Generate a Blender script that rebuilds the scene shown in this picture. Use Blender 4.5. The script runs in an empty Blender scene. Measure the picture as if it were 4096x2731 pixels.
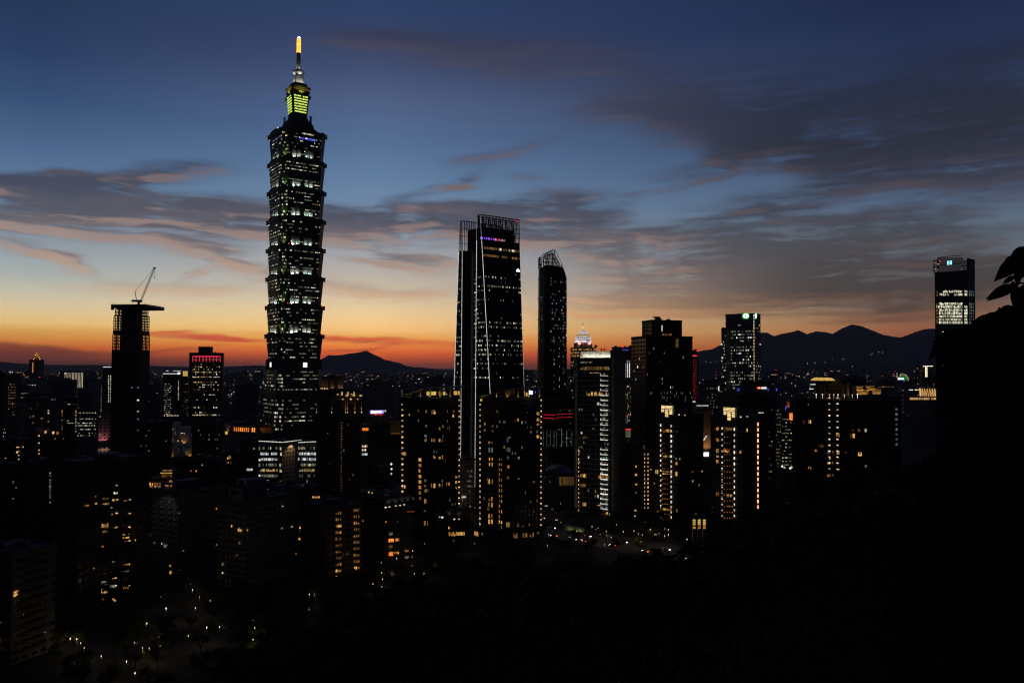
import bpy, math, random
from mathutils import Vector, Matrix
import numpy as np

# ------------------------------------------------------------------ camera, sky, render
sc = bpy.context.scene
COL = sc.collection
CAMZ = 120.0
F = 28.0 / 36.0 * 4096.0
PITCH = math.atan(105.0 / F)
ROLL = 0.006
cam_d = bpy.data.cameras.new('camera')
cam_d.lens = 28.0; cam_d.sensor_width = 36.0; cam_d.clip_start = 0.2; cam_d.clip_end = 120000
cam = bpy.data.objects.new('camera', cam_d); COL.objects.link(cam)
R = Matrix.Rotation(math.pi / 2 + PITCH, 3, 'X') @ Matrix.Rotation(ROLL, 3, 'Z')
cam.matrix_world = Matrix.Translation((0, 0, CAMZ)) @ R.to_4x4()
sc.camera = cam
CX, CY, CZ = R.col[0].copy(), R.col[1].copy(), -R.col[2]
EYE = Vector((0, 0, CAMZ))


def ray(px, py):
    return CZ + CX * ((px - 2048) / F) + CY * ((1365.5 - py) / F)


def at(px, py, Y):
    d = ray(px, py)
    return EYE + d * (Y / d.y)


def S(r, g, b):
    return tuple(((c / 255) / 12.92 if c / 255 <= .04045 else ((c / 255 + .055) / 1.055) ** 2.4) for c in (r, g, b))


sc.view_settings.view_transform = 'Standard'
sc.view_settings.look = 'None'
sc.view_settings.gamma = 1.0
sc.view_settings.exposure = 0.0
cy = sc.cycles
cy.max_bounces = 4; cy.diffuse_bounces = 1; cy.glossy_bounces = 2; cy.transmission_bounces = 2
cy.volume_bounces = 0; cy.transparent_max_bounces = 4
cy.sample_clamp_indirect = 0.6
cy.use_denoising = True
cy.filter_width = 1.15


def N(nt, t, **kw):
    n = nt.nodes.new(t)
    for k, v in kw.items():
        setattr(n, k, v)
    return n


def M(nt, op, a, b=None, c=None, clamp=False):
    n = nt.nodes.new('ShaderNodeMath'); n.operation = op; n.use_clamp = clamp
    for i, x in enumerate((a, b, c)):
        if x is None: continue
        if isinstance(x, (int, float)): n.inputs[i].default_value = x
        else: nt.links.new(x, n.inputs[i])
    return n.outputs[0]


def MR(nt, v, a, b, c=0.0, d=1.0, smooth=False):
    n = nt.nodes.new('ShaderNodeMapRange'); n.clamp = True
    if smooth: n.interpolation_type = 'SMOOTHSTEP'
    nt.links.new(v, n.inputs[0])
    for i, x in zip((1, 2, 3, 4), (a, b, c, d)): n.inputs[i].default_value = x
    return n.outputs[0]


def RAMP(nt, v, stops):
    n = nt.nodes.new('ShaderNodeValToRGB'); nt.links.new(v, n.inputs[0])
    e = n.color_ramp.elements
    while len(e) < len(stops): e.new(0.5)
    for el, (p, c) in zip(e, sorted(stops)):
        el.position = p; el.color = tuple(c) + (1,)
    return n.outputs[0]


def MIX(nt, f, a, b):
    n = nt.nodes.new('ShaderNodeMix'); n.data_type = 'RGBA'
    for i, x in ((0, f), (6, a), (7, b)):
        if isinstance(x, (int, float)): n.inputs[i].default_value = x
        elif isinstance(x, tuple): n.inputs[i].default_value = x + (1,)
        else: nt.links.new(x, n.inputs[i])
    return n.outputs[2]


def sph(px, py):
    d = ray(px, py); return math.atan2(d.x, d.y), d.z / math.hypot(d.x, d.y)


world = bpy.data.worlds.new('World'); sc.world = world; world.use_nodes = True
wt = world.node_tree
AIR, AIRC = 4.0e-5, (.010, .011, .018)
TE0, TE1 = -0.06, 0.50                                   # range of tan(elevation) in the ramps


def tstops(lst, x):
    out = []
    for y, c in lst:
        e = sph(x, y)[1]; L = min(21000.0, 880.0 / max(e, 1e-3)); T_ = max(.42, math.exp(-AIR * L))     # what the evening air takes away and adds
        out.append((min(1, max(0, (e - TE0) / (TE1 - TE0))), tuple(max(.002, (v - (1 - T_) * w) / T_) for v, w in zip(S(*c), AIRC))))
    return out


# clear-sky colours read along three vertical lines of the sky
SKY_L = [(0, (34, 53, 87)), (200, (39, 60, 98)), (400, (52, 78, 117)), (520, (66, 93, 129)), (600, (74, 103, 141)), (700, (86, 115, 148)), (850, (110, 132, 154)), (960, (136, 148, 158)), (1040, (153, 165, 170)), (1100, (166, 172, 168)), (1160, (190, 186, 168)), (1230, (210, 191, 152)), (1290, (222, 184, 118)), (1328, (218, 162, 85)), (1360, (212, 134, 66)), (1392, (186, 94, 52)), (1425, (118, 60, 48)), (1448, (80, 48, 48)), (1480, (54, 44, 48)), (1560, (34, 33, 40))]
SKY_C = [(0, (43, 62, 101)), (150, (50, 67, 105)), (270, (62, 76, 111)), (400, (76, 94, 130)), (560, (80, 108, 146)), (700, (92, 123, 159)), (810, (106, 134, 164)), (900, (126, 146, 166)), (980, (148, 156, 166)), (1040, (166, 167, 168)), (1100, (182, 173, 164)), (1160, (200, 186, 164)), (1220, (222, 197, 158)), (1280, (238, 200, 142)), (1325, (239, 188, 118)), (1350, (236, 164, 86)), (1385, (226, 124, 62)), (1410, (206, 92, 54)), (1435, (164, 70, 52)), (1455, (108, 57, 52)), (1480, (72, 51, 54)), (1560, (38, 36, 43))]
SKY_R = [(0, (27, 39, 72)), (200, (36, 49, 83)), (400, (43, 58, 90)), (560, (54, 70, 100)), (700, (70, 86, 114)), (800, (80, 99, 126)), (900, (90, 106, 125)), (980, (94, 105, 117)), (1060, (96, 100, 106)), (1150, (102, 96, 95)), (1220, (112, 92, 82)), (1270, (132, 92, 71)), (1330, (140, 86, 63)), (1385, (118, 68, 54)), (1425, (90, 54, 51)), (1450, (68, 47, 49)), (1480, (50, 41, 47)), (1560, (32, 32, 40))]
# clouds: px, py, half width, half height, tilt in degrees, weight
CLOUDS = [(520, 712, 560, 55, 11, 1.1), (120, 800, 480, 110, 3, 1.15), (640, 850, 520, 85, -2, 1.25), (1050, 870, 480, 85, 0, 1.2), (1650, 875, 560, 75, 2, 1.3), (2150, 850, 420, 85, 4, 1.3), (200, 905, 520, 40, -2, .8),
          (560, 955, 620, 40, -3, .9), (1750, 955, 640, 40, 1, 1.0), (2350, 950, 420, 85, -6, 1.1), (930, 1035, 280, 38, -9, 1.0), (1660, 1025, 300, 26, -8, 1.1), (1560, 1055, 260, 20, -7, .9), (130, 1010, 230, 40, -14, 1.0), (260, 1060, 160, 22, -20, .7),
          (1400, 1150, 330, 40, -6, .75), (1750, 1165, 300, 30, 8, .7), (700, 1150, 520, 38, 2, .75), (760, 1085, 90, 24, 30, .8), (1100, 1120, 260, 28, -10, .7), (880, 1352, 320, 12, -2, 1.1), (1500, 1362, 460, 13, -3, 1.3), (1480, 1392, 170, 11, 4, 1.1), (620, 1392, 300, 13, 4, .9), (80, 1412, 460, 36, -2, 1.25), (600, 1330, 200, 8, 3, .5),
          (1900, 195, 760, 95, -2, 1.0), (1500, 150, 260, 50, 0, .6), (2600, 330, 900, 120, -8, .7), (2700, 480, 600, 90, -8, .7), (3350, 520, 1000, 170, -8, 1.25), (3800, 660, 620, 170, -6, 1.3), (3950, 250, 560, 150, 6, .9), (2950, 650, 420, 60, 6, 1.0), (3400, 250, 600, 90, -5, .5),
          (2050, 610, 340, 34, 14, .65), (1780, 740, 260, 26, 18, .8), (2120, 720, 100, 32, 0, .6), (3000, 840, 480, 70, 9, 1.15), (2700, 760, 220, 22, 16, .6), (3640, 890, 560, 75, -6, 1.1), (3000, 980, 480, 80, 4, 1.15), (3350, 1080, 760, 120, -2, 1.5), (2620, 1060, 520, 90, -9, 1.25), (2900, 1110, 560, 80, 0, 1.1),
          (3050, 1185, 860, 65, 2, 1.5), (2420, 1190, 280, 30, -3, 1.0), (3650, 1200, 460, 85, 3, 1.5), (2750, 1215, 600, 30, 3, 1.0), (2450, 1255, 340, 18, -2, .8), (3300, 1240, 560, 30, 0, 1.2), (3600, 1275, 260, 14, 4, .8), (2790, 1225, 80, 8, 14, .9), (3950, 1060, 360, 70, 0, .9), (3900, 420, 560, 80, -4, .9)]

g = bpy.data.node_groups.new('cloud_density', 'ShaderNodeTree')
g.interface.new_socket('P', in_out='INPUT', socket_type='NodeSocketVector')
g.interface.new_socket('D', in_out='OUTPUT', socket_type='NodeSocketFloat')
gi = N(g, 'NodeGroupInput'); go = N(g, 'NodeGroupOutput')
# warp the lookup so that the streaks curl
mw = N(g, 'ShaderNodeMapping'); mw.inputs['Scale'].default_value = (4, 16, 1); g.links.new(gi.outputs[0], mw.inputs[0])
nw = N(g, 'ShaderNodeTexNoise'); nw.inputs['Scale'].default_value = 1.6; nw.inputs['Detail'].default_value = 3; g.links.new(mw.outputs[0], nw.inputs['Vector'])
vs = N(g, 'ShaderNodeVectorMath', operation='SUBTRACT'); g.links.new(nw.outputs['Color'], vs.inputs[0]); vs.inputs[1].default_value = (.5, .5, .5)
vm = N(g, 'ShaderNodeVectorMath', operation='MULTIPLY'); g.links.new(vs.outputs[0], vm.inputs[0]); vm.inputs[1].default_value = (.13, .022, 0)
va = N(g, 'ShaderNodeVectorMath', operation='ADD'); g.links.new(gi.outputs[0], va.inputs[0]); g.links.new(vm.outputs[0], va.inputs[1])
acc = None
for (px, py, rx, ry, rot, w) in CLOUDS:
    a0, t0 = sph(px, py)
    mp = N(g, 'ShaderNodeMapping', vector_type='TEXTURE')
    mp.inputs['Location'].default_value = (a0, t0, 0); mp.inputs['Rotation'].default_value = (0, 0, math.radians(rot))
    k = math.cos(a0)
    mp.inputs['Scale'].default_value = (rx / F * 1.25 * k * k, ry / F * 1.35 * k, 1)
    g.links.new(va.outputs[0], mp.inputs[0])
    gr = N(g, 'ShaderNodeTexGradient', gradient_type='SPHERICAL'); g.links.new(mp.outputs[0], gr.inputs[0])
    s = M(g, 'SMOOTH_MIN', gr.outputs['Fac'], 0.75, 0.3) if False else gr.outputs['Fac']
    acc = M(g, 'MULTIPLY', s, w) if acc is None else M(g, 'MULTIPLY_ADD', s, w, acc)
mn = N(g, 'ShaderNodeMapping'); mn.inputs['Scale'].default_value = (2.6, 22, 1); mn.inputs['Rotation'].default_value = (0, 0, math.radians(-3)); g.links.new(va.outputs[0], mn.inputs[0])
nn = N(g, 'ShaderNodeTexNoise'); nn.inputs['Scale'].default_value = 2.4; nn.inputs['Detail'].default_value = 9; nn.inputs['Roughness'].default_value = .6; nn.inputs['Distortion'].default_value = .15
g.links.new(mn.outputs[0], nn.inputs['Vector'])
m2 = N(g, 'ShaderNodeMapping'); m2.inputs['Scale'].default_value = (15, 50, 1); m2.inputs['Rotation'].default_value = (0, 0, math.radians(5)); g.links.new(va.outputs[0], m2.inputs[0])
n2 = N(g, 'ShaderNodeTexNoise'); n2.inputs['Scale'].default_value = 2.0; n2.inputs['Detail'].default_value = 8; g.links.new(m2.outputs[0], n2.inputs['Vector'])
nm = M(g, 'ADD', MR(g, nn.outputs['Fac'], .27, .73, 0.0, 1.0), M(g, 'MULTIPLY_ADD', n2.outputs['Fac'], .62, -.31))
acc = M(g, 'MINIMUM', acc, 1.05)
sy = N(g, 'ShaderNodeSeparateXYZ'); g.links.new(gi.outputs[0], sy.inputs[0])                 # high clouds are broad and soft, low ones streaky
dens = M(g, 'MULTIPLY', acc, M(g, 'MULTIPLY_ADD', nm, MR(g, sy.outputs[1], .2, .34, 1.65, .75), MR(g, sy.outputs[1], .2, .34, .14, .5)))
g.links.new(MR(g, dens, .05, .98, 0, 1, True), go.inputs[0])

tc = N(wt, 'ShaderNodeTexCoord'); sx = N(wt, 'ShaderNodeSeparateXYZ'); wt.links.new(tc.outputs['Generated'], sx.inputs[0])
az = M(wt, 'ARCTAN2', sx.outputs[0], sx.outputs[1])
hl = M(wt, 'SQRT', M(wt, 'ADD', M(wt, 'MULTIPLY', sx.outputs[0], sx.outputs[0]), M(wt, 'MULTIPLY', sx.outputs[1], sx.outputs[1])))
te = M(wt, 'DIVIDE', sx.outputs[2], M(wt, 'MAXIMUM', hl, 1e-4))
tn = MR(wt, te, TE0, TE1)
cl, cc, cr = RAMP(wt, tn, tstops(SKY_L, 150)), RAMP(wt, tn, tstops(SKY_C, 1500)), RAMP(wt, tn, tstops(SKY_R, 3650))
aL, aC, aR = sph(150, 900)[0], sph(1500, 900)[0], sph(3650, 900)[0]
sky = MIX(wt, MR(wt, az, aL, aC), cl, cc)
sky = MIX(wt, MR(wt, az, aC, aR), sky, cr)
cx = N(wt, 'ShaderNodeCombineXYZ'); wt.links.new(az, cx.inputs[0]); wt.links.new(te, cx.inputs[1])
of = N(wt, 'ShaderNodeVectorMath', operation='ADD'); wt.links.new(cx.outputs[0], of.inputs[0]); of.inputs[1].default_value = (0, -.010, 0)
g1 = N(wt, 'ShaderNodeGroup'); g1.node_tree = g; wt.links.new(cx.outputs[0], g1.inputs[0])
g2 = N(wt, 'ShaderNodeGroup'); g2.node_tree = g; wt.links.new(of.outputs[0], g2.inputs[0])
DARK = [(0, (40, 48, 76)), (200, (58, 61, 84)), (450, (60, 64, 84)), (650, (58, 64, 84)), (800, (58, 66, 84)), (880, (66, 72, 89)), (950, (86, 86, 97)), (1040, (112, 107, 113)), (1150, (152, 133, 124)), (1250, (192, 148, 110)), (1330, (170, 88, 58)), (1370, (140, 66, 52)), (1410, (88, 56, 52)), (1460, (60, 47, 52))]
PINK = [(0, (56, 60, 86)), (200, (70, 69, 88)), (450, (82, 80, 96)), (650, (112, 97, 102)), (760, (132, 110, 106)), (860, (130, 110, 109)), (950, (160, 135, 126)), (1040, (174, 148, 136)), (1150, (194, 162, 140)), (1250, (220, 170, 120)), (1330, (226, 104, 66)), (1380, (200, 70, 58)), (1420, (120, 60, 52)), (1460, (70, 49, 54))]
DARK_R = [(0, (24, 34, 60)), (250, (34, 42, 66)), (450, (38, 44, 61)), (560, (39, 42, 55)), (680, (45, 48, 64)), (800, (56, 62, 78)), (930, (66, 69, 78)), (1040, (66, 64, 70)), (1150, (66, 60, 62)), (1240, (78, 66, 63)), (1300, (102, 74, 62)), (1400, (72, 52, 50))]
PINK_R = [(0, (30, 40, 66)), (450, (48, 49, 64)), (560, (56, 50, 60)), (800, (76, 70, 80)), (930, (88, 77, 80)), (1040, (90, 74, 73)), (1150, (88, 72, 69)), (1260, (122, 86, 70)), (1400, (86, 57, 51))]
side = MR(wt, az, sph(2100, 900)[0], sph(3350, 900)[0], 0, 1, True)
dk = MIX(wt, side, RAMP(wt, tn, tstops(DARK, 1500)), RAMP(wt, tn, tstops(DARK_R, 3500)))
pk = MIX(wt, side, RAMP(wt, tn, tstops(PINK, 1500)), RAMP(wt, tn, tstops(PINK_R, 3500)))
edge = MR(wt, M(wt, 'SUBTRACT', g1.outputs[0], g2.outputs[0]), -.08, .62, 0, 1, True)
tone = N(wt, 'ShaderNodeTexNoise'); tone.inputs['Scale'].default_value = 1; tone.inputs['Detail'].default_value = 6; tm = N(wt, 'ShaderNodeMapping'); tm.inputs['Scale'].default_value = (6, 34, 1); wt.links.new(cx.outputs[0], tm.inputs[0]); wt.links.new(tm.outputs[0], tone.inputs['Vector'])
edge = M(wt, 'ADD', M(wt, 'MULTIPLY', edge, .7), MR(wt, tone.outputs['Fac'], .48, .74, 0, .28), None, True)
cloud = MIX(wt, edge, dk, pk)
sky = MIX(wt, M(wt, 'MULTIPLY', g1.outputs[0], .93), sky, cloud)
# the east, behind the viewer, is already night
back = MR(wt, M(wt, 'DIVIDE', sx.outputs[1], M(wt, 'MAXIMUM', hl, 1e-4)), .58, .83, .0, 1.0, True)
sky = MIX(wt, back, S(17, 20, 30), sky)
nis = N(wt, 'ShaderNodeTexSky', sky_type='NISHITA'); nis.sun_disc = False
nis.sun_elevation = math.radians(0.5); nis.sun_rotation = math.radians(-10); nis.altitude = 100
bg1 = N(wt, 'ShaderNodeBackground'); wt.links.new(sky, bg1.inputs[0]); bg1.inputs[1].default_value = 1.0
bg2 = N(wt, 'ShaderNodeBackground'); wt.links.new(nis.outputs[0], bg2.inputs[0]); bg2.inputs[1].default_value = 0.004
ad = N(wt, 'ShaderNodeAddShader'); wt.links.new(bg1.outputs[0], ad.inputs[0]); wt.links.new(bg2.outputs[0], ad.inputs[1])
wo = N(wt, 'ShaderNodeOutputWorld'); 
for n in list(wt.nodes):
    if n.type == 'OUTPUT_WORLD' and n != wo: wt.nodes.remove(n)
wt.links.new(ad.outputs[0], wo.inputs[0])

# ------------------------------------------------------------------ mesh, tag and material helpers
rnd = random.Random(7)


class MB:
    def __init__(s):
        s.v, s.f, s.m, s.uv = [], [], [], []

    def add(s, vs, fs, mi=0, uvs=None):
        b = len(s.v); s.v += [tuple(p) for p in vs]
        for i, fc in enumerate(fs):
            s.f.append([b + k for k in fc]); s.m.append(mi)
            s.uv.append(uvs[i] if uvs else [(vs[k][0], vs[k][2]) for k in fc])
        return s

    def box(s, c, size, rot=0.0, mi=0):
        x, y, z = size[0] / 2, size[1] / 2, size[2] / 2; co, si = math.cos(rot), math.sin(rot)
        vs = [(c[0] + i * x * co - j * y * si, c[1] + i * x * si + j * y * co, c[2] + k * z) for k in (-1, 1) for i, j in ((-1, -1), (1, -1), (1, 1), (-1, 1))]
        return s.add(vs, [(3, 2, 1, 0), (4, 5, 6, 7), (0, 1, 5, 4), (1, 2, 6, 5), (2, 3, 7, 6), (3, 0, 4, 7)], mi)

    def loft(s, secs, mi=0, cap=0, bottom=True):
        n = len(secs[0][1])
        for (za, pa), (zb, pb) in zip(secs, secs[1:]):
            u = 0
            for i in range(n):
                j = (i + 1) % n; L = math.dist(pa[i], pa[j])
                s.add([(*pa[i], za), (*pa[j], za), (*pb[j], zb), (*pb[i], zb)], [(0, 1, 2, 3)], mi, [[(u, za), (u + L, za), (u + L, zb), (u, zb)]])
                u += L
        s.add([(*p, secs[-1][0]) for p in secs[-1][1]], [tuple(range(n))], cap)
        if bottom: s.add([(*p, secs[0][0]) for p in secs[0][1]], [tuple(range(n))[::-1]], cap)
        return s

    def tube(s, p, q, r, r2=None, n=6, mi=0):
        p, q = Vector(p), Vector(q); r2 = r if r2 is None else r2
        d = (q - p).normalized(); a = d.orthogonal().normalized(); b = d.cross(a)
        vs = [p + (a * math.cos(t) + b * math.sin(t)) * r for t in [2 * math.pi * i / n for i in range(n)]] + [q + (a * math.cos(t) + b * math.sin(t)) * r2 for t in [2 * math.pi * i / n for i in range(n)]]
        return s.add(vs, [(i, (i + 1) % n, n + (i + 1) % n, n + i) for i in range(n)] + [tuple(range(n))[::-1], tuple(range(n, 2 * n))], mi)

    def lathe(s, c, prof, n=16, mi=0):
        vs = [(c[0] + r * math.cos(2 * math.pi * i / n), c[1] + r * math.sin(2 * math.pi * i / n), z) for z, r in prof for i in range(n)]
        fs = [(k * n + i, k * n + (i + 1) % n, (k + 1) * n + (i + 1) % n, (k + 1) * n + i) for k in range(len(prof) - 1) for i in range(n)]
        fs += [tuple(range(n))[::-1], tuple(range((len(prof) - 1) * n, len(prof) * n))]
        return s.add(vs, fs, mi)

    def build(s, name, mats, parent=None, smooth=False):
        if not s.v: return None
        me = bpy.data.meshes.new(name)
        o3 = parent.location if parent else Vector((0, 0, 0))
        if parent and parent.parent: o3 = parent.parent.location
        V = [(x - o3[0], y - o3[1], z - o3[2]) for x, y, z in s.v]
        me.from_pydata(V, [], s.f)
        uv = me.uv_layers.new(name='UVMap')
        uv.data.foreach_set('uv', [c for f in s.uv for p in f for c in p])
        if not isinstance(mats, (list, tuple)): mats = [mats]
        for m in mats: me.materials.append(m)
        if len(mats) > 1: me.polygons.foreach_set('material_index', s.m)
        if smooth: me.polygons.foreach_set('use_smooth', [True] * len(s.f))
        me.update()
        o = bpy.data.objects.new(name, me); COL.objects.link(o)
        if parent: o.parent = parent
        return o


def tag(o, label=None, cat=None, group=None, kind=None):
    if label: o['label'] = label
    if cat: o['category'] = cat
    if group: o['group'] = group
    if kind: o['kind'] = kind
    return o


def thing(name, label, cat, loc, group=None):
    o = bpy.data.objects.new(name, None); COL.objects.link(o); o.location = loc; o.empty_display_size = 2
    return tag(o, label, cat, group)


def mat(name, col, rough=.8, spec=.3, metal=0.0, noise=.25, nscale=.35):
    m = bpy.data.materials.new(name); m.use_nodes = True; t = m.node_tree; b = t.nodes['Principled BSDF']
    c = N(t, 'ShaderNodeTexCoord'); n = N(t, 'ShaderNodeTexNoise'); n.inputs['Scale'].default_value = nscale; n.inputs['Detail'].default_value = 6
    t.links.new(c.outputs['Object'], n.inputs['Vector'])
    lo = tuple(x * (1 - noise) for x in col); hi = tuple(min(1, x * (1 + noise)) for x in col)
    t.links.new(MIX(t, MR(t, n.outputs['Fac'], .3, .7), lo, hi), b.inputs['Base Color'])
    b.inputs['Roughness'].default_value = rough; b.inputs['Specular IOR Level'].default_value = spec; b.inputs['Metallic'].default_value = metal
    return m


def facade(name, wall, glass, bay, floor, frame, grough=.18, wrough=.75, gspec=.5):
    m = bpy.data.materials.new(name); m.use_nodes = True; t = m.node_tree; b = t.nodes['Principled BSDF']
    c = N(t, 'ShaderNodeTexCoord'); br = N(t, 'ShaderNodeTexBrick'); br.offset = 0; br.squash = 1
    t.links.new(c.outputs['UV'], br.inputs['Vector'])
    br.inputs['Scale'].default_value = 1; br.inputs['Brick Width'].default_value = bay; br.inputs['Row Height'].default_value = floor
    br.inputs['Mortar Size'].default_value = frame; br.inputs['Mortar Smooth'].default_value = 0
    br.inputs['Color1'].default_value = tuple(x * .6 for x in glass) + (1,); br.inputs['Color2'].default_value = tuple(x * 1.5 for x in glass) + (1,)
    n = N(t, 'ShaderNodeTexNoise'); n.inputs['Scale'].default_value = .12; n.inputs['Detail'].default_value = 7; t.links.new(c.outputs['Object'], n.inputs['Vector'])
    t.links.new(MIX(t, MR(t, n.outputs['Fac'], .3, .7), tuple(x * .72 for x in wall), tuple(min(1, x * 1.25) for x in wall)), br.inputs['Mortar'])
    t.links.new(br.outputs['Color'], b.inputs['Base Color'])
    t.links.new(MR(t, br.outputs['Fac'], 0, 1, grough, wrough), b.inputs['Roughness'])
    t.links.new(MR(t, br.outputs['Fac'], 0, 1, gspec, .25), b.inputs['Specular IOR Level'])
    return m


def emit(name, col, strength, var=.6, sample=False, mottle=.5):
    m = bpy.data.materials.new(name); m.use_nodes = True; t = m.node_tree
    for n in list(t.nodes):
        if n.type == 'BSDF_PRINCIPLED': t.nodes.remove(n)
    e = N(t, 'ShaderNodeEmission'); e.inputs[0].default_value = tuple(col) + (1,)
    if var or mottle:
        oi = N(t, 'ShaderNodeObjectInfo'); ge = N(t, 'ShaderNodeNewGeometry')
        r = M(t, 'FRACT', M(t, 'ADD', oi.outputs['Random'], ge.outputs['Random Per Island']))
        k = MR(t, M(t, 'POWER', r, 1.7), 0, 1, strength * (1 - var), strength * (1 + .6 * var))
        if mottle:
            c = N(t, 'ShaderNodeTexCoord'); n = N(t, 'ShaderNodeTexNoise'); n.inputs['Scale'].default_value = .9; n.inputs['Detail'].default_value = 2
            t.links.new(c.outputs['Object'], n.inputs['Vector'])
            k = M(t, 'MULTIPLY', k, MR(t, n.outputs['Fac'], .35, .65, 1 - mottle, 1 + mottle))
        t.links.new(k, e.inputs[1])
    else: e.inputs[1].default_value = strength
    t.links.new(e.outputs[0], t.nodes['Material Output'].inputs[0])
    m.cycles.emission_sampling = 'AUTO' if sample else 'NONE'
    return m


WARM = emit('lit_window_warm', (1, .52, .15), .62, .72)
AMBER = emit('lit_window_amber', (1, .38, .08), .48, .7)
DIMW = emit('lit_window_dim_warm', (1, .5, .15), .16)
WHITE = emit('lit_window_white', (1, .95, .7), .8)
DIMG = emit('lit_window_dim_white', (.95, 1, .62), .17)
COOL = emit('lit_window_cool', (.85, .96, 1), .65)
DIMC = emit('lit_window_dim_cool', (.7, .95, 1), .12)
BRIGHT = emit('bright_lamp', (1, .9, .74), 1.15, .6, mottle=0)
HOT = emit('warm_lamp', (1, .62, .32), .95, .6, mottle=0)
ORANGE = emit('orange_lamp', (1, .33, .06), .7, .5, mottle=0)
RED = emit('red_lamp', (1, .03, .03), 1.3, .3, mottle=0)
BLUE = emit('blue_lamp', (.08, .1, 1), .9, .4, mottle=0)
VIOLET = emit('violet_lamp', (.25, .12, 1), 3.0, .2, mottle=0)
LIME = emit('lime_lit_window', (.76, 1, .17), .95, .15)
STRIP = emit('white_light_strip', (1, .96, .9), .8, .2, mottle=.4)
SIGNW = emit('white_sign', (.95, .97, 1), 1.4, 0, mottle=0)
SIGNR = emit('red_sign', (1, .05, .04), 1.0, 0, mottle=0)
SIGNG = emit('green_sign', (.02, .7, .08), .7, 0, mottle=0)
SIGNC = emit('cyan_sign', (.35, .85, 1), 1.6, 0, mottle=0)
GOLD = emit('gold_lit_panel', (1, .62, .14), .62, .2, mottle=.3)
LAMP = emit('street_lamp_globe', (1, .86, .62), 1.5, .8, mottle=0)
LAMPY = emit('yellow_lamp_globe', (1, .74, .3), 26.0, .4, sample=True, mottle=0)
UPL = emit('uplight_strip', (.86, 1, .92), 9.0, .1, sample=True, mottle=0)

DGLASS = facade('dark_glass_curtain_wall', (.05, .055, .06), (.012, .016, .02), 1.5, 4.0, .12)
GGLASS = facade('green_tinted_curtain_wall', (.17, .19, .18), (.012, .022, .02), 1.5, 4.2, .16, .25)
OFFICE = facade('pale_office_wall', (.30, .29, .27), (.015, .018, .022), 3.0, 3.8, .8)
BLACK = facade('black_stone_wall', (.035, .03, .027), (.012, .013, .014), 3.2, 3.6, .55)
BROWN = facade('brown_tile_wall', (.17, .12, .09), (.012, .013, .015), 3.4, 3.35, .75)
GREY = facade('grey_tile_wall', (.2, .2, .2), (.014, .015, .018), 3.2, 3.3, .8)
DARKT = facade('dark_tile_wall', (.07, .06, .055), (.01, .011, .012), 3.2, 3.3, .8)
PALE = facade('pale_tile_wall', (.42, .38, .34), (.02, .022, .025), 4.2, 3.6, 1.05)
PINKW = facade('pinkish_stone_wall', (.42, .34, .36), (.02, .022, .028), 3.2, 3.9, .6)
CONC = mat('concrete', (.25, .24, .23), .9)
WHITEP = mat('white_paint', (.7, .7, .67), .7)
STEEL = mat('dark_steel', (.06, .06, .06), .6, .4, .3)
LSTEEL = mat('grey_steel', (.3, .3, .3), .5, .5, .4)
ROOFM = mat('roof_membrane', (.09, .09, .09), .9)
GLASS = mat('black_glass', (.012, .014, .016), .15, .5)
STONE = mat('warm_stone', (.34, .27, .19), .85)

# ------------------------------------------------------------------ building framework
WINS = {}          # root name -> list of (corner points, material)
ROOTS = {}


class Blk:
    def pt(s, face, u, z, out=0.0):
        d, n = (s.dR, s.nR) if face == 'R' else (s.dL, s.nL)
        return Vector((s.C.x + d.x * u + n.x * out, s.C.y + d.y * u + n.y * out, z))

    def hit(s, face, px, py):
        d, n = (s.dR, s.nR) if face == 'R' else (s.dL, s.nL)
        r = ray(px, py); t = ((s.C.x - EYE.x) * n.x + (s.C.y - EYE.y) * n.y) / (r.x * n.x + r.y * n.y)
        p = EYE + r * t
        return (p.x - s.C.x) * d.x + (p.y - s.C.y) * d.y, p.z

    def w(s, face): return s.wR if face == 'R' else s.wL


def pane(B, face, u0, u1, z0, z1, m, out=.12):
    if m in (WARM, AMBER, DIMW, GOLD, WHITE):                      # half-drawn blinds and curtains
        k = rnd.random()
        if k < .22: z1 -= (z1 - z0) * rnd.uniform(.2, .5)
        elif k < .4: u1 -= (u1 - u0) * rnd.uniform(.2, .5)
        elif k < .5: u0 += (u1 - u0) * rnd.uniform(.2, .5); z0 += (z1 - z0) * rnd.uniform(0, .3)
    q = [B.pt(face, u0, z0, out), B.pt(face, u1, z0, out), B.pt(face, u1, z1, out), B.pt(face, u0, z1, out)]
    n = B.nR if face == 'R' else B.nL
    WINS.setdefault(B.root.name, []).append((abs(u1 - u0) * abs(z1 - z0), q, Vector((n.x, n.y, 0)), m)); ROOTS[B.root.name] = B.root


def quadpane(root, q, n, m):
    WINS.setdefault(root.name, []).append(((Vector(q[1]) - Vector(q[0])).length * (Vector(q[3]) - Vector(q[0])).length, [Vector(p) for p in q], Vector(n), m)); ROOTS[root.name] = root


def panebox(mb, q, n, mi=0, dep=.14):
    bk = [p - n * dep for p in q]
    mb.add(q + bk, [(0, 1, 2, 3), (0, 4, 5, 1), (1, 5, 6, 2), (2, 6, 7, 3), (3, 7, 4, 0)], mi)


def finish_windows(limit=100):
    for k, lst in WINS.items():
        root = ROOTS[k]; lst.sort(key=lambda t: -t[0])
        for ar, q, n, m in lst[:limit]:
            mb = MB(); panebox(mb, q, n); mb.build('window', m, root)
        rest = lst[limit:]
        if rest:
            mats = []; mb = MB()
            for ar, q, n, m in rest:
                if m not in mats: mats.append(m)
                panebox(mb, q, n, mats.index(m))
            tag(mb.build('window_lights', mats, root), kind='stuff')


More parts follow.
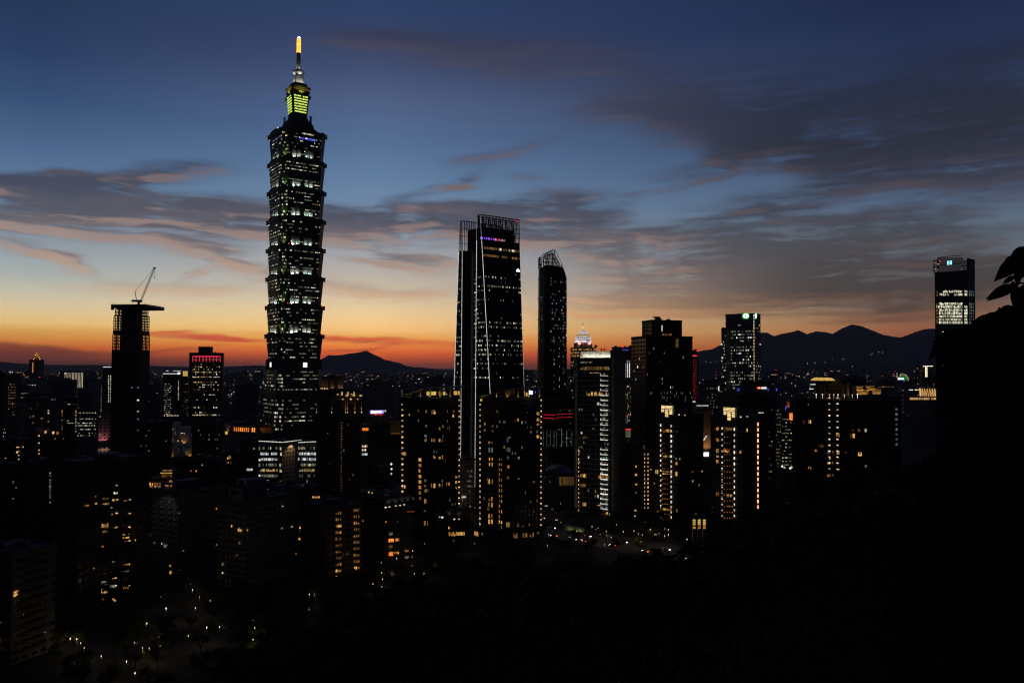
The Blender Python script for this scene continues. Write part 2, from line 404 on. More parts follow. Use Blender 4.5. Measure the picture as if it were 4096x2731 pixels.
def block(name, label, cat, xl, xc, xr, yt, d, a, m, z0=0.0, root=None, roof=True, part='wall', group=None, house=True, zt=None):
    """box-shaped building: left edge, near corner and right edge as seen, roof height, distance and turn"""
    B = Blk(); C = at(xc, yt, d); a = math.radians(a) - math.atan2(C.x, C.y)      # turn measured from the line of sight
    B.C = Vector((C.x, C.y)); B.zt = zt if zt is not None else C.z
    B.dR = Vector((math.cos(a), math.sin(a))); B.dL = Vector((-math.sin(a), math.cos(a)))
    B.nR = Vector((math.sin(a), -math.cos(a))); B.nL = Vector((-math.cos(a), -math.sin(a)))
    r = ray(xr, yt); t = r.x / r.y; B.wR = (t * C.y - C.x) / (B.dR.x - t * B.dR.y) if xr > xc else 12.0
    r = ray(xl, yt); t = r.x / r.y; B.wL = (t * C.y - C.x) / (B.dL.x - t * B.dL.y) if xl < xc else 12.0
    B.wR = max(4, min(B.wR, 120)); B.wL = max(4, min(B.wL, 120))
    B.poly = [B.C, B.C + B.dR * B.wR, B.C + B.dR * B.wR + B.dL * B.wL, B.C + B.dL * B.wL]
    cen = (B.poly[0] + B.poly[2]) / 2; B.cen = cen; B.a = a; B.z0 = z0
    B.root = root or thing(name, label, cat, (cen.x, cen.y, 0), group)
    MB().loft([(z0, [tuple(p) for p in B.poly]), (B.zt, [tuple(p) for p in B.poly])], 0, 1).build(part, [m, ROOFM], B.root)
    if roof:
        t = .35; mb = MB()
        def ex(k): return [tuple(cen + (p - cen) * ((p - cen).length + k) / (p - cen).length) for p in B.poly]
        o, i = ex(.3), ex(-.6)
        for k in range(4):
            j = (k + 1) % 4
            for za, zb, pl in ((B.zt - .9, B.zt + .8, (o[k], o[j], i[j], i[k])),):
                vs = [(*p, za) for p in pl] + [(*p, zb) for p in pl]
                mb.add(vs, [(3, 2, 1, 0), (4, 5, 6, 7), (0, 1, 5, 4), (2, 3, 7, 6)])
        mb.build('parapet', ROOFM, B.root)
        if house:
            q = random.Random(int(xl + yt)); hb = MB()
            s = min(B.wR, B.wL) * .35
            hb.box((cen.x + q.uniform(-.1, .1) * B.wR, cen.y, B.zt + 1.3), (s * q.uniform(.7, 1.3), s, 2.6), B.a)
            hb.build('roof_house', ROOFM, B.root)
            tb = MB()
            for _ in range(2):
                p = cen + B.dR * q.uniform(-.35, .35) * B.wR + B.dL * q.uniform(-.3, .3) * B.wL
                tb.lathe((p.x, p.y), [(B.zt, .9), (B.zt + 1.8, .9), (B.zt + 2.2, .3)], 8)
            tb.build('water_tank', LSTEEL, B.root)
        for _ in range(4):
            p = B.cen + B.dR * random.Random(int(xl * 3 + _)).uniform(-.4, .4) * B.wR + B.dL * random.Random(int(xr * 5 + _)).uniform(-.4, .4) * B.wL; w_ = .8 + _ * .5
            MB().box((p.x, p.y, B.zt + .5 + w_ * .3), (w_ * 1.6, w_, 1 + w_ * .6), B.a).build('roof_unit', LSTEEL, B.root)
        for k in (0, 1):
            p = B.poly[k * 2].lerp(B.cen, .25); MB().tube((p.x, p.y, B.zt - .1), (p.x, p.y, B.zt + 3.5 + 2 * k), .12, .05, 5).build('antenna', STEEL, B.root)
    return B


def grid(B, face, n, z0, z1, fh, prob, pal, wf=.7, hf=.5, u0=0.0, u1=None, seed=0, run=0.0, rows=None):
    q = random.Random(seed * 7919 + int(B.zt)); u1 = B.w(face) if u1 is None else u1; cw = (u1 - u0) / n
    ms, ws = [p[0] for p in pal], [p[1] for p in pal]
    z = z0; i = 0
    while z + fh <= z1:
        k = 0; rp = prob * (q.choice((.2, .6, 1, 1.6, 2.2)) if run else 1); last = None
        while k < n:
            on = q.random() < (run if last else rp)
            if on:
                m = last if (last and q.random() < .6) else q.choices(ms, ws)[0]; last = m if run else None
                pane(B, face, u0 + cw * (k + .5 - wf / 2), u0 + cw * (k + .5 + wf / 2), z + fh * .3, z + fh * (.3 + hf), m)
            else: last = None
            k += 1
        z += fh; i += 1


def winpx(B, face, x0, y0, x1, y1, m, out=.12, name=None):
    u0, za = B.hit(face, x0, y1); u1, zb = B.hit(face, x1, y0); _, zc = B.hit(face, x0, y0)
    if name:
        q = [B.pt(face, u0, za, out), B.pt(face, u1, za, out), B.pt(face, u1, zb, out), B.pt(face, u0, zb, out)]
        n = B.nR if face == 'R' else B.nL; mb = MB(); panebox(mb, q, Vector((n.x, n.y, 0)), 0, max(.14, out)); return mb.build(name, m, B.root)
    pane(B, face, u0, u1, za, zb, m, out)


def lampcol(B, face, px, y0, y1, n, m, w, h, name, px2=None, out=.5):
    px2 = px if px2 is None else px2
    for i in range(n):
        y = y0 + (y1 - y0) * i / max(1, n - 1); x = px + (px2 - px) * i / max(1, n - 1)
        winpx(B, face, x - w / 2, y - h / 2, x + w / 2, y + h / 2, m, out, name)


def spot(parent, p, target, watts, col, ang=60, size=.25):
    l = bpy.data.lights.new('uplight', 'SPOT'); l.energy = watts; l.color = col; l.spot_size = math.radians(ang); l.spot_blend = .6; l.shadow_soft_size = size
    o = bpy.data.objects.new('uplight', l); COL.objects.link(o)
    d = (Vector(target) - Vector(p)).normalized(); o.rotation_euler = d.to_track_quat('-Z', 'Y').to_euler()
    o.location = Vector(p) - (parent.location if parent else Vector())
    if parent: o.parent = parent
    return o


# ------------------------------------------------------------------ ground, hill and mountains
def sstep(x): x = max(0, min(1, x)); return x * x * (3 - 2 * x)


ASPH = mat('city_ground_asphalt', (.035, .035, .035), .9, .1, 0, .5, .05)
g_ = MB().add([(-60000, -3000, 0), (60000, -3000, 0), (60000, 60000, 0), (-60000, 60000, 0)], [(0, 1, 2, 3)])
tag(g_.build('ground', ASPH), kind='structure')

# crest of the wooded hill: column px -> (sight-line py of the tree tops, distance)
CREST = [(-400, 2900, 260), (700, 2900, 260), (1000, 2700, 280), (1300, 2480, 300), (1600, 2330, 320), (1900, 2250, 330), (2200, 2225, 330), (2600, 2210, 330), (2800, 2165, 320), (2950, 2120, 310),
         (3080, 2040, 300), (3180, 1970, 290), (3300, 1925, 280), (3500, 1905, 270), (3700, 1840, 250), (3900, 1760, 220), (4300, 1700, 200), (6000, 1600, 180)]


def crest(px):
    for (a, ya, da), (b, yb, db) in zip(CREST, CREST[1:]):
        if a <= px <= b:
            t = (px - a) / (b - a); return ya + (yb - ya) * t, da + (db - da) * t
    return CREST[0][1:] if px < CREST[0][0] else CREST[-1][1:]


def hill_z(x, y):
    if y < 8: return 116.2 - .12 * max(0, y + 20) * .3
    px = 2048 + F * x / y
    yc, dc = crest(px)
    zc = max(.0, at(2048, yc, dc).z - 13)
    if y <= dc: t = (y - 8) / (dc - 8); return 115.2 + (zc - 115.2) * (1 - (1 - t) ** 1.25)
    return zc * (1 - sstep((y - dc) / 170.0)) - .3 * sstep((y - dc) / 170.0)


SOIL = mat('forest_soil', (.012, .012, .008), .95, .05)
hm = MB(); nx, ny = 110, 70
P = []
for j in range(ny + 1):
    for i in range(nx + 1):
        yy = -40 + 560 * (j / ny) ** 1.3; xx = -330 + 900 * i / nx
        P.append((xx, yy, hill_z(xx, yy)))
hm.v = P
for j in range(ny):
    for i in range(nx):
        a = j * (nx + 1) + i; hm.f.append([a, a + 1, a + nx + 2, a + nx + 1]); hm.m.append(0); hm.uv.append([(0, 0)] * 4)
tag(hm.build('hillside', SOIL, None, True), kind='structure')

MTN = mat('mountain_forest', (.05, .055, .045), .95, .1, nscale=.004)


def mountain(prof, d, depth, seed):
    q = random.Random(seed); mb = MB(); pts = []
    for (xa, ya), (xb, yb) in zip(prof, prof[1:]):
        n = max(1, int((xb - xa) / 9))
        for k in range(n): pts.append((xa + (xb - xa) * k / n, ya + (yb - ya) * k / n + q.uniform(-.9, .9)))
    pts.append(prof[-1]); rows = 9
    for x, y in pts:
        top = at(x, y, d)
        for r in range(-rows, rows + 1):
            t = r / rows; s = 1 - abs(t) ** .8
            jit = 1 if r in (0, -rows, rows) else q.uniform(.8, 1.02)
            sc_ = 1 + t * depth / d
            mb.v.append((top.x * sc_, d * sc_, max(-2, top.z * s * jit) if abs(r) < rows else -3))
    k = 2 * rows + 1
    for i in range(len(pts) - 1):
        for r in range(k - 1):
            a = i * k + r; mb.f.append([a, a + k, a + k + 1, a + 1]); mb.m.append(0); mb.uv.append([(0, 0)] * 4)
    tag(mb.build('mountain', MTN, None, True), kind='structure')


mountain([(1130, 1466), (1230, 1455), (1280, 1439.5), (1312, 1421), (1365, 1420), (1399, 1414), (1440, 1409), (1464, 1402), (1484, 1412), (1511, 1424), (1542, 1439), (1597, 1451), (1630, 1465), (1678, 1469), (1729, 1474), (1780, 1483), (1850, 1490)], 14000, 2200, 1)
mountain([(2600, 1450), (2700, 1420), (2790, 1408), (2820, 1400), (2850, 1396), (2880, 1381), (2950, 1360), (3045, 1330), (3068, 1330), (3096, 1344), (3130, 1334), (3155, 1330), (3193, 1320), (3228, 1336), (3262, 1325), (3300, 1327), (3330, 1335), (3365, 1315), (3395, 1301), (3412, 1298), (3440, 1302), (3475, 1316), (3530, 1338), (3570, 1346), (3605, 1350), (3660, 1328), (3700, 1316), (3735, 1314), (3800, 1330), (3900, 1320), (4100, 1345), (4500, 1380)], 12500, 2500, 2)
mountain([(2560, 1470), (2790, 1454), (2860, 1452), (2960, 1462), (3045, 1468), (3180, 1468), (3300, 1458), (3420, 1452), (3560, 1462), (3700, 1440), (3850, 1430), (4200, 1440)], 7600, 1400, 3)
mountain([(-500, 1440), (0, 1447), (110, 1456), (260, 1459), (450, 1460), (560, 1462), (700, 1466), (860, 1468), (960, 1463), (1020, 1461), (1100, 1463), (1300, 1466)], 15000, 2500, 4)
mountain([(2040, 1490), (2080, 1482), (2110, 1481), (2160, 1489), (2250, 1498), (2400, 1502)], 13000, 1800, 5)

# ------------------------------------------------------------------ the tall tower of eight flaring tiers
D1 = 940.0; O1 = at(1150, 1877, D1); OX, OY = O1.x, O1.y
OX = (at(1191, 545, D1).x + at(1176.5, 1340, D1).x) / 2
A1 = math.radians(34.5); COS1, SIN1 = math.cos(A1), math.sin(A1)
T = thing('skyscraper', 'very tall skyscraper of eight flaring stacked tiers with lime lit crown and glowing spire', 'skyscraper', (OX, OY, 0))


def W1(x, y, z=None):
    X, Y = OX + x * COS1 - y * SIN1, OY + x * SIN1 + y * COS1
    return (X, Y) if z is None else Vector((X, Y, z))


def zp(py): return at(1180, py, D1).z


def octo(s, n): return [W1(*p) for p in [(-s + n, -s), (s - n, -s), (s, -s + n), (s, s - n), (s - n, s), (-s + n, s), (-s, s - n), (-s, -s + n)]]


HS, NN = 27.2, 6.8
base_secs = [(0, octo(33.5, 8)), (zp(1478), octo(26.3, 7))]
MB().loft(base_secs, 0, 1).build('tapered_base', [GGLASS, ROOFM], T)
MB().loft([(zp(1478), octo(27.0, 7)), (zp(1437), octo(27.0, 7))], 0, 1).build('emblem_band', [mat('dark_green_stone', (.08, .09, .085)), ROOFM], T)
tops = [zp(545 + (1340 - 545) / 7 * k) for k in range(8)][::-1]
MH = tops[1] - tops[0]
FACES = [('R', (1, 0), (0, -1)), ('L', (0, -1), (-1, 0))]    # right face: runs +x at y=-s ; left face at x=-s


def face_pt(face, u, s, z, out=0.0):
    return W1(u, -s - out, z) if face == 'R' else (W1(-s - out, -u, z) if face == 'L' else None)


def s_at(k, z):
    lo = HS * .91; zb = tops[k] - MH
    return lo + (HS - lo) * (z - zb) / MH


for k in range(8):
    zt = tops[k]; zb = zt - MH if k else zp(1437)
    body = MB().loft([(zb, octo(HS * .91, NN * .91)), (zt - 3.2, octo(HS * .995, NN)), (zt - 2.9, octo(HS * 1.05, NN)), (zt, octo(HS * 1.06, NN))], 0, 1).build('tier', [GGLASS, ROOFM], T)
    for sx_, sy_ in ((-1, -1), (1, -1), (-1, 1), (1, 1)):                             # round scroll ornaments on the corners
        for ax in (0, 1):
            x, y = (HS - NN, HS) if ax else (HS, HS - NN)
            p = W1(x * sx_ * 1.03, y * sy_ * 1.03)
            MB().lathe(p, [(zt - 4.6, .5), (zt - 4.0, 1.1), (zt - 2.9, 1.1), (zt - 2.3, .6), (zt - 1.6, 1.1), (zt + .3, 1.2), (zt + .7, .7)], 10).build('scroll_ornament', STEEL, body)
    for f in range(4):                                                               # arched parapet over the middle of each face
        arch = MB(); ca, sa = math.cos(f * math.pi / 2), math.sin(f * math.pi / 2); prev = None
        for i in range(13):
            u = -15 + 30 * i / 12; h = 2.3 * math.sqrt(max(0, 1 - (u / 15) ** 2)) + .3
            ring = []
            for dd in (HS * 1.05, HS * 1.05 - 1.2):
                lx, ly = u, -dd; lx, ly = lx * ca - ly * sa, lx * sa + ly * ca
                ring += [W1(lx, ly, zt - .4), W1(lx, ly, zt + h)]
            if prev: arch.add(prev + ring, [(0, 4, 5, 1), (1, 5, 7, 3), (3, 7, 6, 2)])
            prev = ring
        arch.build('arched_parapet', STEEL, body)

q = random.Random(101)


def tower_rows(face, s0, s1, z0, z1, half0, half1, nfl, prob, shift=0.0):
    for fl in range(nfl):
        z = z0 + (z1 - z0) * (fl + .35) / nfl; zz = z + (z1 - z0) / nfl * .3
        t = (z - z0) / (z1 - z0); s = s0 + (s1 - s0) * t; sb = s0 + (s1 - s0) * ((zz - z0) / (z1 - z0)); hw = half0 + (half1 - half0) * t
        n = int(2 * hw / 1.2); k = 0; pr = .62 * prob * q.choice((.15, .5, 1, 1, 1.8, 2.4))
        while k < n:
            if q.random() < pr:
                L = q.choice((1, 1, 2, 2, 3, 4, 6)); m = q.choices((WHITE, DIMG, DIMW, COOL), (2.4, 6, .5, .25))[0]
                for e in range(min(L, n - k)):
                    u = -hw + (k + e + .12) * 2 * hw / n; u2 = u + 2 * hw / n * .76
                    nrm = (W1(0, -1, 0) if face == 'R' else W1(-1, 0, 0)) - W1(0, 0, 0)
                    mm = m if q.random() < .75 else DIMG
                    if face == 'R': qq = [face_pt('R', u, s, z, .15), face_pt('R', u2, s, z, .15), face_pt('R', u2, sb, zz, .15), face_pt('R', u, sb, zz, .15)]
                    else: qq = [face_pt('L', -u, s, z, .15), face_pt('L', -u2, s, z, .15), face_pt('L', -u2, sb, zz, .15), face_pt('L', -u, sb, zz, .15)]
                    quadpane(T, qq, nrm, mm)
                k += L
            else: k += 1


def corner_rows(z0, z1, s0, s1, nfl, prob):
    for fl in range(nfl):
        z = z0 + (z1 - z0) * (fl + .3) / nfl; zz = z + (z1 - z0) / nfl * .45; t = (z - z0) / (z1 - z0)
        s = s0 + (s1 - s0) * t; n = NN * s / HS
        for e in range(5):
            if q.random() < prob:
                f0, f1 = (e + .12) / 5, (e + .88) / 5
                def cp(f, zq): return W1(-s + n * f - .12, -s + n - n * f - .12, zq)
                quadpane(T, [cp(f0, z), cp(f1, z), cp(f1, zz), cp(f0, zz)], W1(-.7, -.7, 0) - W1(0, 0, 0), q.choice((WHITE, DIMG, DIMG)))


for k in range(8):
    zt, zb = tops[k] - 3.2, (tops[k] - MH if k else zp(1437))
    s0, s1 = HS * .91, HS * .995
    for fc in 'RL': tower_rows(fc, s0, s1, zb, zt, s0 - NN * .91 - .3, s1 - NN - .3, 8 if k else 6, (.2, .2, .24, .24, .27, .27, .25, .12)[k])
    corner_rows(zb, zt, s0, s1, 8, .34)
for (ya, yb, n, pr) in ((1715, 1590, 8, .25), (1562, 1480, 6, .34)):
    za, zb = zp(ya), zp(yb); sa = 33.5 + (26.3 - 33.5) * za / zp(1478); sb = 33.5 + (26.3 - 33.5) * zb / zp(1478)
    for fc in 'RL': tower_rows(fc, sa, sb, za, zb, sa - 8, sb - 8, n, pr)
    corner_rows(za, zb, sa, sb, n, .4)
# white glow at the foot of each tier: rows of floodlights standing on the ledge below
FLC = (1.0, .98, .86)
for k in range(1, 8):
    z = tops[k] - MH + .8; s = HS * .91 + 2.1
    for fc in 'RL':
        for u in (-9.5, 5.5) if fc == 'R' else (-7.5, 5):
            for du in (-2.6, 2.6):
                p = face_pt(fc, u + du, s, z, 0); tg = face_pt(fc, u + du, s - 2.1, z + 2.1, 0)
                spot(T, p, tg, (10, 10, 11, 11.5, 11.5, 11.5, 11.5, 8.5)[k] * 1000, FLC, 82)
            p = face_pt(fc, u, s - .9, z - .35, 0); MB().box(p, (6.6 if fc == 'R' else .5, .5 if fc == 'R' else 6.6, .35), A1).build('floodlight', BRIGHT, T)
    p = W1(-s * .86, -s * .86, z); spot(T, p, p + Vector((0, 0, 8)) - (W1(-.3, -.3, 0) - W1(0, 0, 0)), 3500, (.55, .9, .12), 80)
for px, py in ((1303, 994), (1289, 1340 - 114 * 0 - 3), (1155, 974), (1151, 1212), (1291, 1226)):
    d0 = at(px, py, D1 - 30); MB().lathe((d0.x, d0.y), [(d0.z - .7, .5), (d0.z, .9), (d0.z + .7, .4)], 8).build('warning_light', RED, T)
# coin-like emblem discs on the band
for fc in 'RL':
    zc = zp(1459); s = 27.0; u0 = 3.5 if fc == 'R' else 0.0
    ex = (W1(1, 0, 0) - W1(0, 0, 0)) if fc == 'R' else (W1(0, -1, 0) - W1(0, 0, 0)); nr = (W1(0, -1, 0) if fc == 'R' else W1(-1, 0, 0)) - W1(0, 0, 0)
    c = face_pt(fc, u0, s, zc, 0); mb = MB(); n = 32; rr = 6.6; up = Vector((0, 0, 1))
    ringv = [[c + (ex * math.cos(2 * math.pi * i / n) + up * math.sin(2 * math.pi * i / n)) * r + nr * o for i in range(n)] for r, o in ((rr, -.2), (rr, .8), (rr - .8, 1.0), (rr - 1.2, .6))]
    for a_, b_ in zip(ringv, ringv[1:]): mb.add(a_ + b_, [(i, (i + 1) % n, n + (i + 1) % n, n + i) for i in range(n)])
    mb.add(ringv[-1], [tuple(range(n))])
    e = mb.build('coin_emblem', mat('bronze_disc', (.10, .085, .09), .5, .5, .3), T)
    sq = MB(); h = 2.35; panebox(sq, [c + ex * h * a + up * h * 1.1 * b + nr * .95 for a, b in ((-1, -1), (1, -1), (1, 1), (-1, 1))], nr, 0, .3); sq.build('lit_square', SIGNW, e)
# stepped roof, lantern block, crown and spire
def sect(lst, name, m, par=T): return MB().loft([(z, octo(s, n)) for z, s, n in lst], 0, 0).build(name, m, par)


DKM = mat('dark_roof_metal', (.09, .095, .09), .6, .5)
for sx_, sy_ in ((-1, -1), (1, -1), (-1, 1), (1, 1)):
    p = W1(11.8 * sx_, 11.8 * sy_); zt = tops[7]; MB().lathe(p, [(zt + r_ * 6, 8.0 * math.sqrt(max(.001, 1 - r_ * r_))) for r_ in (0, .3, .55, .75, .9, .98)], 18).build('corner_dome', DKM, T, True)
sect([(tops[7], 19, 4), (zp(523), 17.5, 4), (zp(522), 16, 3), (zp(505), 15.2, 3), (zp(504), 14.2, 3), (zp(492), 13.6, 3), (zp(491), 10.6, 2), (zp(470), 9.2, 2)], 'stepped_roof', DKM)
for sx_, sy_ in ((-1, -1), (1, -1), (-1, 1), (1, 1)):
    cage = MB()
    for i in range(5):
        for j in range(2):
            p = W1(sx_ * (10.9 + .6 * i), sy_ * (9.4 + 2.4 * j)); cage.tube((*p, zp(492)), (*p, zp(468)), .16, n=4)
    for zz in (zp(485), zp(476), zp(468)):
        for j in range(2): cage.tube((*W1(sx_ * 10.9, sy_ * (9.4 + 2.4 * j)), zz), (*W1(sx_ * 13.3, sy_ * (9.4 + 2.4 * j)), zz), .16, n=4)
    cage.build('steel_cage', STEEL, T)
lb0, lb1 = zp(470), zp(384); ls0, ls1 = 9.0, 10.9
sect([(lb0, ls0, 1.8), (lb1, ls1, 1.9)], 'lantern_block', mat('dark_green_panel', (.06, .08, .035), .5, .5))
for fc in 'RL':
    for r_ in range(7):
        za = lb0 + (lb1 - lb0) * (.13 + .118 * r_); zb = za + (lb1 - lb0) * .062
        for e in range(8):
            if r_ == 6 and e == (3 if fc == 'L' else 4): continue
            t = (za - lb0) / (lb1 - lb0); s = ls0 + (ls1 - ls0) * t; s2 = ls0 + (ls1 - ls0) * ((zb - lb0) / (lb1 - lb0)); hw = s - 2.1
            u, u2 = -hw + 2 * hw * (e + .06) / 8, -hw + 2 * hw * (e + .94) / 8
            nr = (W1(0, -1, 0) if fc == 'R' else W1(-1, 0, 0)) - W1(0, 0, 0)
            if fc == 'L': u, u2 = -u, -u2
            quadpane(T, [face_pt(fc, u, s, za, .12), face_pt(fc, u2, s, za, .12), face_pt(fc, u2, s2, zb, .12), face_pt(fc, u, s2, zb, .12)], nr, LIME)
for sx_, sy_ in ((-1, -1), (1, -1), (-1, 1), (1, 1)):
    p = W1(sx_ * 10.3, sy_ * 10.3); MB().lathe(p, [(zp(403), .6), (zp(401), 1.7), (zp(391), 1.7), (zp(388), .7)], 10).build('scroll_ornament', STEEL, T)
crown = sect([(lb1, 9.8, 1.6), (zp(379), 10.3, 1.6), (zp(378), 11.2, 1.6), (zp(374), 11.5, 1.6), (zp(373), 10.5, 1.6), (zp(362), 10.9, 1.6), (zp(361), 11.7, 1.6), (zp(356), 12.0, 1.6), (zp(355), 9.6, 1.6), (zp(345), 8.6, 1.6), (zp(341), 8.4, 1.6)], 'crown_cornice', mat('olive_cornice', (.2, .2, .09), .7))
for fc in 'RL':
    for e in range(9):
        u = -8.4 + 16.8 * e / 8; quadpane(T, [face_pt(fc, u + a, 10.7, zp(370) + b, .4) for a, b in ((-.35, 0), (.35, 0), (.35, 1.1), (-.35, 1.1))], (W1(0, -1, 0) if fc == 'R' else W1(-1, 0, 0)) - W1(0, 0, 0), AMBER)
    spot(T, face_pt(fc, 0, 14, zp(383), 0), face_pt(fc, 0, 11, zp(366), 0), 1300, (.75, .8, .12), 120)
PALEM = mat('pale_metal_screen', (.5, .5, .48), .5, .5)
sect([(zp(341), 5.7, .9), (zp(307), 5.0, .9)], 'spire_plinth', PALEM)
sect([(zp(307), 3.6, .8), (zp(302), 3.6, .8)], 'spire_neck', DKM)
cT = W1(0, 0)
MB().lathe(cT, [(zp(303), 3.2), (zp(301), 4.6), (zp(297), 6.0), (zp(291), 7.4), (zp(288), 7.2), (zp(287.5), 4.6), (zp(286), 3.1)], 24).build('spire_dish', PALEM, T, True)
sp = MB().lathe(cT, [(zp(288), 2.75), (zp(213), 2.15)], 16)
sp.build('spire', mat('ribbed_spire_metal', (.2, .21, .21), .5, .6, .3), T)
for i in range(10): MB().lathe(cT, [(zp(286 - 7.2 * i), 2.86 - .06 * i), (zp(284.5 - 7.2 * i), 2.86 - .06 * i)], 16).build('spire_rib', LSTEEL, T)
GLOWR = emit('glowing_amber_ring', (1, .45, .06), 1.9, .3, mottle=.3)
for i in range(12):
    z0_, z1_ = zp(212 - 4.6 * i), zp(208.2 - 4.6 * i); MB().lathe(cT, [(z0_, 2.2), (z0_ * .5 + z1_ * .5, 2.7), (z1_, 2.2)], 12).build('glowing_spire_ring', GLOWR, T)
MB().lathe(cT, [(zp(213), 1.8), (zp(155), 1.6)], 10).build('spire_mast', emit('orange_spire_core', (1, .22, .02), .8, 0, mottle=0), T)
MB().lathe(cT, [(zp(156), .5), (zp(153), 1.5), (zp(150), 1.3), (zp(148), .3)], 10).build('beacon_lamp', emit('beacon_lamp', (1, .95, .9), 12, 0, mottle=0), T)
for fc in 'RL':
    for u in (-4.5, 0, 4.5):
        spot(T, face_pt(fc, u * .8, 7.9, zp(339.5), 0), face_pt(fc, u * .6, 5.3, zp(322), 0), 650, (1, .98, .9), 90)
    spot(T, face_pt(fc, 0, 6.6, zp(306), 0), face_pt(fc, 0, 5, zp(293), 0), 420, (1, .98, .9), 120)
    spot(T, face_pt(fc, 0, 5.2, zp(286.5), 0), face_pt(fc, 0, 2.2, zp(258), 0), 2600, (1, .98, .9), 70)  # added spot that only brightens the grey spire shaft; no known fixture
# blue lit restaurant floors and bright top-floor panes on the uppermost tier
def strip(fc, u0, u1, s, z, h, n, m, nm):
    nr = (W1(0, -1, 0) if fc == 'R' else W1(-1, 0, 0)) - W1(0, 0, 0)
    for i in range(n):
        a, b = u0 + (u1 - u0) * (i + .1) / n, u0 + (u1 - u0) * (i + .85) / n
        if fc == 'L': a, b = -a, -b
        mb = MB(); panebox(mb, [face_pt(fc, *w_) for w_ in ((a, s, z, .3), (b, s, z, .3), (b, s, z + h, .3), (a, s, z + h, .3))], nr); mb.build(nm, m, T)


BLUEW = emit('blue_lit_window', (.08, .12, 1), 1.0, .5)
strip('R', -6, 12.5, HS * .97, zp(580), 2.6, 11, BLUEW, 'blue_window'); strip('L', -12, 8, HS * .97, zp(578), 2.2, 7, emit('dim_blue_window', (.1, .16, 1), .35, .6), 'blue_window')
strip('R', -4, 10, HS * .99, zp(560), 2.0, 8, WHITE, 'window'); strip('L', -17, -11, HS * 1.035, zp(551), 4, 3, emit('screen_pink_green', (.8, .9, .9), 1.2, .5), 'lit_screen')

# ------------------------------------------------------------------ the big office towers
OFFP = [(WHITE, 3), (DIMG, 4), (DIMC, 1.5), (COOL, .6)]
WARMP = [(WARM, 3), (AMBER, 1.5), (DIMW, 4), (WHITE, .5)]
MIXP = [(WARM, 2), (WHITE, 2), (DIMW, 3), (DIMG, 3), (COOL, .7), (AMBER, .6)]

# two parallel slabs with a recessed dark core, leaning inwards, white light lines up the edges
DN = 790.0
r_ = thing('twin_slab_tower', 'tall dark tower of two leaning glass slabs with thin white light lines on their edges', 'skyscraper', (0, 0, 0))
aN = math.radians(36); dR, dL = Vector((math.cos(aN), math.sin(aN))), Vector((-math.sin(aN), math.cos(aN)))
Bq = at(1922, 862, DN); zT = Bq.z; zC = at(1960, 1600, DN).z
P0 = Vector((at(1908, 862, DN).x, DN))                                  # inner end corner of the near slab


def NX(l, s_): v_ = P0 + dR * l + dL * s_; return (v_.x, v_.y)


def along(px, py, dirv, org):
    r = ray(px, py); t = r.x / r.y; return (t * org.y - org.x) / (dirv.x - t * dirv.y)


sB_top = along(1922, 862, dL, P0); sB_bot = along(1960, 1600, dL, P0)
lC = along(2076, 885, dR, Vector(NX(0, sB_top))); lCb = along(2096, 1500, dR, Vector(NX(0, sB_bot)))
sI = along(1851, 870, dL, P0); sO = along(1840, 870, dL, P0); sOb = along(1817, 1550, dL, P0)
Z15 = at(1960, 1550, DN).z


def ex0(a, b): return b + (b - a) * (Z15 - 0) / (zT - Z15)


sB0, l0, sO0 = ex0(sB_top, sB_bot), ex0(lC, lCb), ex0(sO, sOb)
zcrown = at(1990, 962, DN).z; tcr = zcrown / zT


def lp(a, b, t): return a + (b - a) * t


def secs(z): t = z / zT; return [NX(0, 0), NX(0, lp(sB0, sB_top, t)), NX(lp(l0, lC, t), lp(sB0, sB_top, t)), NX(lp(l0, lC, t), 0)]
def secs2(z): t = z / zT; return [NX(0, lp(sO0, sO, t)), NX(0, sI), NX(lp(l0, lC, t), sI), NX(lp(l0, lC, t), lp(sO0, sO, t))]


r_.location = ((P0 + dR * 20 + dL * 18).x, (P0 + dR * 20 + dL * 18).y, 0)
MB().loft([(0, secs(0)), (zcrown, secs(zcrown))], 0, 1).build('near_slab', [DGLASS, ROOFM], r_)
MB().loft([(0, secs2(0)), (at(1845, 990, DN).z, secs2(at(1845, 990, DN).z))], 0, 1).build('far_slab', [DGLASS, ROOFM], r_)
zk = at(1870, 905, DN).z
MB().loft([(0, [NX(6, .3), NX(34, .3), NX(34, sI - .3), NX(6, sI - .3)]), (zk, [NX(6, .3), NX(34, .3), NX(34, sI - .3), NX(6, sI - .3)])], 0, 1).build('core', [DGLASS, ROOFM], r_)


def screen(fz, edges, nm, zlo, zhi, n, rows):
    mb = MB()
    for i in range(n + 1):
        f = i / n
        for (pa, pb) in edges:
            a = Vector(pa(zlo)).lerp(Vector(pb(zlo)), f); b = Vector(pa(zhi)).lerp(Vector(pb(zhi)), f); mb.tube((*a, zlo), (*b, zhi), .5, n=4)
    for k in range(rows + 1):
        z = zlo + (zhi - zlo) * k / rows
        for (pa, pb) in edges: mb.tube((*pa(z), z), (*pb(z), z), .5 if k == rows else .3, n=4)
    mb.build(nm, STEEL, r_)


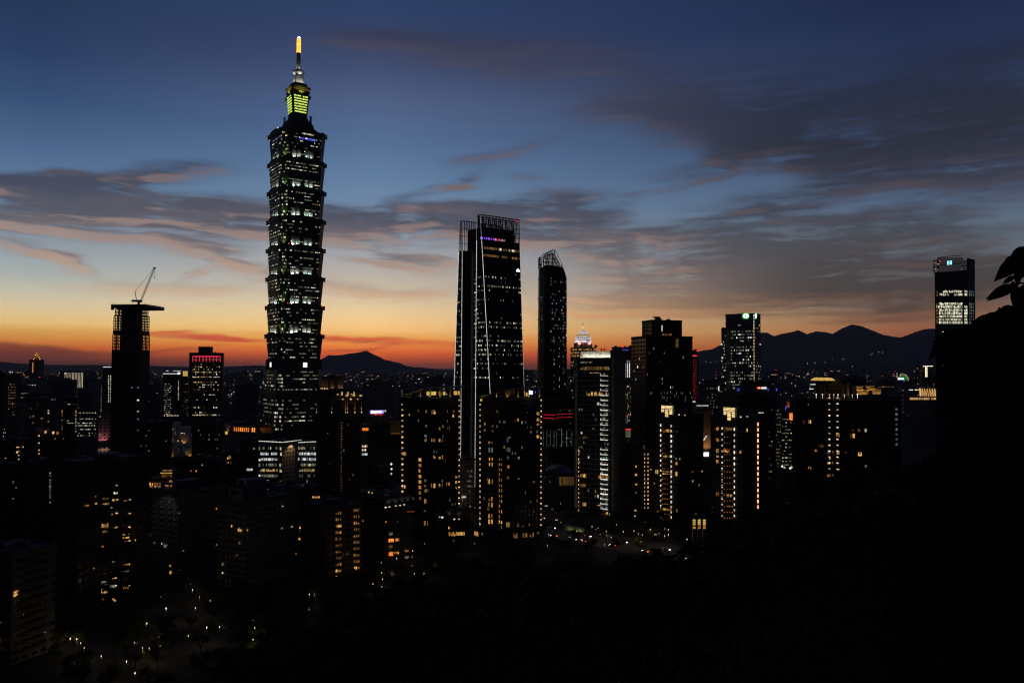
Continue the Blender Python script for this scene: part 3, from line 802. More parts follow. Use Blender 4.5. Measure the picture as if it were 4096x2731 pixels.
screen(None, [(lambda z: secs(z)[1], lambda z: secs(z)[2])], 'crown_screen', zcrown, zT, 27, 5)
screen(None, [(lambda z: secs(z)[0], lambda z: secs(z)[1])], 'crown_screen', zcrown, zT, 3, 5)
screen(None, [(lambda z: secs(z)[3], lambda z: secs(z)[0])], 'crown_screen', zcrown, zT - 1, 20, 5)
screen(None, [(lambda z: secs2(z)[1], lambda z: secs2(z)[2])], 'crown_screen', at(1845, 990, DN).z, at(1845, 868, DN).z, 22, 4)
screen(None, [(lambda z: secs2(z)[0], lambda z: secs2(z)[1])], 'crown_screen', at(1845, 990, DN).z, at(1845, 868, DN).z, 3, 4)
nE = -dR
for fn, idx, hi, lo, nm in ((secs, 0, zT, 2, 1), (secs, 1, zT, at(1960, 1600, DN).z, 1), (secs2, 1, at(1850, 868, DN).z, 2, 1), (secs2, 0, at(1840, 868, DN).z, at(1817, 1560, DN).z, 1)):
    a, b = Vector(fn(lo)[idx]) + nE * .25, Vector(fn(hi)[idx]) + nE * .25
    MB().tube((*a, lo), (*b, hi), .22, n=5).build('edge_light_line', STRIP, r_)
a, b = Vector(secs(20)[2]), Vector(secs(zT)[2]); MB().tube((*(a + dR * .2), 20), (*(b + dR * .2), zT), .13, n=4).build('edge_light_line', emit('faint_edge_line', (1, .95, .9), .5, .2), r_)
q = random.Random(22)
nS = -dL * -1 * -1
HW = 1.6
for fl in range(46):                                                       # long face of the near slab
    z = 96 + fl * 4.5
    if z > at(1990, 1090, DN).z: break
    if z < at(1990, 1520, DN).z: continue
    pr = q.choice((.03, .12, .3, .45, .65)) if fl % 12 not in (4, 5) else .02
    for e in range(27):
        if e % 5 == 4 or q.random() > pr: continue
        g0, g1_ = (e + .2) / 27, (e + .6) / 27; s4 = secs(z); s5 = secs(z + HW)
        f = lambda S_, g_: Vector(S_[1]).lerp(Vector(S_[2]), g_)
        quadpane(r_, [(*(f(s4, g0) - dL * .12), z), (*(f(s4, g1_) - dL * .12), z), (*(f(s5, g1_) - dL * .12), z + HW), (*(f(s5, g0) - dL * .12), z + HW)], (-dL.x, -dL.y, 0), q.choices((WHITE, DIMG, DIMC, DIMW), (3, 4, 2, 1.5))[0])
    for (fn, prb) in ((secs, .55), (secs2, .45)):
        s4, s5 = fn(z), fn(z + HW); w = (Vector(s4[0]) - Vector(s4[1])).length; n = max(1, int(w / 1.9))
        for e in range(n):
            if q.random() > prb * (1.0 if pr > .1 else .2): continue
            g0, g1_ = (e + .2) / n, (e + .75) / n; f = lambda S_, g_: Vector(S_[0]).lerp(Vector(S_[1]), g_)
            quadpane(r_, [(*(f(s4, g0) + nE * .12), z), (*(f(s4, g1_) + nE * .12), z), (*(f(s5, g1_) + nE * .12), z + HW), (*(f(s5, g0) + nE * .12), z + HW)], (nE.x, nE.y, 0), q.choice((DIMG, DIMG, WHITE, DIMC)))
    for e, ww in ((.52, .16), (.82, .12)):
        if q.random() < .6:
            s_ = sI * (1 - e); quadpane(r_, [(*NX(5.9, s_), z), (*NX(5.9, s_ - sI * ww), z), (*NX(5.9, s_ - sI * ww), z + 1.2), (*NX(5.9, s_), z + 1.2)], (nE.x, nE.y, 0), q.choice((DIMG, DIMG, COOL)))
zpr = at(1990, 908, DN).z; pr_ = [NX(3, sB_top + 4), NX(lC - 3, sB_top + 4), NX(lC - 3, -2), NX(3, -2)][::1]
MB().loft([(zcrown - .1, pr_), (zpr, pr_)], 0, 1).build('plant_room', [DGLASS, ROOFM], r_)
VIOW = emit('violet_fixture', (.3, .12, 1), 1.6, .3, mottle=0)
for (x, y), m in zip([(1934 + 7.2 * i, 956 + 1.6 * i) for i in range(14)], [VIOW] * 8 + [emit('pink_fixture', (1, .2, .4), 1.4, .3, mottle=0)] * 4 + [BRIGHT] * 2):
    l = along(x, y, dR, Vector(NX(1, sB_top))); p = NX(l, sB_top + 3); MB().box((*p, zcrown + 2.2), (.9, .7, 2.4), aN).build('crown_fixture', m, r_)
for i in range(5):
    p = NX(6 + 5 * i, sB_top + 2); spot(r_, (*p, zcrown + 1), (*NX(6 + 5 * i, sB_top + .3), zcrown + 14), 700, (.25, .1, 1), 80)
for z0_, prb, m in ((at(1990, 1000, DN).z, .75, DIMW), (at(1990, 1030, DN).z, .7, DIMW)):
    for e in range(26):
        if q.random() < prb:
            s4 = secs(z0_); f = lambda g_: Vector(s4[1]).lerp(Vector(s4[2]), g_) - dL * .15
            mm = q.choice((WHITE, COOL)) if (9 < e < 14 or 17 < e < 22) and z0_ > at(1990, 1020, DN).z else m
            quadpane(r_, [(*f((e + .1) / 26), z0_), (*f((e + .85) / 26), z0_), (*f((e + .85) / 26), z0_ + 2.3), (*f((e + .1) / 26), z0_ + 2.3)], (-dL.x, -dL.y, 0), mm)
zl = at(2066, 1075, DN).z; s4 = secs(zl); f = lambda g_: Vector(s4[1]).lerp(Vector(s4[2]), g_) - dL * .3
pts_ = [(.885, -1.3), (.975, -1.3), (.985, -.3), (.94, 1.9), (.915, 1.9), (.875, -.3)]
v_ = [(*f(g_), zl + h) for g_, h in pts_]; bk = [(x + dL.x * .2, y + dL.y * .2, z) for x, y, z in v_]
lg = MB().add(v_ + bk, [tuple(range(6))] + [(i, i + 6, (i + 1) % 6 + 6, (i + 1) % 6) for i in range(6)]); lg.build('white_peak_logo', SIGNW, r_)
for px, py in ((2068, 884), (2086, 1214), (1826, 1208)):
    p = at(px, py, DN + (14 if px > 2000 else 30)); MB().lathe((p.x, p.y), [(p.z - .8, .4), (p.z, .8), (p.z + .8, .3)], 8).build('warning_light', RED, r_)

# rounded tower with a slanting open lattice crown
DC = 850.0
pL, pR = at(2150, 1250, DC), at(2276, 1250, DC); wC = (pR.x - pL.x); cC = Vector(((pL.x + pR.x) / 2, DC + 20))
rc = thing('rounded_glass_tower', 'slim dark rounded glass tower with a slanting open lattice crown', 'skyscraper', (cC.x, cC.y, 0))


def rsq(w, a, n=28):
    o = []
    for i in range(n):
        t = 2 * math.pi * (i + .5) / n; c_, s_ = math.cos(t), math.sin(t); p_ = .42
        x = math.copysign(abs(c_) ** p_, c_) * w * .5; y = math.copysign(abs(s_) ** p_, s_) * w * .5
        o.append((cC.x + x * math.cos(a) - y * math.sin(a), cC.y + x * math.sin(a) + y * math.cos(a)))
    return o


aC_ = math.radians(26); wR_ = wC / (math.cos(aC_) + math.sin(aC_)) * 1.06
zr = lambda y: at(2213, y, DC).z
MB().loft([(0, rsq(wR_ * 1.05, aC_)), (zr(1560), rsq(wR_ * 1.035, aC_)), (zr(1390), rsq(wR_ * 1.02, aC_)), (zr(1389), rsq(wR_, aC_)), (zr(1150), rsq(wR_ * .99, aC_))], 0, 1).build('body', [DGLASS, ROOFM], rc)
xs = [p[0] for p in rsq(wR_ * .975, aC_)]; xa, xb = min(xs), max(xs)


def crown_top(x):
    f = (x - xa) / (xb - xa); pxs = 2150 + f * 126
    return zr(1022 - (pxs - 2150) * .43) if pxs < 2217 else zr(993 + min(1, (pxs - 2217) / 58) ** 1.5 * 116)


ra_, rb2 = rsq(wR_ * .99, aC_), rsq(wR_ * .975, aC_); hb = MB(); tz = [max(zr(1148), min(zr(1062), crown_top(p[0]) - .4)) for p in rb2]; u = 0
for i in range(28):
    j = (i + 1) % 28; L_ = math.dist(ra_[i], ra_[j]); hb.add([(*ra_[i], zr(1150)), (*ra_[j], zr(1150)), (*rb2[j], tz[j]), (*rb2[i], tz[i])], [(0, 1, 2, 3)], 0, [[(u, zr(1150)), (u + L_, zr(1150)), (u + L_, tz[j]), (u, tz[i])]]); u += L_
    hb.add([(*rb2[i], tz[i]), (*rb2[j], tz[j]), (cC.x, cC.y, zr(1075))], [(0, 1, 2)], 1)
hb.build('upper_body', [DGLASS, ROOFM], rc)
cp = rsq(wR_ * .975, aC_, 44); lat = MB(); zb = zr(1062)
for i, p in enumerate(cp):
    h = max(zr(1146), crown_top(p[0])); lat.tube((*p, min(zb, h - .2)), (*p, h), .42, n=4)
    p2 = cp[(i + 1) % 44]; h2 = max(zr(1146), crown_top(p2[0])); lat.tube((*p, h), (*p2, h2), .35, n=4)
    k = 1
    while zb + k * 4 < min(h, h2): lat.tube((*p, zb + k * 4), (*p2, zb + k * 4), .32, n=4); k += 1
    if i % 3 == 0 and min(h, h2) > zb + 6: lat.tube((*p, zb), (*cp[(i + 2) % 44], min(h, h2)), .36, n=4)
lat.build('crown_lattice', STEEL, rc)
MB().box((cC.x - 4, cC.y, zr(1062) + .6), (wR_ * .35, wR_ * .35, 3.2), aC_).build('roof_house', ROOFM, rc)
Bc = Blk(); Bc.root = rc; Bc.dR, Bc.dL = Vector((math.cos(aC_), math.sin(aC_))), Vector((-math.sin(aC_), math.cos(aC_))); Bc.nR, Bc.nL = -Bc.dL, -Bc.dR
Bc.C = cC - Bc.dR * wR_ * .5 - Bc.dL * wR_ * .5; Bc.wR = Bc.wL = wR_; Bc.zt = zr(1100)
q = random.Random(31)
Bf = Blk(); Bf.root = rc; Bf.dR, Bf.nR = Bc.dR, Bc.nR; Bf.dL, Bf.nL = Bc.dL, Bc.nL; Bf.C = Bc.C; Bf.wR = Bf.wL = wR_; Bf.zt = Bc.zt
for z_, pr in [(zr(1115 + 12.5 * i), (.05, .25, .12, .1, .05, .12, .35, .3, .12, .22, .2, .22, .18, .25, .2, .25, .2, .2, .1, .3, .3, .05, .02, .2, .05, .18, .02)[i]) for i in range(27)]:
    for e in range(12):
        if q.random() < pr * .95 + (.25 if e == 9 and pr > .15 else 0):
            u = wR_ * (.12 + .76 * e / 12); pane(Bf, 'R', u + .25, u + wR_ * .05, z_, z_ + 1.6, q.choices((DIMC, DIMG, COOL), (9, 2, .4))[0], .6)
        if e > 4 and q.random() < pr * .7:
            u = wR_ * (.08 + .8 * e / 12); pane(Bf, 'L', u + .25, u + wR_ * .035, z_, z_ + 2.2, DIMC, .6)
for i in range(26):
    z_ = zr(1330 + 9 * i) if i < 28 else zr(1400 + 5 * i); u = wR_ * (.86 + .05 * q.random())
    MB().box(tuple(Bf.pt('R', q.choice((.3, .55, .72, .8, .86)) * wR_, z_, .9)), (.35, .35, 2.2), aC_).build('window', q.choice((DIMG, DIMG, COOL, DIMW)), rc)

# ------------------------------------------------------------------ black stepped tower
B = block('stepped_tower', 'broad black stepped tower with a rooftop cleaning crane and almost no lit windows', 'skyscraper', 2525, 2585, 2770, 1346, 720, 24, BLACK, house=False)
B2 = block('x', '', '', 2568, 2607, 2728, 1282, 735, 24, BLACK, z0=B.zt - .5, root=B.root, part='upper_block', house=False)
grid(B, 'R', 22, at(2640, 1750, 720).z, at(2640, 1370, 720).z, 3.9, .04, [(DIMG, 4), (DIMC, 3), (WHITE, .5)], .3, .55, seed=1)
grid(B, 'R', 30, at(2640, 1600, 720).z, at(2640, 1555, 720).z, 3.9, .3, [(DIMG, 4), (DIMC, 4)], .3, .55, seed=2)
grid(B, 'L', 8, at(2640, 1650, 720).z, at(2640, 1400, 720).z, 3.9, .05, [(DIMG, 4), (WHITE, 1)], .4, .55, seed=3)
winpx(B2, 'R', 2646, 1301, 2650, 1325, emit('pale_pink_lamp', (1, .7, .65), .8, 0), name='light_slot')
for i in range(6): winpx(B2, 'R', 2650 + 6.5 * i, 1334, 2655 + 6.5 * i, 1342, DIMW)
winpx(B, 'R', 2703, 1356, 2715, 1390, DIMW)
for i in range(5): MB().box(tuple(B.pt('R', B.wR * (i + .5) / 5, B.zt / 2, .3)), (.8, .6, B.zt - 4), B.a).build('pilaster', mat('dark_stone_pier', (.06, .05, .04)), B.root)
cr = thing('roof_crane', 'small dark cleaning crane on the roof of the black stepped tower', 'crane', (B2.cen.x - 4, B2.cen.y, B2.zt))
p = Vector((B2.cen.x - 4, B2.cen.y)); z = B2.zt
MB().lathe((p.x, p.y), [(z - .1, 2.2), (z + .6, 2.2), (z + .7, 2.6), (z + 3.4, 2.6)], 8).build('turret', STEEL, cr)
MB().box((p.x - 1, p.y, z + 4.0), (6.6, 1.8, 1.2), .1).build('jib', STEEL, cr)
MB().tube((p.x + 2.2, p.y, z + 1.2), (p.x + 3.4, p.y, z + 3), .8).build('counterweight', STEEL, cr)

# ------------------------------------------------------------------ grid tower with the green and white roof emblems
B = block('office_tower', 'boxy grey office tower with bright ribbed windows and two green and white roof emblems', 'skyscraper', 2902, 3014, 3042, 1255, 1000, 66, OFFICE, house=False)
Bw = block('x', '', '', 2885, 2903, 2930, 1316, 1008, 66, OFFICE, root=B.root, part='side_wing', house=False)
grid(B, 'L', 21, at(3014, 1560, 1000).z, at(3014, 1280, 1000).z, 4.0, .3, OFFP, .75, .45, seed=5, run=.62)  # lit offices; scattered white panes also stand in for the tall tower's reflection
grid(B, 'R', 8, at(3014, 1560, 1000).z, at(3014, 1280, 1000).z, 4.0, .14, [(DIMG, 3), (WHITE, 1)], .6, .45, seed=6, run=.4)
grid(Bw, 'L', 5, at(2890, 1590, 1000).z, at(2890, 1330, 1000).z, 4.0, .3, OFFP, .75, .45, seed=7)
for i in range(8):
    u = B.wL * (i + .02) / 7.2; MB().box(tuple(B.pt('L', u, B.zt / 2, .35)), (.7, .7, B.zt), B.a).build('rib', LSTEEL, B.root)
for i in range(22):
    y = 1262 + 262 * i / 21; p = B.pt('R', 0, at(3014, y, 1000).z, .4); MB().box(tuple(p), (.7, .7, 2.6), B.a).build('corner_lamp', HOT if i > 3 else BRIGHT, B.root)
for fc, u, wd in (('L', 10, 5.2), ('R', 6, 3.6)):
    z = at(3014, 1259, 1000).z; d = B.dL if fc == 'L' else B.dR; n = B.nL if fc == 'L' else B.nR
    for sc_, m, o, nm in ((1.35, SIGNG, .3, 'green_emblem'), (1.0, SIGNW, .6, 'white_emblem')):
        c = B.pt(fc, u, z - 1, o); vs = [c + Vector((d.x, d.y, 0)) * math.cos(t) * wd * sc_ * .75 + Vector((0, 0, 1)) * math.sin(t) * 3.1 * sc_ for t in [2 * math.pi * k / 20 for k in range(20)]]
        bk = [p_ - Vector((n.x, n.y, 0)) * .25 for p_ in vs]
        MB().add(vs + bk, [tuple(range(20))] + [(i, i + 20, (i + 1) % 20 + 20, (i + 1) % 20) for i in range(20)]).build(nm, m, B.root)
for x in (2886, 3041): p = at(x, 1377, 1004); MB().lathe((p.x, p.y), [(p.z - 1, .5), (p.z, 1.1), (p.z + 1, .4)], 8).build('side_lamp', BRIGHT, B.root)

# ------------------------------------------------------------------ distant corporate tower on the right, cyan emblem
B = block('office_tower', 'tall dark tower with stacked bright white floors and a cyan square emblem at its top', 'skyscraper', 3738, 3870, 3899, 1082, 1100, 70, DGLASS, house=False)
zt = B.zt
for i, (ya, xs0, xs1) in enumerate(((1161, 3772, 3850), (1173, 3756, 3850), (1210, 3756, 3850), (1222, 3745, 3850), (1235, 3756, 3850), (1247, 3756, 3850), (1260, 3756, 3850), (1273, 3756, 3850), (1285, 3756, 3850))):
    for e in range(24):
        x = xs0 + (xs1 - xs0) * e / 24
        if i == 1 and 3793 < x < 3812: continue
        winpx(B, 'L', x + .3, ya, x + (xs1 - xs0) / 24 - .2, ya + 9.5, WHITE if rnd.random() < .88 else DIMG)
    if i not in (2,):
        for e in range(3): winpx(B, 'L', 3857 + 4.6 * e, ya, 3861 + 4.6 * e, ya + 10, WHITE)
    for e in range(2): winpx(B, 'L', 3744 + 5 * e, ya + 2, 3748 + 5 * e, ya + 11, DIMW)
    for e in range(3): winpx(B, 'R', 3877 + 7 * e, ya + 2, 3881 + 7 * e, ya + 10, DIMC)
for y in (1440, 1451, 1463):
    for e in range(6): winpx(B, 'L', 3768 + 3.4 * e, y, 3771 + 3.4 * e, y + 8, rnd.choice((WHITE, DIMG, DIMC)))
for (xa, xb, yt, yb, fc) in ((3733, 3752, 1042, 1082, 'L'), (3750, 3850, 1030, 1082, 'L'), (3850, 3870, 1044, 1082, 'L')):
    mb = MB(); n = int((xb - xa) / 4)
    for i in range(n + 1):
        u, z1 = B.hit(fc, xa + (xb - xa) * i / n, yt); mb.tube(B.pt(fc, u, zt, -.3), B.pt(fc, u, z1, -.3), .4, n=4)
    ua, z1 = B.hit(fc, xa, yt); ub, _ = B.hit(fc, xb, yt)
    for z in (z1, (z1 + zt) / 2): mb.tube(B.pt(fc, ua, z, -.3), B.pt(fc, ub, z, -.3), .5, n=4)
    mb.build('roof_screen', STEEL, B.root)
z1 = at(3880, 1032, 1100).z
mb = MB(); c0, c1_ = B.pt('R', 0, zt - 8, .25), B.pt('R', B.wR, zt - 8, .25)
mb.loft([(zt - 8, [tuple(v.xy) for v in (c0, c1_, B.pt('R', B.wR, 0, -.6), B.pt('R', 0, 0, -.6))]), (z1, [tuple(v.xy) for v in (c0, c1_, B.pt('R', B.wR, 0, -.6), B.pt('R', 0, 0, -.6))])]).build('side_fin', DGLASS, B.root)
ua, za = B.hit('L', 3790, 1059); ub, zb = B.hit('L', 3807, 1043); W_ = ub - ua; H_ = zb - za
for (x0, y0, x1, y1) in ((0, 0, .2, 1), (.2, .82, .48, 1), (.2, .4, .48, .58), (0.0, -.02, .42, .12), (.58, 0, .78, .45), (.78, 0, 1, 1), (.6, .82, .8, 1), (.55, .5, .8, .62)):
    mb = MB(); panebox(mb, [B.pt('L', ua + W_ * a, za + H_ * b, .6) for a, b in ((x0, y0), (x1, y0), (x1, y1), (x0, y1))], Vector((B.nL.x, B.nL.y, 0)), 0, .3); mb.build('emblem_stroke', SIGNC, B.root)
winpx(B, 'L', 3788, 1041, 3809, 1061, emit('emblem_backlight', (.1, .45, .8), .35, 0, mottle=0), .25, 'emblem_panel')
for x, y in ((3760, 1045), (3752, 1347)): winpx(B, 'L', x - 2, y - 2, x + 2, y + 2, RED, .6, 'warning_light')
for x, y in ((3740, 1052), (3742, 1076), (3748, 1055), (3751, 1080), (3755, 1057), (3847, 1077)): winpx(B, 'L', x - 1.2, y - 1.6, x + 1.2, y + 1.6, HOT, .6, 'roof_lamp')
winpx(B, 'L', 3746, 1364, 3752, 1380, DIMW)
for x, y in ((3772, 1327), (3808, 1389), (3784, 1547)): winpx(B, 'L', x - 1.5, y - 1.5, x + 1.5, y + 1.5, BRIGHT, .6, 'roof_lamp')

# ------------------------------------------------------------------ tower under construction and its crane
DK = 1000.0
B = block('unfinished_tower', 'unfinished tower of bare floors and columns with a wide dark roof deck', 'tower', 447, 560, 600, 1402, DK, 62, DARKT, roof=False)
for i in range(9):
    for fc, w in (('L', B.wL), ('R', B.wR)):
        pass
core = MB().loft([(B.zt - .5, [tuple((B.cen + B.dR * a * B.wR + B.dL * b * B.wL)) for a, b in ((-.26, -.28), (.27, -.28), (.27, .28), (-.26, .28))]), (at(520, 1235, DK).z, [tuple((B.cen + B.dR * a * B.wR + B.dL * b * B.wL)) for a, b in ((-.26, -.28), (.27, -.28), (.27, .28), (-.26, .28))])]).build('lift_core', CONC, B.root)


def fr(sc_, z0, z1, nfl, n):
    dz = (z1 - z0) / nfl
    for k in range(nfl + 1):
        MB().box((B.cen.x, B.cen.y, z0 + dz * k), (B.wR * sc_, B.wL * sc_, 1.1), B.a).build('floor_slab', CONC, B.root)
    for i in range(n + 1):
        for j in range(n + 1):
            if 0 < i < n and 0 < j < n: continue
            p = B.cen + B.dR * B.wR * sc_ * (i / n - .5) * .97 + B.dL * B.wL * sc_ * (j / n - .5) * .97
            MB().tube((*p, z0 + .35), (*p, z1 - .35), .55, n=6).build('column', STEEL, B.root)


fr(.99, B.zt + .4, at(520, 1338, DK).z, 5, 7); fr(.95, at(520, 1336, DK).z, at(520, 1262, DK).z, 7, 6); fr(.88, at(520, 1260, DK).z, at(520, 1236, DK).z, 2, 6)
MB().box((B.cen.x, B.cen.y, at(520, 1330, DK).z), (B.wR * .96, B.wL * .96, 5.5), B.a).build('safety_netting', STEEL, B.root)
dA, dB_, dC_ = at(450, 1220, DK), at(500, 1213, DK + 55), at(638, 1222, DK + 25); zd = at(520, 1232, DK).z
dk = [(dA.x, DK - 4), (at(600, 1232, DK).x, DK - 12), (dC_.x, DK + 22), (dC_.x - 2, DK + 44), (dA.x, DK + 52)]
MB().loft([(zd, dk), (at(520, 1219, DK).z, dk)]).build('roof_deck', STEEL, B.root)
nt_ = MB()
for i in range(5):
    a, b = Vector(dk[i]), Vector(dk[(i + 1) % 5]); n = max(2, int((b - a).length / 4)); zt = at(520, 1219, DK).z
    for k in range(n): p = a.lerp(b, k / n); nt_.tube((*p, zt - .1), (*p, zt + 1.4), .1, n=4)
    nt_.tube((*a, zt + 1.4), (*b, zt + 1.4), .09, n=4)
nt_.build('guard_rail', STEEL, B.root)
winpx(B, 'L', 449, 1219, 457, 1240, STEEL, 3.0, 'debris_net')
for i, y in enumerate((1550, 1600, 1645, 1676, 1720, 1550)):
    winpx(B, 'L', 548 if i < 5 else 524, y - 3, 556 if i < 5 else 530, y + 3, (COOL if i in (1, 2) else DIMC))
kc = Vector(((at(555, 1213, DK + 25)).x, DK + 25)); kz = at(520, 1219, DK).z
K = thing('tower_crane', 'luffing tower crane with a raised lattice jib on the unfinished tower roof', 'crane', (kc.x, kc.y, kz))
MB().lathe((kc.x, kc.y), [(kz - .2, 3.2), (kz + 2, 2.8), (kz + 2.2, 1.6), (kz + 5.5, 1.6)], 8).build('mast', STEEL, K)
MB().box((kc.x - 2.6, kc.y, kz + 7.0), (12, 3, 2.6), .05).build('machine_deck', STEEL, K)
MB().box((kc.x + 3.6, kc.y - 1.6, kz + 6.6), (2.4, 2, 2.8)).build('cab', STEEL, K)
MB().tube((kc.x - 3, kc.y, kz + 8), (kc.x - 5.2, kc.y, kz + 19.5), .45).build('gantry', STEEL, K)
tip = Vector((at(618, 1072, DK + 25).x, DK + 25, at(618, 1072, DK + 25).z)); foot = Vector((kc.x + 3.2, kc.y, kz + 8.2)); jb = MB()
for i in range(18):
    a, b = foot.lerp(tip, i / 18), foot.lerp(tip, (i + 1) / 18); w = .95
    for o in ((-w, -w), (w, -w), (w, w), (-w, w)):
        jb.tube(a + Vector((o[0], o[1], 0)), b + Vector((o[0], o[1], 0)), .14, n=4)
    jb.tube(a + Vector((-w, -w, 0)), b + Vector((w, -w, 0)), .12, n=4); jb.tube(a + Vector((w, -w, 0)), a + Vector((-w, -w, 0)), .12, n=4); jb.tube(a + Vector((-w, w, 0)), b + Vector((w, w, 0)), .12, n=4)
jb.build('jib', STEEL, K)
MB().box(tuple(tip), (2.4, 2.4, 1.6)).build('jib_head', STEEL, K)
for dx in (-.6, .6): MB().tube((kc.x - 5.2, kc.y + dx, kz + 19.5), tip + Vector((-1.2, dx, -1)), .09, n=4).build('stay_cable', STEEL, K)
hk = at(619, 1108, DK + 25); MB().tube(tip, (hk.x, hk.y, hk.z), .1, n=4).build('hoist_rope', STEEL, K); MB().box(tuple(hk), (.8, .8, 2.2)).build('hook_block', STEEL, K)

# ------------------------------------------------------------------ mid-distance towers
B = block('office_tower', 'brown office tower with a row of red lit arches under its roof', 'office tower', 757, 893, 897, 1413, 1300, 80, BROWN, house=False)
MB().box((B.cen.x - 2, B.cen.y, B.zt + 5), (22, B.wL * .35, 11), B.a).build('roof_house', ROOFM, B.root)
RED_A = emit('red_arch_light', (1, .04, .12), 1.3, 0, mottle=0)
for i in range(9):
    x = 771 + 13.7 * i; winpx(B, 'L', x - .8, 1425, x + 1, 1447, RED_A, .4, 'red_arch_light')
    if i < 8: winpx(B, 'L', x, 1424, x + 13.7, 1426.4, RED_A, .4, 'red_arch_light'); winpx(B, 'L', x + 3, 1436, x + 11, 1439.5, DIMW)
for y, pr in ((1457, .3), (1467, .4), (1477, .2), (1488, .85), (1497, .25), (1507, .85), (1528, .5), (1538, .35), (1547, .25), (1557, .2), (1578, .12), (1598, .25), (1629, .3), (1649, .2), (1659, .85)):
    for e in range(20):
        if rnd.random() < pr: winpx(B, 'L', 770 + 5.55 * e, y - 2, 774 + 5.55 * e, y + 2.4, rnd.choice((WHITE, WHITE, WARM, DIMW)))
p = at(830, 1396, 1300); MB().tube((p.x, p.y, B.zt + 8), (p.x, p.y, p.z), .5).build('mast', STEEL, B.root); MB().lathe((p.x, p.y), [(p.z - .8, .4), (p.z, 1.3), (p.z + .8, .3)], 8).build('warning_light', RED, B.root)

B = block('office_block', 'brown office block with thin light lines along its flat roof and a column of lamps', 'office block', 652, 752, 756, 1494, 1250, 80, BROWN, house=False)
for xa, xb, y in ((652, 702, 1494), (702, 722, 1494)): winpx(B, 'L', xa, y - 1, xb, y + 2, STRIP, .5, 'roof_light_line')
for xa, xb in ((663, 673), (692, 722)):
    ua, z = B.hit('L', xa, 1483); ub, _ = B.hit('L', xb, 1483)
    MB().box(tuple((B.pt('L', (ua + ub) / 2, (B.zt + z) / 2, -6))), (8, abs(ub - ua), z - B.zt), B.a).build('roof_house', ROOFM, B.root); MB().box(tuple((B.pt('L', (ua + ub) / 2, z, -1.7))), (.7, abs(ub - ua), .8), B.a).build('roof_light_line', STRIP, B.root)
winpx(B, 'L', 732, 1484, 751, 1504, GOLD, .6, 'lit_roof_wall'); winpx(B, 'L', 711, 1489, 720, 1496, emit('mint_sign', (.6, 1, .8), 2, 0, mottle=0), .8, 'round_sign')
lampcol(B, 'L', 714, 1523, 1598, 17, WHITE, 2.4, 2.6, 'stair_lamp')
for y in range(1534, 1660, 8):
    for e in range(9):
        if rnd.random() < .5: winpx(B, 'L', 656 + 3.2 * e, y, 658.6 + 3.2 * e, y + 2.6, rnd.choice((DIMG, DIMG, WHITE)))
        if rnd.random() < .15: winpx(B, 'L', 732 + 2.4 * e, y, 734 + 2.4 * e, y + 3, rnd.choice((DIMW, WARM, DIMG)))
for e in range(16):
    if rnd.random() < .8: winpx(B, 'L', 656 + 3.6 * e, 1659, 659 + 3.6 * e, 1664, rnd.choice((WHITE, WARM, WHITE)))

B = block('office_block', 'small red lit slab tower seen edge on beside the black stepped tower', 'tower', 2762, 2788, 2792, 1404, 1050, 70, BROWN, house=False)
winpx(B, 'L', 2771, 1420, 2788, 1425, SIGNR, .4, 'red_sign'); REDW = emit('dull_red_light', (1, .05, .06), .5, .6, mottle=0)
for i in range(25):
    for e in range(3):
        if rnd.random() < .85: winpx(B, 'L', 2773 + 5 * e, 1438 + 6.6 * i, 2775.2 + 5 * e, 1440 + 6.6 * i, REDW)
p = at(2789, 1404, 1050); MB().lathe((p.x, p.y), [(p.z - .6, .4), (p.z + .4, 1.2), (p.z + 1.4, .4)], 8).build('warning_light', RED, B.root)

B = block('office_block', 'pinkish office block with a bright vertical light line on its left edge', 'office block', 2815, 2871, 2897, 1523, 1000, 52, PINKW)
B2 = block('x', '', '', 2797, 2814, 2830, 1545, 1004, 52, PINKW, root=B.root, part='side_wing', house=False)
winpx(B, 'L', 2813.5, 1544, 2817.5, 1603, STRIP, .6, 'vertical_light_line'); winpx(B, 'R', 2873, 1544, 2876, 1563, STRIP, .5, 'vertical_light_line')
grid(B, 'L', 9, 0, B.zt - 4, 3.9, .35, [(DIMG, 3), (DIMC, 2), (DIMW, 2)], .5, .4, seed=8)
grid(B, 'R', 4, 0, B.zt - 4, 3.9, .2, [(DIMG, 3), (DIMC, 2)], .5, .4, seed=9)

B = block('office_block', 'flat dark block with a glowing red oval and white lettering sign on its roof edge', 'office block', 2942, 3092, 3110, 1545, 950, 72, GREY)
B2 = block('x', '', '', 2965, 3080, 3082, 1528, 965, 72, BLACK, root=B.root, part='roof_storey', house=False)
ua, za = B.hit('L', 3028, 1556); c = B.pt('L', *B.hit('L', 3037, 1551), .8); d = Vector((B.dL.x, B.dL.y, 0)); n = Vector((B.nL.x, B.nL.y, 0))
for k, (m, sx_, sz_) in enumerate(((SIGNR, 2.9, 1.35), (emit('yellow_emblem', (1, .6, .25), 1.6, 0, mottle=0), 1.5, .6))):
    vs = [c + n * .2 * k + d * math.cos(t) * sx_ + Vector((0, 0, 1)) * math.sin(t) * sz_ for t in [2 * math.pi * i / 18 for i in range(18)]]; bk = [v - n * .4 for v in vs]
    MB().add(vs + bk, [tuple(range(18))] + [(i, i + 18, (i + 1) % 18 + 18, (i + 1) % 18) for i in range(18)]).build('oval_sign', m, B.root)
for i in range(4):
    x = 3046 + 5.2 * i
    for (x0, y0, x1, y1) in ((0, 0, 4.2, 1), (0, 2.6, 4.2, 3.6), (0, 5.4, 4.2, 6.4), (.2, 0, 1.2, 6.4), (3, 0, 4, 6.4)): winpx(B, 'L', x + x0, 1548 + y0, x + x1, 1548 + y1, SIGNW, .6, 'sign_stroke')
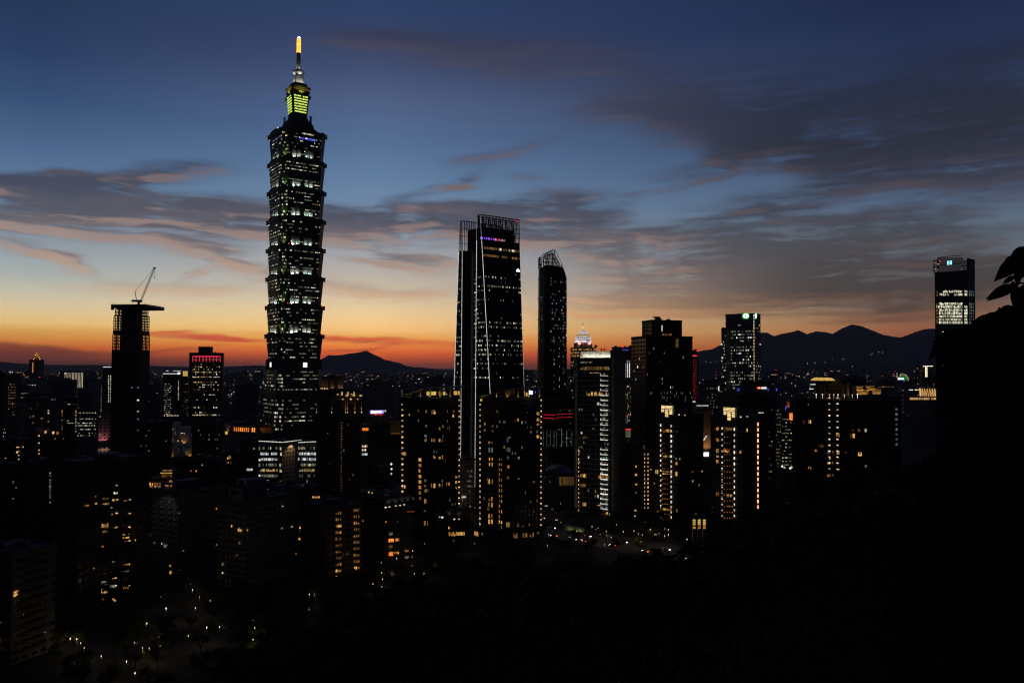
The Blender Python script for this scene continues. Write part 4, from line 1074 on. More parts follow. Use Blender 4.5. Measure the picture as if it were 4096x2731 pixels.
for x in (2949, 2955, 3071, 3104): winpx(B, 'L' if x < 3092 else 'R', x, 1553, x + 3, 1563, BLUE, .4, 'blue_light')
grid(B, 'L', 26, B.zt - 26, B.zt - 7, 4.2, .4, [(DIMW, 2), (DIMG, 2), (DIMC, 1)], .5, .3, seed=10)

B = block('office_tower', 'slab tower with three white light bars and a blue roof line', 'office tower', 2448, 2524, 2540, 1390, 800, 74, GREY, house=False)
winpx(B, 'L', 2476, 1398, 2514, 1401, BLUE, .5, 'blue_roof_line'); winpx(B, 'L', 2484, 1402, 2490, 1405, RED, .5, 'red_light')
for x in (2502, 2510, 2518): winpx(B, 'L', x - 1.2, 1452, x + 1.4, 1509, STRIP, .5, 'light_bar')
for y in list(range(1439, 1449, 5)) + list(range(1536, 1690, 8)):
    for e in range(6):
        if rnd.random() < .5: winpx(B, 'L', 2500 + 4 * e, y, 2503.4 + 4 * e, y + 3, rnd.choice((WHITE, DIMG, DIMW, DIMC)))
winpx(B, 'L', 2500, 1715, 2524, 1718.5, SIGNR, .5, 'red_light_line'); winpx(B, 'L', 2502, 1722, 2523, 1748, DIMG, .2, 'lit_panel'); winpx(B, 'L', 2502, 1660, 2505, 1663, RED, .5, 'red_light')
p = at(2491, 1383, 800); MB().lathe((p.x, p.y), [(p.z - 2.5, .2), (p.z - .6, .4), (p.z, 1.0), (p.z + .8, .3)], 8).build('warning_light', RED, B.root)

# domed tower: stepped gold shaft, white lit dome, ball and needle
DD = 1150.0
B = block('domed_tower', 'ornate tower with white lit dome, gold ball finial and rows of amber window lights', 'tower', 2282, 2325, 2384, 1389, DD, 35, BROWN, house=False, roof=False)
zz = lambda y: at(2332, y, DD + 15).z
cD = Vector((at(2332, 1350, DD + 18).x, DD + 18))
DOMEM = mat('white_dome_tile', (.75, .73, .74), .6)
MB().lathe(tuple(cD), [(B.zt - .2, 13.9), (zz(1372), 13.3), (zz(1371), 12.7), (zz(1362), 12.2), (zz(1350), 10.8), (zz(1349), 11.2), (zz(1341), 9.2), (zz(1340), 9.6), (zz(1333), 7.0), (zz(1332), 7.3), (zz(1325), 4.2), (zz(1320), 1.6)], 16).build('dome', DOMEM, B.root)
MB().lathe(tuple(cD), [(zz(1343), 10.2), (zz(1341), 10.4), (zz(1339), 9.7)], 16).build('gold_band', GOLD, B.root)
MB().lathe(tuple(cD), [(zz(1322), .8), (zz(1312), .7), (zz(1310), 1.6), (zz(1306.5), 2.4), (zz(1303), 1.6), (zz(1301), .6)], 12).build('ball_finial', emit('gold_ball', (1, .7, .3), .8, .1), B.root, True)
MB().lathe(tuple(cD), [(zz(1302), .45), (zz(1288), .15)], 6).build('needle', STEEL, B.root)
for t in range(8):
    a = math.radians(-90 + 360 / 16 * (t - 3.5) * 1.0); p = cD + Vector((math.cos(a), math.sin(a))) * 16.5
    spot(B.root, (*p, zz(1372)), (*(cD + Vector((math.cos(a), math.sin(a))) * 9), zz(1345)), 1800, (1, .88, .95), 80)
LEDR = emit('dome_light_ring', (1, .88, .92), .7, .5, mottle=.6)
for y, r in ((1369, 13.3), (1363, 12.7), (1356, 12.0), (1349.6, 11.5), (1345, 10.6), (1336, 8.8), (1332.4, 7.6), (1328, 6.3), (1324, 4.4)):
    MB().lathe(tuple(cD), [(zz(y) - .45, r), (zz(y), r + .25), (zz(y) + .45, r - .1)], 16).build('light_ring', LEDR, B.root)
for x in (2318, 2361):
    p = at(x, 1372, DD - 1); MB().lathe((p.x, DD + (2 if x < 2330 else 6)), [(p.z - 2, .6), (p.z - 1.2, 1.6), (p.z, 2), (p.z + 1.2, 1.6), (p.z + 2, .6)], 10).build('round_red_lamp', emit('round_pink_lamp', (1, .3, .25), 2.4, 0, mottle=0), B.root)
for fc in 'LR':
    for r_ in range(20):
        for e in range(14 if fc == 'R' else 10):
            w = B.w(fc); pr = .8 if r_ < 3 else (.55 if r_ < 6 else .22)
            if rnd.random() < pr: pane(B, fc, w * (e + .25) / (14 if fc == 'R' else 10), w * (e + .6) / (14 if fc == 'R' else 10), B.zt - 4.3 - r_ * 4.6, B.zt - 1.6 - r_ * 4.6, rnd.choice((GOLD, AMBER, GOLD) if r_ < 6 else (DIMW, WHITE, DIMG)))
for sx_ in (.02, .5, .98):
    p = B.pt('R', B.wR * sx_, B.zt + 1.5, .2); MB().lathe((p.x, p.y), [(B.zt - .1, 2.2), (B.zt + 2.4, 2.2), (B.zt + 4, 1.2)], 8).build('corner_turret', STONE, B.root)
    spot(B.root, B.pt('R', B.wR * sx_, B.zt - 7, 2.2), B.pt('R', B.wR * sx_, B.zt + 2, 0), 2600, (1, .5, .15), 60)

# ------------------------------------------------------------------ glass apartment tower with the lit crown
B = block('glass_apartment_tower', 'tall glass apartment tower with glowing white crown and a lit column of glass bays', 'apartment tower', 2304, 2456, 2501, 1434, 650, 66, facade('slab_and_glass', (.2, .2, .2), (.012, .014, .016), 5.5, 3.95, .42), house=False)
za = at(2400, 1434, 650).z; zb = at(2400, 1406, 655).z
u0, _ = B.hit('L', 2318, 1420); u1, _ = B.hit('L', 2460, 1420)
cc_ = B.pt('L', (u0 + u1) / 2, (za + zb) / 2 + .4, -7)
MB().box(tuple(cc_), (10, abs(u1 - u0), zb - za - .2), B.a).build('lit_crown', WHITEP, B.root)
al = bpy.data.lights.new('crown_strip_light', 'AREA'); al.shape = 'RECTANGLE'; al.size = abs(u1 - u0); al.size_y = .3; al.energy = 950; al.color = (.97, .93, .72)
ao = bpy.data.objects.new('crown_strip_light', al); COL.objects.link(ao); ao.parent = B.root
p_, t_ = B.pt('L', (u0 + u1) / 2, za + .95, .1), B.pt('L', (u0 + u1) / 2, zb - 1.2, -2.0); ao.location = p_ - B.root.location; ao.rotation_euler = (Matrix((Vector((B.dL.x, B.dL.y, 0)), -(t_ - p_).normalized().cross(Vector((B.dL.x, B.dL.y, 0))), -(t_ - p_).normalized())).transposed()).to_euler()
MB().box(tuple(B.pt('L', B.wL * .5, za - .9, 0)), (1.2, B.wL + 1, .9), B.a).build('roof_frame', CONC, B.root)
for px in (2341, 2400):
    for dx in (0, 12):
        c = at(px + 5 + dx, 1404, 660); MB().lathe((c.x, c.y), [(zb, .3), (zb + 1.6, .3)], 6).lathe((c.x, c.y), [(zb + 1.5, .3), (zb + 2.0, 1.2), (zb + 2.4, 1.5)], 10).build('dish_antenna', STEEL, B.root) if px == 2400 else None
BAYL = emit('balcony_light_line', (1, .96, .86), .8, .5)
for k in range(28):
    y = 1503 + 19.7 * k
    if k in (14,): continue
    [winpx(B, 'L', 2405 + 9 * e, y - 11, 2412 + 9 * e, y - 3, rnd.choice((DIMC, DIMG)), .3) for e in range(3) if rnd.random() < .35]
    winpx(B, 'L', 2403, y - 1.3, 2432, y + .3, BAYL, .8, 'balcony_light_line'); winpx(B, 'L', 2403, y - 7, 2404, y, BAYL, .8, 'balcony_light_line')
for k in range(29):
    z = at(2404, 1503 + 19.7 * k, 650).z - .6
    MB().box(tuple(B.pt('L', B.wL / 2, z, .25)), (.8, B.wL - .5, .45), B.a).build('floor_slab', WHITEP, B.root)
for u in (0.4, B.wL - .4): MB().box(tuple(B.pt('L', u, B.zt / 2 + 2, .5)), (1.2, 1.5, B.zt - 4), B.a).build('frame_post', WHITEP, B.root)
for fc, x0, x1, y0, y1, m in (('L', 2322, 2455, 1466, 1479, DIMW), ('L', 2346, 2402, 1568, 1584, WARM), ('L', 2404, 2436, 1568, 1582, WARM), ('L', 2388, 2398, 1609, 1620, WHITE), ('L', 2322, 2346, 1895, 1908, WARM), ('L', 2320, 2346, 1935, 1946, DIMW), ('L', 2392, 2434, 1900, 1911, AMBER), ('L', 2330, 2350, 1742, 1752, DIMW), ('L', 2330, 2345, 2010, 2022, WARM), ('L', 2376, 2400, 2040, 2052, WARM), ('L', 2403, 2432, 2044, 2057, GOLD), ('L', 2437, 2455, 2049, 2060, GOLD), ('R', 2476, 2493, 2050, 2066, DIMW), ('L', 2322, 2370, 1446, 1452, DIMG), ('L', 2380, 2402, 2018, 2022, AMBER)):
    n = max(1, int((x1 - x0) / 6))
    for e in range(n):
        if rnd.random() < .9: winpx(B, fc, x0 + (x1 - x0) * (e + .06) / n, y0, x0 + (x1 - x0) * (e + .94) / n, y1, m if rnd.random() < .8 else DIMW)
for e in range(9): winpx(B, 'L', 2360 + 5 * e, 1490, 2363 + 5 * e, 1491.6, HOT)
lampcol(B, 'L', 2315, 1800, 2040, 15, HOT, 2.4, 6, 'balcony_lamp')
grid(B, 'L', 16, at(2400, 2000, 650).z, at(2400, 1600, 650).z, 3.9, .09, [(DIMG, 3), (DIMW, 4), (COOL, .4)], .5, .5, seed=12)
B3 = block('x', '', '', 2454, 2459, 2503, 1404, 648.6, 66, mat('pale_stone_panel', (.22, .2, .18)), root=B.root, part='stone_side_wall', house=False)

# ------------------------------------------------------------------ the two curved-roof apartment towers
def curved_tower(label, xl, xc, xr, d, rl, lampx, wincol, wins, panels, seed):
    yb = 1592
    B = block('curved_roof_tower', label, 'apartment tower', xl, xc, xr, yb, d, 42, DARKT, roof=False, house=False, group='twin apartment towers with wavy roofs')
    zf = lambda y: at(xc, y, d).z
    mb = MB(); ribs = []
    for i in range(25):                                                     # the wavy roof slab on its posts
        x = rl[0][0] + (rl[-1][0] - rl[0][0]) * i / 24
        for (xa, ya), (xb, yb_) in zip(rl, rl[1:]):
            if xa <= x <= xb + .01: t = (x - xa) / (xb - xa); y = ya + (yb_ - ya) * sstep(t) if xb - xa > 60 else ya + (yb_ - ya) * t; break
        p = at(x, y, d + 2); f = i / 24; ribs.append(((p.x, d - 3 + 12 * abs(f - .55)), (p.x + 3, d + 26), p.z))
    for (a, b, z), (a2, b2, z2) in zip(ribs, ribs[1:]):
        mb.add([(*a, z - .35), (*a2, z2 - .35), (*b2, z2 - .35), (*b, z - .35), (*a, z + .35), (*a2, z2 + .35), (*b2, z2 + .35), (*b, z + .35)], [(3, 2, 1, 0), (4, 5, 6, 7), (0, 1, 5, 4), (2, 3, 7, 6)])
    mb.build('curved_roof', mat('pale_roof_edge', (.4, .34, .24)), B.root)
    for i in (7, 11, 15, 19, 23):
        a, b, z = ribs[i]; c = Vector(a).lerp(Vector(b), .18); MB().tube((*c, B.zt - .1), (*c, z - .3), .5).build('roof_post', STONE, B.root)
        spot(B.root, (c.x, c.y - 1.1, B.zt + .4), (c.x, c.y, z), 130, (1, .66, .25), 100)
    for i in (3, 6, 10, 14): a, b, z = ribs[i]; spot(B.root, (a[0], a[1] + 2.5, z - 2.2), (a[0] + 1, a[1], z), 150, (1, .68, .28), 150)
    for (x0, y0, x1, y1, m) in panels:
        p0, p1 = at(x0, y1, d + 3), at(x1, y0, d + 3); MB().box(((p0.x + p1.x) / 2, d + 4.5, (p0.z + p1.z) / 2), (p1.x - p0.x, 3, p1.z - p0.z)).build('lit_penthouse_wall', m, B.root)
    pb = MB()
    q = random.Random(seed)
    for i in range(7):
        p = at(rl[0][0] + 10 + 7 * i, 1590, d + 3); pb.lathe((p.x, p.y), [(B.zt, .5), (B.zt + .8, 1.2), (B.zt + q.uniform(1.5, 2.6), .2)], 6)
    pb.build('roof_planting', mat('roof_leaves', (.05, .09, .02)), B.root)
    spot(B.root, (at(rl[0][0] + 20, 1590, d).x, d, B.zt + .3), (at(rl[0][0] + 25, 1590, d).x, d + 4, B.zt + 2), 60, (.9, 1, .25), 140)
    n = 24
    for fc, lx, y0 in (('L', lampx[0], 1617), ('R', lampx[1], 1600)):
        for k in range(n):
            y = y0 + 21.7 * k
            if fc == 'L' and lampx[0] < 1800 and k > 16: break
            winpx(B, fc, lx - 2, y - 2.6, lx + 2, y + 2.6, HOT, .8, 'balcony_lamp')
            u, z = B.hit(fc, lx, y + 9); MB().box(tuple(B.pt(fc, u, z, .9)), (4.4, 1.8, .3) if fc == 'R' else (1.8, 4.4, .3), B.a).build('balcony', CONC, B.root)
    for (x, y0, y1, n_, m) in wincol:
        for k in range(n_):
            y = y0 + (y1 - y0) * k / max(1, n_ - 1); winpx(B, 'L', x - 6, y - 5, x + 6, y + 6, m if k % 4 else WARM); winpx(B, 'L', x - 14, y + 7.5, x + 7, y + 8.6, CONC, .9, 'balcony_edge')
    for (x0, y0, x1, y1, m) in wins:
        fc = 'L' if x0 < xc else 'R'; n_ = max(1, int((x1 - x0) / 5))
        for e in range(n_): winpx(B, fc, x0 + (x1 - x0) * (e + .05) / n_, y0, x0 + (x1 - x0) * (e + .93) / n_, y1, m)
    for fc in 'LR': grid(B, fc, 9, 8, B.zt - 6, 3.45, .07, [(DIMW, 5), (DIMC, 2), (DIMG, 1), (WARM, .6)], .5, .5, seed=seed)
    for fc in 'LR':
        for k in range(7):
            u = B.w(fc) * (k + .5) / 7; MB().box(tuple(B.pt(fc, u, B.zt / 2, .3)), (.9, .7, B.zt - 3) if fc == 'R' else (.7, .9, B.zt - 3), B.a).build('pilaster', STEEL, B.root)
    return B


curved_tower('left twin apartment tower with wavy roof and three amber lit penthouse panels', 1602, 1745, 1839, 552, [(1607, 1581), (1625, 1577), (1693, 1553), (1847, 1547)], (1611, 1834),
             [(1681, 1838, 1992, 8, AMBER)], [(1702, 1640, 1714, 1651, DIMW), (1727, 1640, 1744, 1656, WARM), (1698, 1752, 1712, 1765, WARM), (1725, 1754, 1742, 1767, WARM), (1755, 1754, 1772, 1767, WARM), (1731, 1820, 1742, 1833, WARM), (1755, 1820, 1772, 1835, WARM), (1725, 1934, 1742, 1950, WARM), (1755, 1934, 1770, 1945, WARM), (1785, 1928, 1798, 1942, AMBER), (1698, 1950, 1713, 1967, WARM), (1697, 1995, 1712, 2012, AMBER), (1696, 2083, 1712, 2100, WARM), (1608, 1808, 1627, 1820, WARM), (1608, 1940, 1627, 1953, WARM), (1820, 1902, 1834, 1912, WARM), (1820, 1923, 1834, 1933, WARM), (1820, 1945, 1834, 1956, WARM), (1755, 1708, 1765, 1720, DIMW), (1786, 1706, 1798, 1718, DIMW), (1812, 1640, 1822, 1650, DIMW)],
             [(1706, 1566, 1722, 1580, GOLD), (1724, 1566, 1743, 1580, GOLD), (1755, 1566, 1763, 1580, GOLD), (1772, 1566, 1780, 1580, GOLD), (1815, 1564, 1827, 1579, GOLD), (1831, 1564, 1837, 1579, GOLD)], 41)
B = curved_tower('right twin apartment tower with wavy roof and a white lit sign box on top', 1918, 2058, 2166, 546, [(1907, 1589), (1957, 1577), (2024, 1559), (2100, 1553), (2167, 1552)], (1923, 2162),
             [(2002, 1834, 2108, 14, AMBER)], [(1956, 1830, 1972, 1841, AMBER), (1954, 1850, 1973, 1865, WARM), (1952, 1917, 1973, 1934, WARM), (1955, 1987, 1972, 2002, WARM), (1953, 2010, 1972, 2026, WARM), (1953, 2055, 1972, 2070, AMBER), (1954, 2077, 1972, 2093, WARM), (2022, 2089, 2042, 2106, WARM), (2030, 1860, 2040, 1872, AMBER), (2145, 1648, 2160, 1660, WARM), (2145, 1672, 2163, 1684, WARM), (2145, 1693, 2160, 1700, AMBER), (2145, 1740, 2163, 1752, WARM), (1937, 1690, 1943, 1699, WARM), (2062, 1673, 2075, 1684, AMBER), (2035, 1743, 2042, 1752, AMBER), (2065, 2098, 2076, 2106, DIMW), (2090, 2100, 2094, 2108, AMBER), (2115, 2093, 2119, 2102, WARM), (1953, 1765, 1970, 1774, DIMW), (1953, 1790, 1972, 1808, DIMC), (2022, 1790, 2042, 1806, DIMC), (2022, 1750, 2034, 1768, DIMC)],
             [(2020, 1556, 2060, 1590, mat('terrace_wall', (.25, .18, .11))), (1921, 1596, 1928, 1604, GOLD), (2103, 1570, 2110, 1584, GOLD), (2116, 1563, 2131, 1577, SIGNW), (2140, 1565, 2143, 1572, BLUE), (2098, 1568, 2101, 1571, RED)], 42)
for i, x in enumerate((2054, 2092, 2119, 2146)):
    for e in range(3): winpx(B, 'R' if x > 2060 else 'L', x + 5.5 * e, 2132 - i * 1.5, x + 5 + 5.5 * e, 2150 - i * 1.5, DIMW if rnd.random() < .8 else WARM)

# ------------------------------------------------------------------ brown tower with uplit crown and columns
B = block('uplit_tower', 'brown apartment tower with a fluted crown and columns lit from below', 'apartment tower', 1267, 1345, 1448, 1572, 640, 30, BROWN, house=False)
B2 = block('x', '', '', 1268, 1330, 1388, 1557, 652, 30, BROWN, root=B.root, part='taller_block', house=False)
B4 = block('x', '', '', 1285, 1318, 1372, 1509, 655, 30, STONE, z0=B2.zt - .4, root=B.root, part='fluted_crown', house=False)
for fc, n in (('L', 5), ('R', 8)):
    for k in range(n):
        u = B4.w(fc) * (k + .3) / n
        MB().box(tuple(B4.pt(fc, u, (B4.zt + B2.zt) / 2, .35)), (.7, .7, B4.zt - B2.zt - 1), B4.a).build('crown_fin', STONE, B.root)
        spot(B.root, B4.pt(fc, u + .9, B2.zt + .5, 1.0), B4.pt(fc, u + .9, B4.zt, .1), 170, (1, .55, .18), 70)
        MB().box(tuple(B4.pt(fc, u + .9, B2.zt + .5, .6)), (.45, .45, .9), B4.a).build('uplight_lamp', HOT, B.root)
for px, fc in ((1270, 'L'), (1331, 'L'), (1380, 'R'), (1388, 'R'), (1417, 'R'), (1444, 'R')):
    u, z = B.hit(fc, px, 1648); MB().box(tuple(B.pt(fc, u, z, .9)), (.5, .5, 1.0), B.a).build('uplight_lamp', HOT, B.root)
    MB().box(tuple(B.pt(fc, u, z + 6, .25)), (1.1, .8, 14), B.a).build('column', STONE, B.root)
    spot(B.root, B.pt(fc, u, z + .6, 1.4), B.pt(fc, u, z + 12, .3), 420, (1, .6, .22), 50)
for x, y in ((1386, 1582), (1414, 1581), (1442, 1581)): winpx(B, 'R', x - 4, y - 2.5, x + 4, y + 3, GOLD, 1, 'lantern')
for x, y in ((1350, 1577), (1370, 1596), (1402, 1596), (1430, 1596), (1405, 1576)): winpx(B, 'R', x - 2, y - 2, x + 2, y + 2, HOT, 1, 'wall_lamp')
for x in (1367, 1388, 1392, 1415): winpx(B, 'R', x - .9, 1567, x + .9, 1580, HOT, .8, 'wall_lamp')
lampcol(B, 'R', 1366, 1690, 1960, 26, DIMW, 5, 4, 'stair_window')
grid(B, 'L', 6, 10, B.zt - 20, 3.4, .02, [(DIMW, 3), (DIMC, 1)], .4, .5, seed=14); grid(B, 'R', 8, 10, B.zt - 20, 3.4, .03, [(DIMW, 3), (DIMC, 1)], .4, .5, seed=15)
for fc in 'LR':
    for k in range(6): MB().box(tuple(B.pt(fc, B.w(fc) * (k + .5) / 6, B.zt / 2 - 10, .25)), (.8, .6, B.zt - 24), B.a).build('pilaster', BROWN, B.root)

# ------------------------------------------------------------------ white L-shaped block with the roof light line
B = block('office_block', 'white L-shaped office block with a bright roof light line and busy white lit floors', 'office block', 1030, 1130, 1203, 1771, 720, 50, PALE)
B2 = block('x', '', '', 1180, 1192, 1276, 1772, 712, 20, PALE, root=B.root, part='side_wing')
for Bx, fc in ((B, 'L'), (B, 'R'), (B2, 'R')):
    w = Bx.w(fc); MB().box(tuple(Bx.pt(fc, w / 2, Bx.zt + .7, .45)), (w, .5, .55) if fc == 'R' else (.5, w, .55), Bx.a).build('roof_light_line', STRIP, B.root)
for x0, x1, Bx, fc in ((1043, 1112, B, 'L'), (1192, 1268, B2, 'R')):
    for k in range(9):
        y = 1786 + 22 * k; u0, z0_ = Bx.hit(fc, x0, y + 13); u1, z1_ = Bx.hit(fc, x1, y); MB().box(tuple(Bx.pt(fc, (u0 + u1) / 2, (z0_ + z1_) / 2, .1)), (abs(u1 - u0), .5, z1_ - z0_) if fc == 'R' else (.5, abs(u1 - u0), z1_ - z0_), Bx.a).build('glass_band', GLASS, B.root)
        pr = (.3, .8, .85, .55, .75, .5, .1, .45, .35)[k]; m0 = (DIMG, COOL, COOL, DIMG, WARM, DIMG, COOL, COOL, WHITE)[k]; n = 16; on = False
        for e in range(n):
            on = rnd.random() < (pr if not on else min(.92, pr + .3))
            if on: winpx(Bx, fc, x0 + (x1 - x0) * (e + .1) / n, y + 1, x0 + (x1 - x0) * (e + .9) / n, y + 11, m0 if rnd.random() < .7 else rnd.choice((DIMG, WHITE, DIMC)), .5)
spot(B.root, B.pt('R', B.wR * .45, B.zt - .4, 3), B.pt('R', B.wR * .4, B.zt - 30, 0), 2600, (1, .62, .25), 110)
for x in (1122, 1119, 1036):
    for k in range(8):
        if rnd.random() < .6: winpx(B, 'L', x, 1788 + 22 * k, x + 5, 1799 + 22 * k, rnd.choice((DIMG, WHITE, DIMW)), .3)

# ------------------------------------------------------------------ pair of apartment towers with lamp columns and lantern tops
def lantern_tower(label, xl, xc, xr, yt, d, lan, cols, y0, y1, n, wins, seed, extra=()):
    B = block('lantern_top_tower', label, 'apartment tower', xl, xc, xr, yt, d, 46, DARKT, house=False, group='apartment towers with lantern tops')
    ua, _ = B.hit('L', lan[0], lan[3]); ub, _ = B.hit('L', lan[2], lan[3]); z1 = at(lan[0], lan[1], d + 6).z
    c = B.pt('L', (ua + ub) / 2, (B.zt + z1) / 2, -5); MB().box(tuple(c), (6, abs(ub - ua) + 1, z1 - B.zt + 1), B.a).build('lantern_frame', STEEL, B.root)
    MB().box(tuple(B.pt('L', (ua + ub) / 2, B.zt + (z1 - B.zt) * .5, -1.2)), (.3, abs(ub - ua) + 1, z1 - B.zt), B.a).build('lantern_back', STEEL, B.root)
    LM = emit('lantern_pane', (1, .72, .3), 1.1, .15)
    for f0, f1, lo, hi in ((.01, .99, .66, 1.0), (.01, .25, .3, .64), (.36, .62, -.2, .64), (.74, .98, .08, .64)):
        MB().box(tuple(B.pt('L', ua + (ub - ua) * (f0 + f1) / 2, B.zt + (z1 - B.zt) * (lo + hi) / 2 - .1, 0.45)), (.3, abs(ub - ua) * (f1 - f0), (z1 - B.zt) * (hi - lo) - .2), B.a).build('lantern_pane', LM, B.root)
    for k in range(6): MB().box(tuple(B.pt('L', (ua + ub) / 2, B.zt + (z1 - B.zt) * (k + .5) / 6, .7)), (.2, abs(ub - ua), .22), B.a).build('lantern_bar', STEEL, B.root)
    for cx_ in cols:
        for k in range(n):
            y = y0 + (y1 - y0) * k / (n - 1) + (3 if cx_ == cols[1] else 0)
            u, z = B.hit('L', cx_, y); MB().lathe(tuple(B.pt('L', u, 0, .7).xy), [(z - 1.0, .22), (z - .7, .42), (z + .7, .42), (z + 1.0, .22)], 8).build('column_lamp', BRIGHT, B.root)
    for k in range(n):
        for e in range(4):
            x = cols[0] + 8 + (cols[1] - cols[0] - 16) * e / 3; y = y0 + 11 + (y1 - y0) * k / (n - 1); winpx(B, 'L', x - .9, y - 1.4, x + .9, y + 1.4, ORANGE, .5)
        z = at(cols[0], y0 + 14 + (y1 - y0) * k / (n - 1), d).z; ua, _ = B.hit('L', cols[0], y0); ub, _ = B.hit('L', cols[1], y0)
        MB().box(tuple(B.pt('L', (ua + ub) / 2, z, .8)), (1.6, abs(ub - ua), .9), B.a).build('balcony', DARKT, B.root)
    for (x0, ya, x1, yb, m) in wins:
        n_ = max(1, int((x1 - x0) / 5))
        fc = 'L' if x0 < xc else 'R'
        for e in range(n_): winpx(B, fc, x0 + (x1 - x0) * (e + .05) / n_, ya, x0 + (x1 - x0) * (e + .93) / n_, yb, m, .5)
    for (lx, ya, yb, n_, m, w, h) in extra: lampcol(B, 'L' if lx < xc else 'R', lx, ya, yb, n_, m, w, h, 'wall_lamp')
    for fc in 'LR': grid(B, fc, 8, 6, B.zt - 8, 3.6, .035, [(DIMW, 4), (DIMG, 2), (WARM, .5)], .4, .45, seed=seed)
    MB().box((B.cen.x + 3, B.cen.y + 4, B.zt + 1.2), (B.wR * .4, B.wL * .4, 2.4), B.a).build('roof_house', ROOFM, B.root)
    return B


lantern_tower('nearer apartment tower of two with a glowing lantern top and two columns of white lamps', 2596, 2712, 2814, 1662, 612, (2647, 1622, 2691, 1660), (2645, 2687), 1700, 2064, 19,
              [(2655, 1717, 2684, 1727, AMBER), (2655, 1820, 2668, 1831, GOLD), (2670, 1822, 2684, 1830, DIMW), (2652, 1884, 2690, 1896, WARM), (2623, 1879, 2634, 1893, GOLD), (2703, 1887, 2711, 1902, GOLD), (2655, 2030, 2686, 2040, WARM), (2704, 2036, 2711, 2050, WARM), (2706, 1722, 2711, 1730, DIMW), (2704, 1848, 2711, 1858, AMBER)], 51, [(2715, 1658, 1658, 1, BRIGHT, 4, 4), (2738, 1660, 1660, 1, HOT, 4, 4)])
Ba = block('apartment_block', 'lower dark apartment block with two thin columns of warm wall lamps', 'apartment block', 2500, 2588, 2600, 1772, 640, 70, DARKT)
for x in (2579, 2591): lampcol(Ba, 'L' if x < 2588 else 'R', x, 1816, 2030, 14, HOT, 2.2, 7, 'wall_lamp')
winpx(Ba, 'L', 2574, 1770, 2578, 1795, DIMW, .4)
for x, y in ((2540, 1898), (2540, 1970), (2541, 1865), (2541, 1935), (2538, 2040)): winpx(Ba, 'L', x, y - 4, x + 8, y + 4, rnd.choice((WARM, DIMW, GOLD)))
lantern_tower('lantern top apartment tower with an orange lamp line down its right corner', 2842, 2975, 3075, 1676, 565, (2896, 1630, 2941, 1672), (2891, 2940), 1713, 2060, 16,
              [(2866, 1707, 2876, 1720, AMBER), (2866, 1751, 2876, 1764, AMBER), (2866, 1794, 2876, 1810, WARM), (2866, 1820, 2876, 1828, WARM), (2866, 1838, 2876, 1850, AMBER), (2866, 1968, 2876, 1983, AMBER), (2897, 1708, 2932, 1722, DIMW), (2896, 1797, 2920, 1812, AMBER), (2908, 1974, 2928, 1986, WARM), (2908, 2018, 2930, 2025, DIMW), (2985, 1713, 2992, 1726, WARM), (2960, 1802, 2970, 1812, AMBER)], 52,
              [(3031, 1696, 2026, 16, emit('orange_pink_lamp', (1, .42, .22), 2.2, .2, mottle=0), 2.6, 13), (2964, 1667, 1667, 1, BRIGHT, 4, 4), (2988, 1665, 1665, 1, BRIGHT, 4, 4)])

# ------------------------------------------------------------------ large ornate residence on the right
B = block('ornate_residence', 'massive dark residence with a gold lit domed roof and glowing rooftop columns', 'apartment building', 3182, 3372, 3602, 1592, 585, 36, DARKT, house=False)
B2 = block('x', '', '', 3262, 3362, 3460, 1522, 602, 36, DARKT, z0=B.zt - .3, root=B.root, part='roof_pavilion', house=False)
zd = at(3305, 1524, 590).z
p0, p1 = at(3266, 1523, 600), at(3341, 1523, 600); w = (p1.x - p0.x) / 2; cxm = (p0.x + p1.x) / 2; ztop = at(3305, 1510, 600).z
prof = [(1.0, 0), (.93, .35), (.82, .7), (.68, .93), (.6, 1)]
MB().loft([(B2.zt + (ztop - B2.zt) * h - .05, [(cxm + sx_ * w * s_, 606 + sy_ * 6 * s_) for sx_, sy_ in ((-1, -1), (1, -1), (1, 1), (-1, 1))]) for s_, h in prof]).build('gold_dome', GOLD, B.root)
for px in (3371, 3391):
    p = at(px, 1560, 588); MB().tube((p.x, 588, B.zt - .1), (p.x, 588, at(px, 1532, 588).z), 1.1, n=12).build('roof_column', STONE, B.root); spot(B.root, (p.x, 585.6, B.zt + .3), (p.x, 588, B.zt + 9), 330, (1, .6, .18), 60)
for px in (3285, 3300, 3262): p = at(px, 1560, 590); MB().tube((p.x, 591, B.zt - .1), (p.x, 591, at(px, 1540, 590).z), .45, n=8).build('roof_column', STONE, B.root); spot(B.root, (p.x, 589.4, B.zt + .3), (p.x, 591, B.zt + 7), 60, (1, .6, .2), 50)
for x, y in ((3318, 1578), (3335, 1578), (3352, 1578), (3409, 1580), (3430, 1577), (3290, 1578), (3265, 1577), (3378, 1580)):
    p = at(x, y, 583); MB().lathe((p.x, p.y), [(B.zt, .12), (p.z - .5, .12), (p.z - .4, .35), (p.z, .5), (p.z + .45, .25)], 8).build('terrace_lamp', BRIGHT, B.root)
for (xa, xb, ya, yb) in ((3428, 3475, 1560, 1578), (3490, 3524, 1556, 1576), (3425, 3450, 1547, 1560), (3465, 3495, 1545, 1560)):
    a, b = at(xa, yb, 590), at(xb, ya, 590); MB().box(((a.x + b.x) / 2, 594, (a.z + b.z) / 2), (b.x - a.x, 8, b.z - a.z)).box(((a.x + b.x) / 2, 593.6, b.z + .3), (b.x - a.x + 1.2, 9, .6)).build('roof_loggia', STONE, B.root)
    spot(B.root, ((a.x + b.x) / 2 - 2, 588, a.z - .3), ((a.x + b.x) / 2 - 1, 590, b.z), 260, (1, .55, .15), 140)
    spot(B.root, ((a.x + b.x) / 2 + 2, 588, a.z - .3), ((a.x + b.x) / 2 + 1, 590, b.z), 200, (1, .55, .15), 140)
